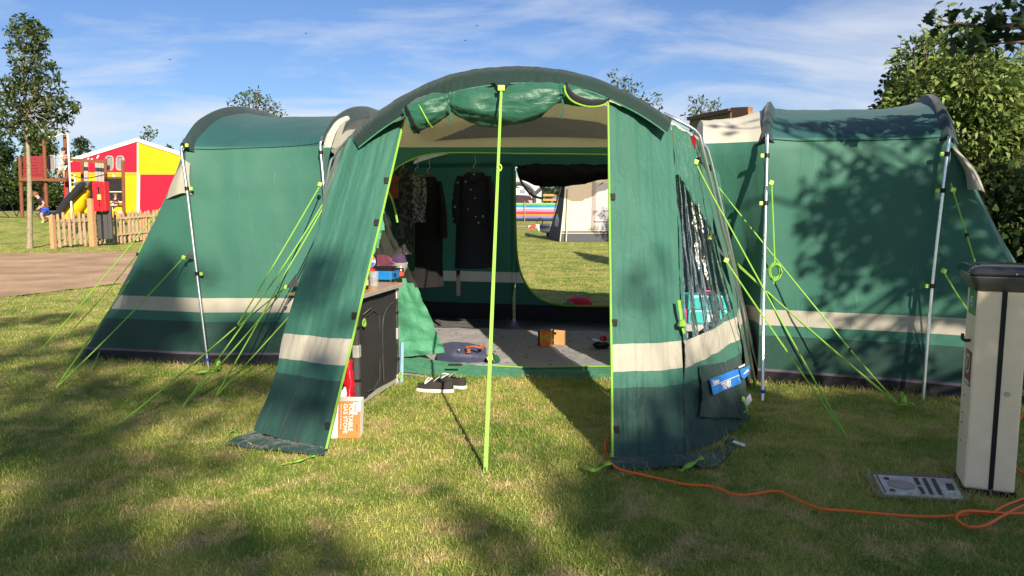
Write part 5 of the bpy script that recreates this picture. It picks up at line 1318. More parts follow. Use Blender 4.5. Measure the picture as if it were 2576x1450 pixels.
# playground tower, bridge and slide
PY = 31.5; pg = thing('play_tower', 'brown timber climbing tower with red roof panel, bridge and black tube slide', 'playground', gpt(140, PY))
def pgp(x, y, d=0): return P(x, y, PY + d)
def ppost(x0, y0, x1, y1, r=.075, d=0, m_=m_timber, name='post', ground=True):
    a, b = pgp(x0, y0, d), pgp(x1, y1, d)
    if ground: b.z = terrain(b.x, b.y) - .02
    return MB().tube([b, a], r, 10).build(name, m_, pg, True)
ppost(110, 336, 122, 600); ppost(163, 340, 176, 600, d=.3); ppost(50, 395, 60, 600, d=.6); ppost(100, 400, 108, 600, d=1.6)
ppost(207, 402, 211, 600, .065, 1.2); ppost(265, 400, 272, 600, .065); ppost(250, 404, 254, 600, .06, 1.4); ppost(309, 404, 315, 600, .065)
ppost(170, 338, 182, 560, .04, -.1, m_pvcw, 'slide_pole')
MB().tube(cr([pgp(112, 345), pgp(135, 345), pgp(158, 338), pgp(170, 338)], 14), .035, 7).build('top_rail', mat('pale_rail', (.5, .47, .38)), pg, True)
for i in range(7):
    y0 = 393 + i * 8; MB().prism([pgp(58, y0, .2), pgp(116, y0, .2), pgp(117, y0 + 7, .2), pgp(59, y0 + 7, .2)], (0, .05, 0)).build('red_board', mat('play_red', (.20, .014, .022), rough=.6), pg)
for (xa, ya, xb, yb, h_) in ((62, 452, 120, 452, .14), (120, 453, 176, 454, .12), (62, 458, 118, 462, .05)):
    MB().bar(pgp(xa, ya, .1), pgp(xb, yb, .1), .6, h_).build('deck_beam', m_timber if h_ > .06 else m_black, pg)
MB().bar(pgp(176, 402), pgp(268, 408), .08, .12).build('handrail', m_timber, pg)
for x, y, w, h_ in ((130, 411, 9, 36), (276, 411, 9, 34), (303, 411, 9, 34)):
    el_ = [pgp(x + w * math.copysign(abs(math.cos(a)) ** .6, math.cos(a)), y + h_ / 2 * math.copysign(abs(math.sin(a)) ** .6, math.sin(a)), .5) for a in np.linspace(0, 2 * math.pi, 20, endpoint=False)]
    ov = MB().prism(el_, (0, .04, 0)).build('oval_panel', m_grp, pg); cen = sum(el_, Vector()) / 20
    MB().tube([cen + (q - cen) * 1.02 + Vector((0, -.02, 0)) for q in el_ + [el_[0]]], .035, 6).build('oval_rim', mat('pale_rim', (.30, .27, .26)), ov, True)
for x0_, x1_ in ((211, 221), (239, 246), (247, 254), (255, 263)):
    MB().prism([pgp(x0_, 408, .6), pgp(x1_, 408, .6), pgp(x1_, 460, .6), pgp(x0_, 460, .6)], (0, .04, 0)).build('slat_panel', mat('pale_slat', (.30, .275, .25)), pg)
MB().tube(cr([pgp(176, 440), pgp(200, 447), pgp(225, 448), pgp(262, 440)], 12), .02, 6).build('rope_rail', m_black, pg, True)
MB().tube(cr([pgp(130, 556), pgp(148, 540), pgp(165, 515), pgp(185, 492), pgp(205, 470), pgp(212, 468)], 20), [.22] * 21, 12, flat=.8).build('tube_slide', mat('slide_black', (.02, .022, .024), rough=.3), pg, True)
MB().prism([pgp(176, 462, .2), pgp(206, 455, .2), pgp(222, 462, .2), pgp(222, 468, .2), pgp(176, 468, .2)], (0, .5, 0)).build('slide_roof', mat('slide_grey', (.13, .13, .13), rough=.4), pg)
MB().bar(pgp(205, 470, .3), pgp(280, 470, .3), .5, .08).build('bridge_deck', m_timber, pg)
MB().tube(cr([pgp(160, 560, .4), pgp(190, 530, .4), pgp(215, 495, .5), pgp(228, 470, .6)], 14), [.35] * 15, 12, flat=.7).build('yellow_slide', mat('slide_yellow', (.72, .40, .005), rough=.3), pg, True)
MB().tube(cr([pgp(292, 560, .2), pgp(290, 545, .2), pgp(297, 532, .2), pgp(306, 540, .2), pgp(306, 560, .2)], 14), .2, 8).build('yellow_hoop', mat('slide_yellow', (.72, .40, .005)), pg, True)
MB().prism([pgp(88, 538, -.1), pgp(118, 532, -.1), pgp(122, 540, -.1), pgp(96, 546, -.1)], (0, .5, 0)).build('rocker_seat', m_dgrey, pg)
for (a, b) in (((0, 525), (22, 546)), ((20, 500), (42, 545)), ((0, 546), (58, 549)), ((42, 545), (62, 500)), ((75, 470), (70, 545)), ((88, 462), (82, 540))):
    MB().tube([pgp(*a, .9), pgp(*b, .6)], .018, 5).build('climbing_rope', m_black, pg, True)

# people: body as one skinned surface, clothes and hair as its children
def skin_mesh(name, joints, edges, m_, parent, root=0, lev=2):
    me = bpy.data.meshes.new(name); me.from_pydata([tuple(p) for p, _ in joints], edges, []); me.update()
    o = bpy.data.objects.new(name, me); COL.objects.link(o); me.materials.append(m_)
    md = o.modifiers.new('skin', 'SKIN'); md.use_smooth_shade = True
    if not me.skin_vertices: 
        bpy.context.view_layer.objects.active = o
    for i, (p, r) in enumerate(joints):
        sv = me.skin_vertices[0].data[i]; sv.radius = (r, r); sv.use_root = (i == root)
    ss = o.modifiers.new('sub', 'SUBSURF'); ss.levels = ss.render_levels = lev
    if parent: put(o, parent)
    return o
m_skin = mat('skin', (.52, .26, .17), rough=.55, var=.05)
def person(label, J, shirt, short, hair, face=(-1, 0), shoes=None, S=1.0):
    """J: joints (world), pose given by the caller: pelvis chest neck head (l/r)(shoulder elbow hand hip knee ankle toe)"""
    t = thing('person', label, 'person', (J['pelvis'].x, J['pelvis'].y, min(J['toe_l'].z, J['toe_r'].z)))
    r = dict(pelvis=.085, chest=.10, neck=.042, head=.082, sh=.045, el=.034, ha=.026, hip=.07, kn=.05, an=.032, toe=.028)
    names = ['pelvis', 'chest', 'neck', 'head']; js = [(J['pelvis'], r['pelvis']), (J['chest'], r['chest']), (J['neck'], r['neck']), (J['head'], r['head'])]
    top = J['head'] + (J['head'] - J['neck']).normalized() * .10 * S; js.append((top, .06)); ed = [(0, 1), (1, 2), (2, 3), (3, 4)]
    for s_ in 'lr':
        b = len(js)
        for k, q in (('shoulder', 'sh'), ('elbow', 'el'), ('hand', 'ha')): js.append((J[k + '_' + s_], r[q]))
        ed += [(1, b), (b, b + 1), (b + 1, b + 2)]
        fd = (J['hand_' + s_] - J['elbow_' + s_]).normalized()
        sd_ = fd.cross(Vector((0, 0, 1))); sd_ = sd_.normalized() if sd_.length > .1 else Vector((1, 0, 0))
        for k in range(5):
            n0 = len(js); a = (k - 2) * .35; js.append((J['hand_' + s_] + (fd * math.cos(a) + sd_ * math.sin(a)) * (.075 - .012 * abs(k - 1.6)) * S, .009)); ed.append((b + 2, n0))
        b = len(js)
        for k, q in (('hip', 'hip'), ('knee', 'kn'), ('ankle', 'an'), ('toe', 'toe')): js.append((J[k + '_' + s_], r[q]))
        ed += [(0, b), (b, b + 1), (b + 1, b + 2), (b + 2, b + 3)]
    js = [(p, q * S) for p, q in js]
    skin_mesh('body', js, ed, m_skin, t)
    k = 1.22
    tj = [(J['pelvis'].lerp(J['chest'], .15), .1 * k * S), (J['chest'], .108 * k * S), (J['chest'].lerp(J['neck'], .7), .06 * k * S)]; te = [(0, 1), (1, 2)]
    for s_ in 'lr':
        b = len(tj); tj += [(J['shoulder_' + s_], .052 * k * S), (J['shoulder_' + s_].lerp(J['elbow_' + s_], .6), .05 * k * S)]; te += [(1, b), (b, b + 1)]
    skin_mesh('shirt', tj, te, shirt, t)
    pj = [(J['pelvis'], .098 * k * S)]; pe = []
    for s_ in 'lr':
        b = len(pj); pj += [(J['hip_' + s_], .082 * k * S), (J['hip_' + s_].lerp(J['knee_' + s_], .72), .072 * k * S)]; pe += [(0, b), (b, b + 1)]
    skin_mesh('shorts', pj, pe, short, t)
    fdir = Vector((face[0], face[1], 0)).normalized(); hd = J['head'] + (J['head'] - J['neck']).normalized() * .045 * S
    hv = MB(); hv.lathe(hd - fdir * .018 * S, [(.088 * S, -.045 * S), (.098 * S, .0), (.09 * S, .05 * S), (.055 * S, .09 * S), (.0, .105 * S)], 14).build('hair', hair, t, True)
    side = Vector((-fdir.y, fdir.x, 0))
    for sg in (-1, 1):
        MB().lathe(hd + fdir * .078 * S + side * sg * .032 * S - Vector((0, 0, .012 * S)), [(.0, -.010 * S), (.011 * S, 0), (.0, .010 * S)], 8).build('eye', m_black, t)
        MB().lathe(hd + side * sg * .085 * S - Vector((0, 0, .02 * S)), [(.0, -.025 * S), (.016 * S, 0), (.0, .025 * S)], 8).build('ear', m_skin, t)
    MB().lathe(hd + fdir * .086 * S - Vector((0, 0, .034 * S)), [(.0, -.014 * S), (.014 * S, -.008 * S), (.0, .025 * S)], 8).build('nose', m_skin, t)
    MB().box(hd + fdir * .078 * S - Vector((0, 0, .07 * S)), (.035 * S, .035 * S, .01 * S)).build('mouth', mat('lip', (.35, .09, .08)), t)
    if shoes:
        for s_ in 'lr': skin_mesh('shoe', [(J['ankle_' + s_] - Vector((0, 0, .02)), .042 * S), (J['toe_' + s_], .036 * S)], [(0, 1)], shoes, t)
    return t
BY = 30.2
def b_(x, y, d=0): return P(x, y, BY + d)
gzb = terrain(b_(115, 560).x, BY)
boy = dict(pelvis=b_(112, 527), chest=b_(103, 507), neck=b_(96.5, 497), head=b_(90.5, 491.5), shoulder_l=b_(103, 501, -.16), elbow_l=b_(111, 513, -.24), hand_l=b_(100, 524, -.25), shoulder_r=b_(101, 502, .16), elbow_r=b_(104, 515, .22), hand_r=b_(95, 526, .2),
           hip_l=b_(112, 531, -.1), knee_l=b_(103, 541, -.14), ankle_l=b_(111, 557, -.12), toe_l=b_(104, 560, -.14), hip_r=b_(113, 531, .1), knee_r=b_(110, 542, .1), ankle_r=b_(124, 547, .12), toe_r=b_(126, 552, .12))
person('boy in navy shirt and blue shorts bending forward beside the play tower', boy, mat('navy_shirt', (.012, .016, .04), rough=.8), mat('blue_shorts', (.02, .07, .50), rough=.8), mat('brown_hair', (.16, .075, .03), rough=.8), (-1, -.25), mat('green_shoe', (.25, .6, .15)), 1.14)
KY = 31.6
def k_(x, y, d=0): return P(x, y, KY + d)
m_strp, n, l, out = nodes_mat('striped_top'); pr = n.new('ShaderNodeBsdfPrincipled'); pr.inputs['Roughness'].default_value = .8
geo = n.new('ShaderNodeNewGeometry'); sp = n.new('ShaderNodeSeparateXYZ'); l.new(geo.outputs['Position'], sp.inputs[0]); wv = n.new('ShaderNodeMath'); wv.operation = 'SINE'; mm = n.new('ShaderNodeMath'); mm.operation = 'MULTIPLY'; mm.inputs[1].default_value = 42
l.new(sp.outputs[2], mm.inputs[0]); l.new(mm.outputs[0], wv.inputs[0]); rp = n.new('ShaderNodeValToRGB'); rp.color_ramp.interpolation = 'CONSTANT'; rp.color_ramp.elements[0].color = (.62, .56, .50, 1); rp.color_ramp.elements[1].color = (.50, .22, .26, 1); rp.color_ramp.elements[1].position = .6
l.new(wv.outputs[0], rp.inputs[0]); l.new(rp.outputs[0], pr.inputs['Base Color']); l.new(pr.outputs[0], out.inputs[0])
kid = dict(pelvis=k_(156, 418), chest=k_(158, 398), neck=k_(160, 386), head=k_(161, 380), shoulder_l=k_(154, 390, -.14), elbow_l=k_(158, 400, -.24), hand_l=k_(168, 397, -.2), shoulder_r=k_(163, 390, .1), elbow_r=k_(168, 394, .1), hand_r=k_(171, 385, .05),
           hip_l=k_(153, 421, -.06), knee_l=k_(148, 433, -.1), ankle_l=k_(144, 445, -.06), toe_l=k_(146, 448, -.14), hip_r=k_(159, 421, .06), knee_r=k_(161, 434, .05), ankle_r=k_(161, 445, .06), toe_r=k_(164, 448, -.02))
person('child in striped top and white shorts standing on the play tower deck', kid, m_strp, mat('white_shorts', (.60, .58, .57), rough=.8), mat('black_hair', (.012, .01, .012), rough=.7), (1, -.2), mat('dark_shoe', (.02, .02, .03)), 1.0)
def a_pose(x, y, Y, sc):
    c = P(x, y, Y); f = lambda a, b, d=0: c + Vector((a, d, b)) * sc
    return dict(pelvis=f(0, -.55), chest=f(0, -.28), neck=f(0, -.10), head=f(0, 0), shoulder_l=f(-.17, -.16), elbow_l=f(-.2, -.38, -.05), hand_l=f(-.05, -.36, -.25), shoulder_r=f(.17, -.16), elbow_r=f(.2, -.38, -.05), hand_r=f(.02, -.34, -.27),
                hip_l=f(-.09, -.62), knee_l=f(-.1, -.98), ankle_l=f(-.1, -1.36), toe_l=f(-.1, -1.40, -.12), hip_r=f(.09, -.62), knee_r=f(.1, -.98), ankle_r=f(.1, -1.36), toe_r=f(.1, -1.40, -.12))
person('person in dark top seen in the dark opening of the marquee', a_pose(290, 493, 44.3, 1.05), mat('navy_shirt', (.012, .016, .04)), mat('dark_trousers', (.02, .02, .025)), mat('brown_hair', (.16, .075, .03)), (0, -1), None, 1.05)

# far campsite seen through the rear door
AY = 26.6; aw = thing('caravan_awning', 'beige and charcoal caravan awning standing beyond the rear door', 'awning', gpt(1450, AY))
m_cream = mat('awning_cream', (.60, .50, .38), rough=.8, var=.05, trans=.1); m_char = mat('awning_charcoal', (.055, .058, .07), rough=.8, var=.1); m_lgr = mat('awning_grey', (.30, .31, .35), rough=.8); m_awin = mat('awning_window', (.20, .22, .28), rough=.15, spec=.7)
def A(x, y, d=0): return P(x, y, AY + d)
def aq(name, pts, m_, off=0, par=aw): return MB().prism([A(x, y, d) + Vector((0, off, 0)) for x, y, d in pts], (0, .03, 0)).build(name, m_, par)
BL, TLp = (1412, 608, 0), (1420, 440, .4)
aq('front_panel', [(1412, 582, .05), (1560, 582, .05), (1560, 440, .4), (1424, 440, .4)], m_cream)
aq('mud_skirt', [(1408, 608, 0), (1560, 608, 0), (1560, 582, .05), (1412, 582, .05)], m_char, -.01)
aq('end_panel', [(1376, 604, 2.6), (1410, 608, 0), (1424, 440, .4), (1424, 440, 2.6)], m_char)
aq('end_window', [(1394, 568, 1.4), (1404, 572, .7), (1419, 470, .8), (1413, 470, 1.5)], m_awin, -.05)
aq('roof_side', [(1388, 560, 3.2), (1400, 500, 2.0), (1424, 440, .4), (1424, 432, 3)], m_lgr)
aq('dark_strip', [(1487, 582, .05), (1496, 582, .05), (1499, 440, .4), (1490, 440, .4)], mat('awning_taupe', (.22, .18, .16)), -.02)
aq('front_window', [(1497, 578, .05), (1560, 578, .05), (1560, 460, .35), (1500, 460, .35)], mat('curtain_grey', (.32, .31, .33), rough=.7), -.02)
aq('window_bar', [(1497, 557, .05), (1560, 557, .05), (1560, 553, .05), (1497, 553, .05)], m_pvcw, -.05)
aq('seam', [(1412, 588, .05), (1560, 588, .05), (1560, 586, .05), (1412, 586, .05)], m_cream, -.04)
for xa, ya, xb, yb in ((1409, 608, 1424, 470), (1424, 608, 1431, 470)): MB().tube([A(xa, ya, -.15), A(xb, yb, .15)], .02, 6).build('pole', mat('awning_pole', (.5, .45, .38)), aw, True)
cv = thing('caravan', 'white caravan with drawbar and jockey wheel half hidden behind the awning', 'caravan', gpt(1440, 30))
q = A(1470, 540, 4.6); MB().box((q.x + 1.4, q.y, 1.35), (3.4, 2.0, 1.9), bev=.15).build('body', m_pvcw, cv)
MB().box((q.x + 1.0, q.y - 1.01, 1.5), (1.0, .03, .5)).build('window', m_awin, cv)
d0, d1 = A(1382, 577, 2.8), A(1328, 573, 2.6)
MB().prism([A(1348, 566, 2.6), A(1384, 563, 3), A(1386, 581, 3), A(1356, 583, 2.6)], (0, .9, 0)).build('gas_locker', m_pvcw, cv)
MB().bar(Vector((d0.x, d0.y, .42)), Vector((d1.x, d1.y, .45)), .09).build('drawbar', m_steel, cv)
MB().prism([A(1327, 575, 2.5), A(1345, 562, 2.5), A(1348, 571, 2.5), A(1333, 578, 2.5)], (0, .12, 0)).build('hitch_cover', mat('hitch_red', (.40, .03, .03)), cv)
MB().tube([A(1376, 584, 2.5), A(1376, 596, 2.5) ], .03, 6).build('jockey_post', m_dgrey, cv, True)
w0 = A(1384, 600, 2.6); MB().tube([Vector((w0.x, w0.y - .04, .12)), Vector((w0.x, w0.y + .04, .12))], .12, 12).build('jockey_wheel', m_black, cv, True)
MB().tube(cr([A(1350, 560, 2.5), A(1358, 548, 2.5), A(1365, 556, 2.5), A(1362, 572, 2.5)], 10), .015, 5).build('breakaway_cable', m_black, cv, True)
WY = 55.0
wbk = thing('windbreak', 'rainbow striped windbreak stretched across the far lawn', 'windbreak', gpt(1345, WY))
cols_ = [(.20, .42, .10), (.02, .22, .50), (.30, .42, .62), (.60, .20, .32), (.62, .03, .06), (.70, .22, .03), (.10, .18, .42), (.02, .02, .05)]
zt, zb = P(1340, 511, WY).z, 0.02
for i, c in enumerate(cols_):
    za, zc_ = zt + (zb - zt) * i / 8, zt + (zb - zt) * (i + 1) / 8
    xs_ = [P(x, 520, WY).x for x in (1280, 1320, 1360, 1402)]
    loft('stripe', [[Vector((x, WY + .15 * math.sin(k * 2), za)) for k, x in enumerate(xs_)], [Vector((x, WY + .15 * math.sin(k * 2), zc_)) for k, x in enumerate(xs_)]], mat('stripe_%d' % i, c, rough=.8, trans=.15), wbk, nu=12, nv=2, thick=.01)
for x in xs_: MB().tube([(x, WY - .05, 0), (x, WY - .05, zt + .12)], .025, 6).build('stake', m_fence, wbk, True)
CYV = 60.0
cpv = thing('camper_van', 'pink and white camper van behind the rainbow windbreak', 'van', gpt(1300, CYV))
def C_(x, y, d=0): return P(x, y, CYV + d)
MB().prism([C_(1262, 520), C_(1338, 520), C_(1340, 500), C_(1330, 490), C_(1262, 490)], (0, 2, 0)).build('lower_body', mat('van_pink', (.50, .24, .30), rough=.4), cpv)
MB().prism([C_(1262, 490), C_(1330, 490), C_(1322, 474), C_(1262, 474)], (0, 2, 0)).build('upper_body', m_pvcw, cpv)
for xa, xb in ((1288, 1297), (1308, 1322)): MB().prism([C_(xa, 487, -.04), C_(xb, 487, -.04), C_(xb - 3, 477, -.04), C_(xa, 477, -.04)], (0, .03, 0)).build('window', m_awin, cpv)
for x in (1272, 1328):
    w0 = C_(x, 520); MB().tube([Vector((w0.x, w0.y - .1, .33)), Vector((w0.x, w0.y + .15, .33))], .33, 14).build('wheel', m_black, cpv, True)
dv = thing('tunnel_awning', 'pale grey inflatable tunnel awning with dark hoops over the camper van', 'awning', gpt(1340, 57.5))
for xs0, xs1, name in ((1270, 1345, 'a'), (1345, 1430, 'b')):
    cA = [P(xs0, 512, 57.3), P(xs0 + 4, 485, 57.3), P((xs0 + xs1) / 2, 461, 57.3), P(xs1 - 5, 480, 57.3), P(xs1, 512, 57.3)]
    MB().tube(cr(cA, 24), .13, 8).build('hoop', mat('hoop_dark', (.05, .05, .06)), dv, True)
cB = [P(1296, 470, 57.4), P(1320, 478, 57.4), P(1338, 500, 57.4), P(1344, 515, 57.4)]
cC = [P(1296, 448, 57.6), P(1340, 448, 57.6), P(1385, 455, 57.6), P(1425, 470, 57.6)]
cD = [P(1362, 515, 57.4), P(1362, 500, 57.4), P(1370, 485, 57.4), P(1392, 470, 57.4)]
loft('canopy', [cB, [P(1318, 455, 57.5), P(1345, 470, 57.5), P(1353, 490, 57.5), P(1354, 515, 57.5)], [P(1345, 450, 57.5), P(1362, 468, 57.5), P(1362, 490, 57.5), P(1362, 515, 57.5)]], mat('awning_pale', (.52, .54, .58), rough=.6, trans=.15), dv, nu=14, nv=10, thick=.02)
loft('canopy', [[P(1296, 470, 57.6), P(1330, 462, 57.6), P(1370, 462, 57.6), P(1425, 470, 57.6)], cC], mat('awning_pale', (.52, .54, .58)), dv, nu=14, nv=4, thick=.02)
lg = thing('log_store', 'small brown timber pallet stack beyond the windbreak', 'pallets', gpt(1382, 58.5))
for i in range(5):
    z = 1.9 - i * .36; a, b = P(1366, 500, 58.5), P(1402, 500, 58.5)
    MB().box(((a.x + b.x) / 2, 58.5, z), (b.x - a.x, .6, .16)).build('board', mat('log_timber', (.40, .22, .10), rough=.9), lg)

# wooden sign board standing behind the tent
sgb = thing('sign_board', 'green wooden sign board with raised lettering on timber posts behind the tent', 'sign', P(1840, 500, 12.5))
S0, S1 = (1735, 302), (1838, 282)
def sg_(u, dz, o=0):
    Y = 15.5 + (12.6 - 15.5) * u; x = S0[0] + (S1[0] - S0[0]) * u
    p = P(x, S0[1] + (S1[1] - S0[1]) * u, Y); return p + Vector((-.03 * o, -o, dz))
m_sgn = mat('sign_green', (.10, .105, .03), rough=.8, var=.2, vscale=5); m_letter = mat('sign_letter', (.27, .145, .055), rough=.7)
for i in range(5): MB().prism([sg_(0, -.24 * i - .02), sg_(1, -.24 * i - .02), sg_(1, -.24 * (i + 1)), sg_(0, -.24 * (i + 1))], (.03, .06, 0)).build('plank', m_sgn, sgb)
MB().bar(sg_(0, .02), sg_(1.02, .02), .12, .07).build('top_rail', mat('sign_rail', (.09, .05, .035), rough=.8), sgb)
sx3 = (sg_(1, 0) - sg_(0, 0)).normalized()
for u in (1.02, 1.16): 
    p = sg_(1.0, -.02) + sx3 * (.12 if u < 1.1 else .75) + (Vector((.15, .2, 0)) if u > 1.1 else Vector()); MB().bar(Vector((p.x, p.y, 0)), p, .085).build('post', m_letter, sgb)
p1, p2 = sg_(1.0, -.02) + sx3 * .12, sg_(1.0, -.02) + sx3 * .75 + Vector((.15, .2, 0)); MB().bar(p1, p2, .09, .16).build('cross_rail', mat('sign_brace', (.22, .10, .05)), sgb)
text_mesh('lettering', 'E', .62, m_letter, sgb, sg_(.84, -.78, .06), sx3, (0, 0, 1), depth=.02, off=.02)
for k_ in range(6): MB().bar(sg_(.44 + .055 * k_, -.62, .05), sg_(.44 + .055 * k_, -.36, .05), .06, .03).build('raised_letter', m_letter, sgb)
# three small birds high over the site
for x, y in ((427, 150), (1170, 102), (1200, 65), (770, 84)):
    c = P(x, y, 60); o = MB().add([c + Vector((-.15, .02, .05)), c + Vector((0, -.05, 0)), c + Vector((.15, .02, .04)), c + Vector((0, .10, -.01)), c + Vector((0, 0, -.05))], [[0, 1, 3], [1, 2, 3], [1, 4, 0], [1, 2, 4], [4, 3, 0], [4, 3, 2]]).build('bird', m_black)
    tag(o, 'tiny dark bird flying in the blue sky', 'bird', 'birds in the sky')
# ------------------------------------------------------------------ vegetation
def leaf_mat(name, c1, c2, trans=.35, rough=.5, spec=.3):
    m, n, l, out = nodes_mat(name)
    at = n.new('ShaderNodeAttribute'); at.attribute_name = 'tone'
    mc = n.new('ShaderNodeMixRGB'); mc.inputs[1].default_value = (*c1, 1); mc.inputs[2].default_value = (*c2, 1); l.new(at.outputs['Fac'], mc.inputs[0])
    pr = n.new('ShaderNodeBsdfPrincipled'); pr.inputs['Roughness'].default_value = rough; pr.inputs['Specular IOR Level'].default_value = spec
    l.new(mc.outputs[0], pr.inputs['Base Color'])
    tr = n.new('ShaderNodeBsdfTranslucent'); l.new(mc.outputs[0], tr.inputs[0])
    mx = n.new('ShaderNodeMixShader'); mx.inputs[0].default_value = trans; l.new(pr.outputs[0], mx.inputs[1]); l.new(tr.outputs[0], mx.inputs[2]); l.new(mx.outputs[0], out.inputs[0])
    return m
SHAPES = {
    'simple': np.array([(0, 0, 0), (.5, .5, .10), (1, 0, 0), (.5, -.5, .10)]),
    'long': np.array([(0, 0, 0), (.35, .5, .12), (.75, .32, .05), (1, 0, -.12), (.75, -.32, .05), (.35, -.5, .12)]),
    'oak': np.array([(0, 0, 0), (.14, .14, .02), (.22, .32, .04), (.33, .20, .03), (.46, .48, .06), (.56, .26, .04), (.72, .42, .02), (.80, .2, 0), (1, 0, -.05), (.80, -.2, 0), (.72, -.42, .02), (.56, -.26, .04), (.46, -.48, .06), (.33, -.20, .03), (.22, -.32, .04), (.14, -.14, .02)]),
}
def leaves(name, pts, size, mat_, parent, shape='simple', aspect=.5, up=.3, var=.35, dirs=None):
    """one mesh of many separate leaves; pts (N,3)"""
    pts = np.asarray(pts, float); N = len(pts); sh = SHAPES[shape]; K = len(sh)
    d = rng.normal(size=(N, 3)) if dirs is None else np.asarray(dirs) + rng.normal(size=(N, 3)) * .45
    d[:, 2] -= .25
    d /= np.linalg.norm(d, axis=1)[:, None]
    nrm = rng.normal(size=(N, 3)); nrm[:, 2] += up * 4
    s = np.cross(nrm, d); s /= np.linalg.norm(s, axis=1)[:, None] + 1e-9
    nn = np.cross(d, s)
    sz = size * (1 + var * rng.uniform(-1, 1, N))
    v = pts[:, None, :] + sz[:, None, None] * (sh[None, :, 0, None] * d[:, None, :] + sh[None, :, 1, None] * aspect * s[:, None, :] + sh[None, :, 2, None] * nn[:, None, :])
    v = v.reshape(-1, 3)
    me = bpy.data.meshes.new(name)
    me.vertices.add(N * K); me.vertices.foreach_set('co', v.ravel())
    me.loops.add(N * K); me.loops.foreach_set('vertex_index', np.arange(N * K))
    me.polygons.add(N); me.polygons.foreach_set('loop_start', np.arange(0, N * K, K)); me.polygons.foreach_set('loop_total', np.full(N, K))
    at = me.attributes.new('tone', 'FLOAT', 'POINT'); at.data.foreach_set('value', np.repeat(rng.uniform(0, 1, N), K))
    me.update(calc_edges=True); me.validate()
    o = bpy.data.objects.new(name, me); COL.objects.link(o); me.materials.append(mat_)
    if parent: put(o, parent)
    return o
def blob(c, r, n, shell=.5):
    """points through an uneven clump"""
    d = rng.normal(size=(n, 3)); d /= np.linalg.norm(d, axis=1)[:, None]
    rad = rng.uniform(shell, 1, n) ** .6
    return np.asarray(c)[None] + d * rad[:, None] * np.asarray(r if hasattr(r, '__len__') else (r, r, r * .8))[None]
m_bark = mat('bark', (.13, .10, .075), rough=.95, var=.3, vscale=20, bump=.7, bscale=40)
m_bark2 = mat('pale_bark', (.24, .20, .14), rough=.95, var=.3, vscale=14, bump=.5, bscale=40)
lf_mid = leaf_mat('leaf_mid', (.030, .062, .014), (.085, .125, .030))
lf_ash = leaf_mat('leaf_ash', (.028, .060, .018), (.095, .125, .035))
lf_oak = leaf_mat('leaf_oak', (.012, .030, .010), (.030, .058, .016), trans=.3)
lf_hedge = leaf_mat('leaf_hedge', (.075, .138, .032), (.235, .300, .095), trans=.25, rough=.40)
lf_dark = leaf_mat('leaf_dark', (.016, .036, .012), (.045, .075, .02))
def tree(name, label, base, top, clumps, leaf, size, nper, bark=m_bark, r0=.15, aspect=.5, shape='simple', cat='tree', group=None, limb=True, lo=.18, limbk=.32):
    base = Vector(base); top = Vector(top); t = thing(name, label, cat, base, group)
    mb = MB(); tk = cr([base - Vector((0, 0, .1)), base.lerp(top, .35) + Vector((r0 * .5, 0, 0)), base.lerp(top, .7) - Vector((r0 * .4, 0, 0)), top], 14)
    mb.tube(tk, [r0 * (1.25 if i == 0 else 1) * (1 - .85 * i / 14) for i in range(15)], 9)
    if limb:
        for c, r in clumps:
            c = Vector(c); j = max(3, min(13, int(14 * max(0, min(1, (c.z - base.z) / max(.1, (top.z - base.z)) - .18))))); j = max(j, int(14 * lo))
            s = tk[j]; mb.tube(cr([s, s.lerp(c, .5) + Vector((0, 0, .08 * (c - s).length)), c], 6), [r0 * limbk * (1 - .8 * i / 6) for i in range(7)], 6)
    mb.build('trunk', bark, t, True)
    pts = np.concatenate([blob(c, r, max(8, int(nper * ((r if not hasattr(r, '__len__') else max(r)) ** 2)))) for c, r in clumps])
    leaves('crown', pts, size, leaf, t, shape, aspect)
    return t
def px_clumps(lst, Y, dj=.6):
    out_ = []
    for x, y, r in lst:
        c = P(x, y, Y + rng.uniform(-dj, dj)); out_.append((tuple(c), r * Y / F))
    return out_
# young ash by the road (left edge)
ash = [(60, 60, 28), (85, 70, 22), (35, 80, 20), (70, 105, 34), (110, 85, 16), (95, 125, 26), (40, 120, 20), (55, 160, 26), (100, 160, 22), (130, 165, 14), (70, 195, 34), (25, 210, 24), (110, 205, 22), (145, 200, 14), (60, 240, 40), (15, 250, 28), (105, 245, 26), (150, 230, 14), (135, 260, 24), (175, 262, 20), (190, 275, 12), (85, 285, 40), (30, 290, 36), (130, 295, 26), (165, 300, 20), (55, 325, 34), (10, 330, 26), (100, 330, 26), (150, 325, 14), (70, 355, 18), (115, 345, 14)]
tree('ash_tree', 'slender young ash tree with bare pale trunk beside the gravel road', gpt(70, 22.8), P(60, 60, 22.8), px_clumps(ash, 22.8), lf_ash, .15, 1500, m_bark2, .085, .45, lo=.62, limbk=.16)
random.seed(31)
def far_tree(x, ytop, w, Y, leaf, label, name='broadleaf_tree', dens=620, size=.32, ybase=None):
    b = gpt(x, Y); t_ = P(x, ytop, Y); h = t_.z - b.z; W_ = w * Y / F; cl_ = []
    for i in range(16):
        u = rng.uniform(.25, 1.0); k = math.sin(math.pi * min(.95, u * .85 + .12)) ; a = rng.uniform(0, 6.28); rr = W_ * .5 * k * rng.uniform(.2, .95)
        cl_.append(((b.x + math.cos(a) * rr, Y + math.sin(a) * rr, b.z + h * u - W_ * .12), W_ * rng.uniform(.16, .28)))
    cl_.append(((b.x, Y, b.z + h - W_ * .12), W_ * .15))
    tree(name, label, b, (b.x, Y, b.z + h * .9), cl_, leaf, size, dens / max(.3, (W_ * .22) ** 2) / 4, r0=.12 + .01 * h, group='trees around the campsite')
far_tree(20, 355, 130, 58, lf_dark, 'dense green tree behind the playground at the left edge')
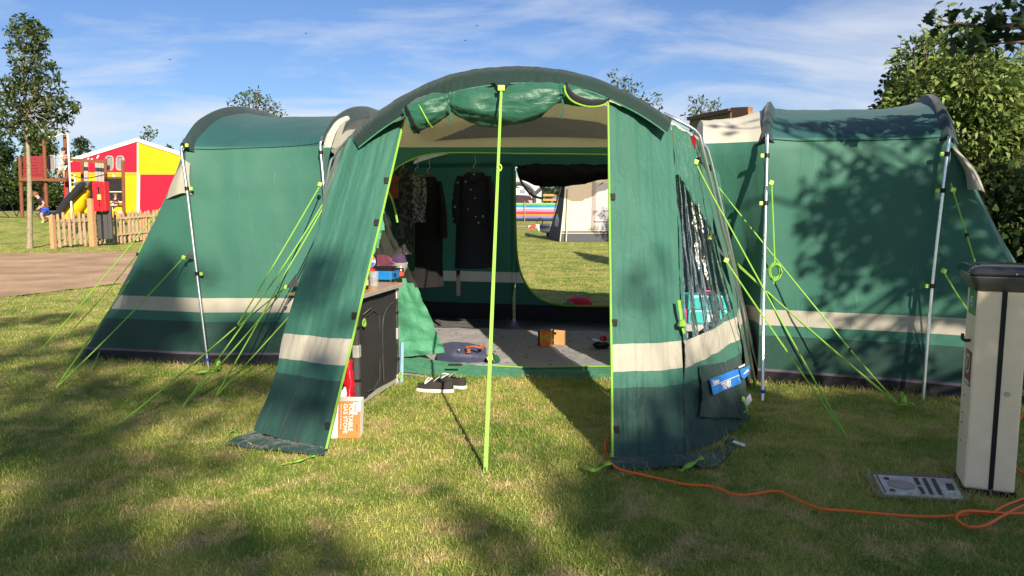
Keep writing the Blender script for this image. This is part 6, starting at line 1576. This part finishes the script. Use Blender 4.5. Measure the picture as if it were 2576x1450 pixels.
far_tree(120, 345, 120, 60, lf_mid, 'broad green tree behind the red boards of the play tower')
far_tree(75, 400, 120, 54, lf_mid, 'low bushy tree behind the boy at the playground')
far_tree(-40, 420, 130, 52, lf_dark, 'dark bush at the far left behind the climbing ropes')
far_tree(215, 345, 100, 72, lf_dark, 'rounded dark tree showing left of the marquee roof')
far_tree(432, 372, 50, 72, lf_mid, 'far tree top right of the marquee ridge')
far_tree(1310, 470, 160, 85, lf_dark, 'dark tree line far behind the camper van')
far_tree(1430, 460, 160, 82, lf_mid, 'green tree far behind the caravan awning')
far_tree(900, 400, 260, 80, lf_dark, 'wide tree hidden behind the left half of the tent')
def top_tree(label, x, Y, lst, leaf, size, nper, r0=.1):
    yl = max(q[1] for q in lst); wl_ = max(q[0] for q in lst) - min(q[0] for q in lst)
    lst = lst + [(x + rng.uniform(-.42, .42) * wl_, rng.uniform(yl + 10, max(yl + 40, 440)), rng.uniform(.13, .2) * wl_) for _ in range(14)]
    tree('broadleaf_tree', label, gpt(x, Y), P(x, min(q[1] for q in lst), Y), px_clumps(lst, Y, .8), leaf, size, nper, r0=r0, group='trees around the campsite')
top_tree('pale green tree rising behind the left tent wing', 645, 34, [(590, 268, 22), (612, 250, 22), (635, 240, 20), (660, 248, 22), (682, 265, 22), (705, 285, 18), (640, 275, 34), (600, 295, 26), (680, 300, 28), (640, 320, 40), (715, 300, 12), (575, 285, 12), (622, 234, 10), (650, 232, 8)], lf_mid, .17, 330)
top_tree('tall sparse tree behind the right side of the arch', 1590, 33, [(1545, 185, 13), (1560, 200, 16), (1580, 205, 15), (1550, 215, 14), (1600, 222, 16), (1590, 240, 18), (1625, 245, 14), (1640, 260, 14), (1655, 250, 10), (1662, 270, 8), (1570, 225, 16), (1615, 260, 20), (1536, 200, 8), (1648, 238, 7), (1600, 290, 30)], lf_mid, .17, 270)
top_tree('small bright tree behind the wooden sign board', 1765, 21, [(1735, 270, 10), (1745, 255, 10), (1760, 262, 14), (1775, 255, 12), (1790, 262, 12), (1800, 255, 8), (1770, 275, 20), (1745, 285, 16), (1795, 275, 14), (1722, 290, 8), (1765, 246, 7), (1738, 247, 6), (1806, 268, 6), (1770, 300, 24)], lf_mid, .10, 850, .06)
top_tree('small tree top poking up behind the marquee ridge', 372, 66, [(372, 328, 11), (362, 340, 12), (380, 340, 13), (370, 352, 16), (388, 335, 8), (378, 322, 6)], lf_mid, .26, 130)
# far wood closing the horizon
wp = []
for i in range(420):
    x = rng.uniform(-190, 190); y = 150 - abs(x) * .25 + rng.uniform(-6, 6); hh = 3.2 + 1.6 * math.sin(x * .11) + rng.uniform(-.6, 1.0)
    wp.append(blob((x, y, hh * .5 + terrain(x, y)), (2.6, 1.5, hh * .55), 70, .4))
fw = leaves('far_wood', np.concatenate(wp), .95, lf_dark, None)
tag(fw, 'low dark line of distant woodland along the horizon', 'woodland', kind='stuff')
hg = []
for x in range(-60, 130, 18): hg.append((tuple(P(x, 512 + 6 * math.sin(x), 56)), (1.0, .8, .7)))
hs_ = thing('hedge', 'low dark hedge along the pale path behind the playground', 'hedge', gpt(40, 56))
MB().tube([gpt(x, 56) + Vector((0, 0, .5)) for x in range(-60, 130, 18)], .03, 5).build('stems', m_bark, hs_)
leaves('foliage', np.concatenate([blob((c[0], c[1], c[2] - .25 + terrain(c[0], c[1]) * .2), r, 380) for c, r in hg]), .28, lf_dark, hs_)

# hedge behind the right wing: big leafy shrubs with upright shoots
def shrub(label, clumps, leaf, size, dens, shape, aspect, base, shoots=0, name='hedge_shrub'):
    t = thing(name, label, 'hedge', base, 'shrubs behind the right wing'); pts, dirs = [], []; mb = MB()
    for c, r in clumps:
        q = blob(c, r, int(dens * r ** 2), .55); pts.append(q); d = q - np.asarray(c); d[:, 1] -= .2; dirs.append(d / (np.linalg.norm(d, axis=1)[:, None] + 1e-6))
        b = Vector((c[0] * .9 + base[0] * .1, c[1] + .2, 0)); mb.tube(cr([b, b.lerp(Vector(c), .5) + Vector((.06, 0, 0)), Vector(c)], 6), [.016 - .0016 * i for i in range(7)], 6)
        for k in range(shoots):
            a = Vector(c) + Vector((rng.uniform(-r, r) * .8, rng.uniform(-r, 0) * .8, r * .5)); L = rng.uniform(.18, .42); e = a + Vector((rng.uniform(-.12, .12), rng.uniform(-.1, .1), L))
            mb.tube([a - Vector((0, 0, .3)), a, e], [.008, .006, .002], 5)
            n_ = int(L / .028)
            for i in range(n_):
                p = a.lerp(e, i / n_); pts.append(np.array([p])); an = i * 2.4; dirs.append(np.array([[math.cos(an), math.sin(an), .55]]))
    mb.build('stems', m_bark, t, True)
    leaves('foliage', np.concatenate(pts), size, leaf, t, shape, aspect, .3, .35, np.concatenate(dirs))
    return t
def hp(x, y, Y): return tuple(P(x, y, Y))
c1 = [(hp(x, y, 8.6 + rng.uniform(-.3, .4)), r) for x, y, r in ((2330, 160, .38), (2400, 120, .34), (2420, 205, .45), (2350, 240, .45), (2475, 225, .42), (2540, 262, .42), (2300, 260, .35), (2440, 290, .55), (2530, 310, .55), (2380, 330, .5), (2470, 400, .55), (2560, 420, .55), (2610, 280, .5), (2640, 340, .6), (2520, 510, .55), (2440, 480, .5), (2600, 520, .6), (2560, 610, .55), (2630, 640, .6), (2480, 600, .5), (2600, 740, .6), (2660, 820, .6), (2380, 430, .45), (2400, 560, .5))]
c1 += [(hp(x, y, 9.3), .5) for x, y in ((2340, 230), (2400, 215), (2480, 240), (2560, 250), (2620, 260), (2340, 310), (2420, 300), (2500, 290), (2580, 300), (2640, 280), (2380, 400), (2460, 410), (2540, 400), (2620, 420), (2420, 500), (2500, 520), (2580, 540), (2660, 540), (2460, 620), (2540, 650), (2620, 680))]
shrub('sunlit broad-leaved hedge with upright shoots behind the right tent wing', c1, lf_hedge, .088, 3600, 'long', .40, (4.8, 9.0, 0), 2)
c2_ = [(hp(x, y, 9.4 + rng.uniform(-.2, .3)), r) for x, y, r in ((2245, 262, .26), (2262, 225, .24), (2290, 185, .26), (2305, 215, .3), (2270, 300, .35), (2240, 290, .22), (2330, 130, .2), (2420, 60, .0))][:7]
shrub('dark small-leaved oak bush at the left end of the hedge', c2_, lf_dark, .07, 2200, 'oak', .8, (4.6, 9.6, 0), 1)
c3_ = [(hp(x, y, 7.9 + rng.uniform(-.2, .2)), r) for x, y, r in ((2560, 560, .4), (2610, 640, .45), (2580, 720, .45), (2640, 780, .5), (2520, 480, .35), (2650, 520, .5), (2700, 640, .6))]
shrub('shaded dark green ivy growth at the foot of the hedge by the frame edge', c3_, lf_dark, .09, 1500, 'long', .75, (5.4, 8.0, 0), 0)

# trees behind the camera: their crowns shade the lawn and the right wing
def wing_pt(vx, vy):
    a, b, c = RI.foot, RO.foot, RI.sho; nn = (b - a).cross(c - a); r = ray(vx, vy); o = Vector((0, 0, H)); t = nn.dot(a - o) / nn.dot(r); return o + r * t
def panel_pt(vx, vy, pl):
    a, b, c = pl; nn = (b - a).cross(c - a); r = ray(vx, vy); o = Vector((0, 0, H)); t = nn.dot(a - o) / nn.dot(r); return o + r * t
def lift(p, t): return tuple(p + SUNV * t)
# oak right of the camera, overhanging branch in the top right corner
oc = []
for x, y, r in ((2030, 560, .10), (2070, 500, .12), (2060, 640, .11), (2110, 450, .14), (2130, 540, .17), (2120, 640, .16), (2200, 440, .15), (2210, 520, .18), (2210, 610, .18), (2130, 720, .10), (2290, 460, .15), (2300, 550, .18), (2290, 640, .16), (2350, 500, .13), (2370, 600, .13), (2060, 760, .09), (2110, 800, .08), (2300, 720, .14), (2030, 470, .06), (2100, 870, .09), (2180, 860, .09), (2270, 860, .10), (2050, 930, .09), (2140, 940, .10), (2230, 960, .12), (2300, 930, .12), (2350, 700, .13), (2360, 800, .1), (2420, 680, .10), (2470, 760, .12), (2200, 330, .13), (2290, 345, .12), (2100, 330, .12), (2160, 310, .12), (2240, 310, .13), (2330, 320, .12), (2040, 320, .10), (1980, 315, .08), (2350, 400, .1), (2165, 580, .15), (2250, 580, .17), (2250, 490, .15), (2160, 490, .13), (2080, 570, .12), (2340, 560, .12), (2100, 690, .1), (2180, 670, .1), (2250, 680, .11), (2420, 560, .05), (2450, 640, .1)):
    oc.append((lift(hit(trr, x, y), rng.uniform(4.9, 6.1)), r))
for x, y, r in ((1790, 316, .06), (1850, 316, .07), (1890, 305, .06), (1830, 335, .03), (1790, 300, .07), (1850, 295, .07)):
    oc.append((lift(hit(lkr, x, y), rng.uniform(5.2, 6.3)), r))
for x, y, r in ((2420, 900, .15), (2480, 1000, .17), (2440, 1100, .15), (2520, 850, .15), (2500, 1180, .15), (2470, 760, .14), (2520, 1090, .13), (2450, 830, .12)):
    oc.append((lift(P(x, y, 3.65), rng.uniform(4.5, 6)), r))
brn = [(2350, 40, .05), (2395, 55, .07), (2420, 75, .09), (2450, 60, .10), (2470, 95, .11), (2500, 70, .11), (2520, 40, .10), (2535, 105, .11), (2560, 75, .12), (2480, 130, .07), (2440, 105, .07), (2550, 20, .08), (2590, 110, .10), (2610, 50, .10), (2650, 90, .12), (2500, 10, .05), (2360, 62, .03), (2410, 30, .03)]
t = tree('oak_tree', 'oak tree right of the lawn whose leafy branch hangs into the top right corner', (5.6, .3, 0), (5.2, .5, 4.6), oc, lf_oak, .075, 2600, r0=.16, aspect=.8, shape='oak', limb=False)
lm = MB()
for c, r in oc[::2]:
    c = Vector(c); s = Vector((5.3, .4, 2.6 + rng.uniform(0, 1.4))); lm.tube(cr([s, s.lerp(c, .5) + Vector((0, 0, .2)), c], 6), [.035 * (1 - .8 * i / 6) for i in range(7)], 5)
bl_ = cr([Vector((5.3, .4, 2.9)), P(2760, 60, 4.6), P(2600, 62, 4.75), P(2500, 70, 4.8), P(2420, 62, 4.85), P(2340, 45, 4.9)], 20)
lm.tube(bl_, [.04 * (1 - .93 * i / 20) for i in range(21)], 6)
lm.tube(cr([bl_[8], P(2600, 100, 4.6), P(2480, 112, 4.7)], 8), [.015 - .0015 * i for i in range(9)], 5)
lm.build('limbs', m_bark, t, True)
bpts = np.concatenate([blob(P(x, y, 4.75 + rng.uniform(-.1, .15)), r, max(5, int(1250 * r * r)), .3) for x, y, r in brn])
leaves('branch_leaves', bpts, .085, lf_oak, t, 'oak', .75)

# tall tree behind: shade over the right foreground lawn
gc = []
for _ in range(150):
    vx, vy = rng.uniform(1450, 2640), rng.uniform(1010, 1440)
    edge = np.interp(vy, [1000, 1100, 1190, 1260, 1310, 1400, 1450], [1900, 1900, 1500, 1490, 1580, 1670, 1730])
    if vx < edge: continue
    gc.append((lift(G(vx, vy), rng.uniform(14, 18)), rng.uniform(.28, .42)))
for x, y, r in ((1620, 700, .07), (1650, 760, .07), (1600, 730, .05), (1680, 650, .05), (1600, 1060, .14), (1660, 1120, .16), (1580, 1130, .14), (1700, 1050, .16), (1640, 1000, .10), (1570, 1000, .06), (1780, 1000, .2), (1820, 1080, .2), (1780, 900, .14), (1840, 850, .1), (1750, 950, .16), (1850, 980, .18)):
    gc.append((lift(panel_pt(x, y, (Ri[-1], Ro[-1], Ri[0])), rng.uniform(14, 17)), r))
for x, y in ((1110, 1245), (1160, 1290), (1210, 1335), (1260, 1370), (1310, 1405), (1360, 1440), (1240, 1400), (1320, 1460), (1180, 1330)):
    gc.append((lift(G(x, y), rng.uniform(14, 17)), .09 + .00022 * (y - 1240)))
for x, y, r in ((2480, 480, .35), (2540, 520, .4), (2600, 480, .4), (2500, 600, .4), (2570, 620, .45), (2640, 580, .45), (2620, 700, .5), (2560, 720, .4), (2640, 420, .35), (2440, 540, .3)):
    gc.append((lift(P(x, y, 8.3), rng.uniform(15, 18)), r))
tree('lime_tree', 'tall leafy tree behind the viewer shading the right foreground lawn', (6.2, -11.5, 0), (6.0, -11.2, 8.0), gc, lf_mid, .10, 950, r0=.17, aspect=.75, limbk=.10, group='shade trees behind the viewer')
lc_ = []
L_ = [(40, 810, .4), (150, 800, .4), (230, 835, .35), (60, 880, .5), (180, 900, .5), (300, 900, .35), (40, 960, .5), (150, 975, .5), (270, 975, .4), (60, 1040, .45), (170, 1050, .4), (360, 980, .4), (440, 1000, .35), (270, 1060, .28), (370, 1050, .25), (520, 965, .35), (600, 985, .3), (660, 955, .3), (480, 1060, .18), (560, 1045, .14), (640, 1050, .12), (40, 1120, .3), (130, 1125, .3), (220, 1130, .26), (120, 1185, .2), (210, 1195, .2), (300, 1180, .2), (390, 1180, .2), (460, 1175, .16), (530, 1160, .15), (570, 1165, .1), (60, 1270, .16), (150, 1265, .12), (290, 1280, .15), (320, 1300, .12), (20, 1330, .16), (110, 1350, .14), (200, 1365, .2), (280, 1345, .16), (560, 1290, .07), (545, 1330, .11), (40, 1420, .2), (130, 1430, .22), (230, 1430, .24), (330, 1420, .24), (420, 1390, .2), (480, 1430, .24), (430, 1445, .2), (580, 1390, .16), (640, 1370, .13), (660, 1430, .24), (740, 1430, .22), (790, 1370, .11), (840, 1410, .16), (900, 1445, .12), (570, 1445, .2), (830, 1365, .06)]
for x, y, r in L_: lc_.append((lift(G(x, y), rng.uniform(18, 24)), r * (.66 if y < 1120 else .72)))
for x, y, r, Y in ((350, 700, .2, 6.5), (400, 740, .22, 6.5), (430, 690, .12, 6.5), (340, 830, .3, 6.6), (430, 850, .3, 6.5), (560, 860, .25, 6.4), (660, 850, .28, 6.4), (520, 700, .1, 6.4), (270, 870, .3, 6.8), (700, 800, .1, 6.4), (400, 640, .14, 6.5), (370, 760, .25, 6.6), (320, 790, .25, 6.7), (300, 860, .3, 6.8), (440, 780, .2, 6.5), (390, 690, .2, 6.5)): lc_.append((lift(P(x, y, Y), rng.uniform(18, 23)), r))
for x, y, r in ((800, 690, .13), (845, 660, .09), (770, 730, .11), (820, 770, .07), (860, 800, .08), (780, 960, .14), (800, 1020, .13), (750, 1000, .10), (700, 880, .06), (740, 940, .1), (820, 940, .07)): lc_.append((lift(panel_pt(x, y, (Li[-1], Lo[-1], Li[0])), rng.uniform(18, 22)), r))
tree('sycamore_tree', 'broad tree far behind the viewer dappling the left lawn with shade', (3.2, -15.5, 0), (3.0, -15.0, 9.5), lc_, lf_mid, .14, 900, r0=.28, aspect=.8, limbk=.05, group='shade trees behind the viewer')

# ------------------------------------------------------------------ lawn grass blades
def inside(poly, x, y):
    c = np.zeros(len(x), bool); j = len(poly) - 1
    for i in range(len(poly)):
        xi, yi = poly[i][0], poly[i][1]; xj, yj = poly[j][0], poly[j][1]
        with np.errstate(divide='ignore', invalid='ignore'):
            c ^= ((yi > y) != (yj > y)) & (x < (xj - xi) * (y - yi) / (yj - yi + 1e-12) + xi)
        j = i
    return c
bx_, by_, bs_ = [], [], []
for y0, y1, dens, sc in ((1.95, 3.2, 9500, 1.0), (3.2, 4.6, 7500, 1.0), (4.6, 6.6, 5200, 1.05), (6.6, 9.5, 2300, 1.2), (9.5, 15, 900, 1.5), (15, 26, 260, 2.2)):
    w = y1 * .72 + .4; n_ = int(dens * (y1 - y0) * 2 * w); x = rng.uniform(-w, w, n_); y = rng.uniform(y0, y1, n_)
    k = np.abs(x) < y * .72 + .35; bx_.append(x[k]); by_.append(y[k]); bs_.append(np.full(k.sum(), sc))
bx_, by_, bs_ = map(np.concatenate, (bx_, by_, bs_))
foot = [(lfc.x, lfc.y), (LO.foot.x, LO.foot.y + .02), (LI.foot.x, LI.foot.y), (-1.6, 6.25), (-.9, 6.08), (0, 5.97), (.8, 5.9), (1.6, 6.1), (RI.foot.x, RI.foot.y + .02), (RO.foot.x, RO.foot.y + .02), (rfc.x, rfc.y), (rrc.x, rrc.y), (2.2, 8.5), (-1.3, 9.2), (lrc.x, lrc.y)]
kill = inside(foot, bx_, by_) | inside(ROAD, bx_, by_)
kill |= inside([(p.x, p.y) for p in dq], bx_, by_)
kill |= inside([(ckp(0, 0, 0).x, ckp(0, 0, 0).y), (ckp(LEN, 0, 0).x, ckp(LEN, 0, 0).y), (ckp(LEN, DEP, 0).x, ckp(LEN, DEP, 0).y), (ckp(0, DEP, 0).x, ckp(0, DEP, 0).y)], bx_, by_)
for pl_ in ([(560, 1122), (660, 1136), (740, 1142), (818, 1149), (830, 1120), (645, 1085)], [(1530, 1181), (1625, 1181), (1725, 1175), (1800, 1175), (1852, 1122), (1838, 1085), (1700, 1120), (1540, 1140)]): kill |= inside([(G(*q).x, G(*q).y) for q in pl_], bx_, by_)
kill |= (np.abs(bx_ - pc.x) < .14) & (np.abs(by_ - pc.y) < .16)
kill &= ~(inside(ROAD, bx_, by_) & (rng.uniform(0, 1, len(bx_)) < .06) & (by_ < 14.5))
bx_, by_, bs_ = bx_[~kill], by_[~kill], bs_[~kill]
# longer blades the mower misses along the tent, the post, the drain and the cupboard
ex, ey = [], []
def fringe(pts, per=420, spread=.03):
    for a, b in zip(pts[:-1], pts[1:]):
        a, b = Vector(a[:2]), Vector(b[:2]); k = int((b - a).length * per); u = rng.uniform(0, 1, k)
        ex.append(a.x + (b.x - a.x) * u + rng.normal(size=k) * spread); ey.append(a.y + (b.y - a.y) * u + rng.normal(size=k) * spread - .02)
fringe([lfc, LO.foot, LI.foot]); fringe([RI.foot, RO.foot, rfc]); fringe([(-.9, 6.0), (0, 5.88), (.8, 5.82)], 300)
fringe([pp_(-hw, dp_, 0), pp_(-hw, 0, 0), pp_(hw, 0, 0), pp_(hw, dp_, 0)], 500, .02); fringe([dq[0], dq[1], dq[2], dq[3], dq[0]], 380, .02); fringe([ckp(0, 0, 0), ckp(LEN, 0, 0)], 300, .02)
fringe([Ri[-1], Ro[-1]], 260, .03); fringe([sw_back[-1], Ro[-1]], 320, .03); fringe([G(560, 1122), G(816, 1149)], 260, .025); fringe([G(1530, 1182), G(1725, 1176), G(1850, 1124)], 300, .025)
ex, ey = np.concatenate(ex), np.concatenate(ey); lng_ = np.concatenate([np.ones(len(bx_)), np.full(len(ex), 1.9)])
bx_, by_, bs_ = np.concatenate([bx_, ex]), np.concatenate([by_, ey]), np.concatenate([bs_, np.ones(len(ex))]); Nb = len(bx_)
tuft = .75 + .5 * np.array([mnoise.noise(Vector((x * 2.3, y * 2.3, 0))) for x, y in zip(bx_[::20], by_[::20])]); tuft = np.repeat(tuft, 20)[:Nb]
if len(tuft) < Nb: tuft = np.pad(tuft, (0, Nb - len(tuft)), constant_values=.75)
hgt = (.010 + .026 * rng.uniform(0, 1, Nb) ** 1.6) * lng_ * np.clip(tuft, .4, 1.5) * np.sqrt(bs_); wid = rng.uniform(.0013, .0026, Nb) * bs_
az = rng.uniform(0, 2 * np.pi, Nb); ln = rng.uniform(.25, 1.2, Nb) * hgt; la = rng.uniform(0, 2 * np.pi, Nb)
zb = np.array([terrain(x, y) if y > 21 else 0.0 for x, y in zip(bx_, by_)])
V = np.zeros((Nb, 5, 3)); sxn, syn = np.cos(az) * wid, np.sin(az) * wid
V[:, 0] = np.stack([bx_ - sxn, by_ - syn, zb - .002], 1); V[:, 1] = np.stack([bx_ + sxn, by_ + syn, zb - .002], 1)
mxx, myy = bx_ + np.cos(la) * ln * .3, by_ + np.sin(la) * ln * .3
V[:, 2] = np.stack([mxx + sxn * .8, myy + syn * .8, zb + hgt * .6], 1); V[:, 3] = np.stack([mxx - sxn * .8, myy - syn * .8, zb + hgt * .6], 1)
V[:, 4] = np.stack([bx_ + np.cos(la) * ln, by_ + np.sin(la) * ln, zb + hgt], 1)
me = bpy.data.meshes.new('grass'); me.vertices.add(Nb * 5); me.vertices.foreach_set('co', V.ravel())
idx = np.arange(Nb)[:, None] * 5 + np.array([0, 1, 2, 3, 3, 2, 4])[None]
me.loops.add(Nb * 7); me.loops.foreach_set('vertex_index', idx.ravel()); me.polygons.add(Nb * 2)
ls = (np.arange(Nb)[:, None] * 7 + np.array([0, 4])[None]).ravel(); me.polygons.foreach_set('loop_start', ls); me.polygons.foreach_set('loop_total', np.tile([4, 3], Nb))
at = me.attributes.new('tone', 'FLOAT', 'POINT'); at.data.foreach_set('value', np.repeat(rng.uniform(0, 1, Nb), 5)); me.update(calc_edges=True)
m_blade, n, l, out = nodes_mat('grass_blade'); geo = n.new('ShaderNodeNewGeometry'); cc = lawn_nodes(n, l, geo.outputs['Position'])
at = n.new('ShaderNodeAttribute'); at.attribute_name = 'tone'
st_ = n.new('ShaderNodeMapRange'); st_.inputs['From Min'].default_value = .84; st_.inputs['From Max'].default_value = .9; l.new(at.outputs['Fac'], st_.inputs[0])
mc = n.new('ShaderNodeMixRGB'); l.new(st_.outputs[0], mc.inputs[0]); l.new(cc, mc.inputs[1]); mc.inputs[2].default_value = (.30, .24, .10, 1)
vr = n.new('ShaderNodeMapRange'); vr.inputs['To Min'].default_value = .68; vr.inputs['To Max'].default_value = 1.6; l.new(at.outputs['Fac'], vr.inputs[0])
hs = n.new('ShaderNodeHueSaturation'); l.new(mc.outputs[0], hs.inputs['Color']); l.new(vr.outputs[0], hs.inputs['Value'])
pr = n.new('ShaderNodeBsdfPrincipled'); pr.inputs['Roughness'].default_value = .5; pr.inputs['Specular IOR Level'].default_value = .25; l.new(hs.outputs[0], pr.inputs['Base Color'])
tr = n.new('ShaderNodeBsdfTranslucent'); l.new(hs.outputs[0], tr.inputs[0]); mx = n.new('ShaderNodeMixShader'); mx.inputs[0].default_value = .35
l.new(pr.outputs[0], mx.inputs[1]); l.new(tr.outputs[0], mx.inputs[2]); l.new(mx.outputs[0], out.inputs[0]); me.materials.append(m_blade)
go = bpy.data.objects.new('grass', me); COL.objects.link(go); tag(go, 'short mown grass with straw coloured blades covering the lawn', 'grass', kind='stuff')
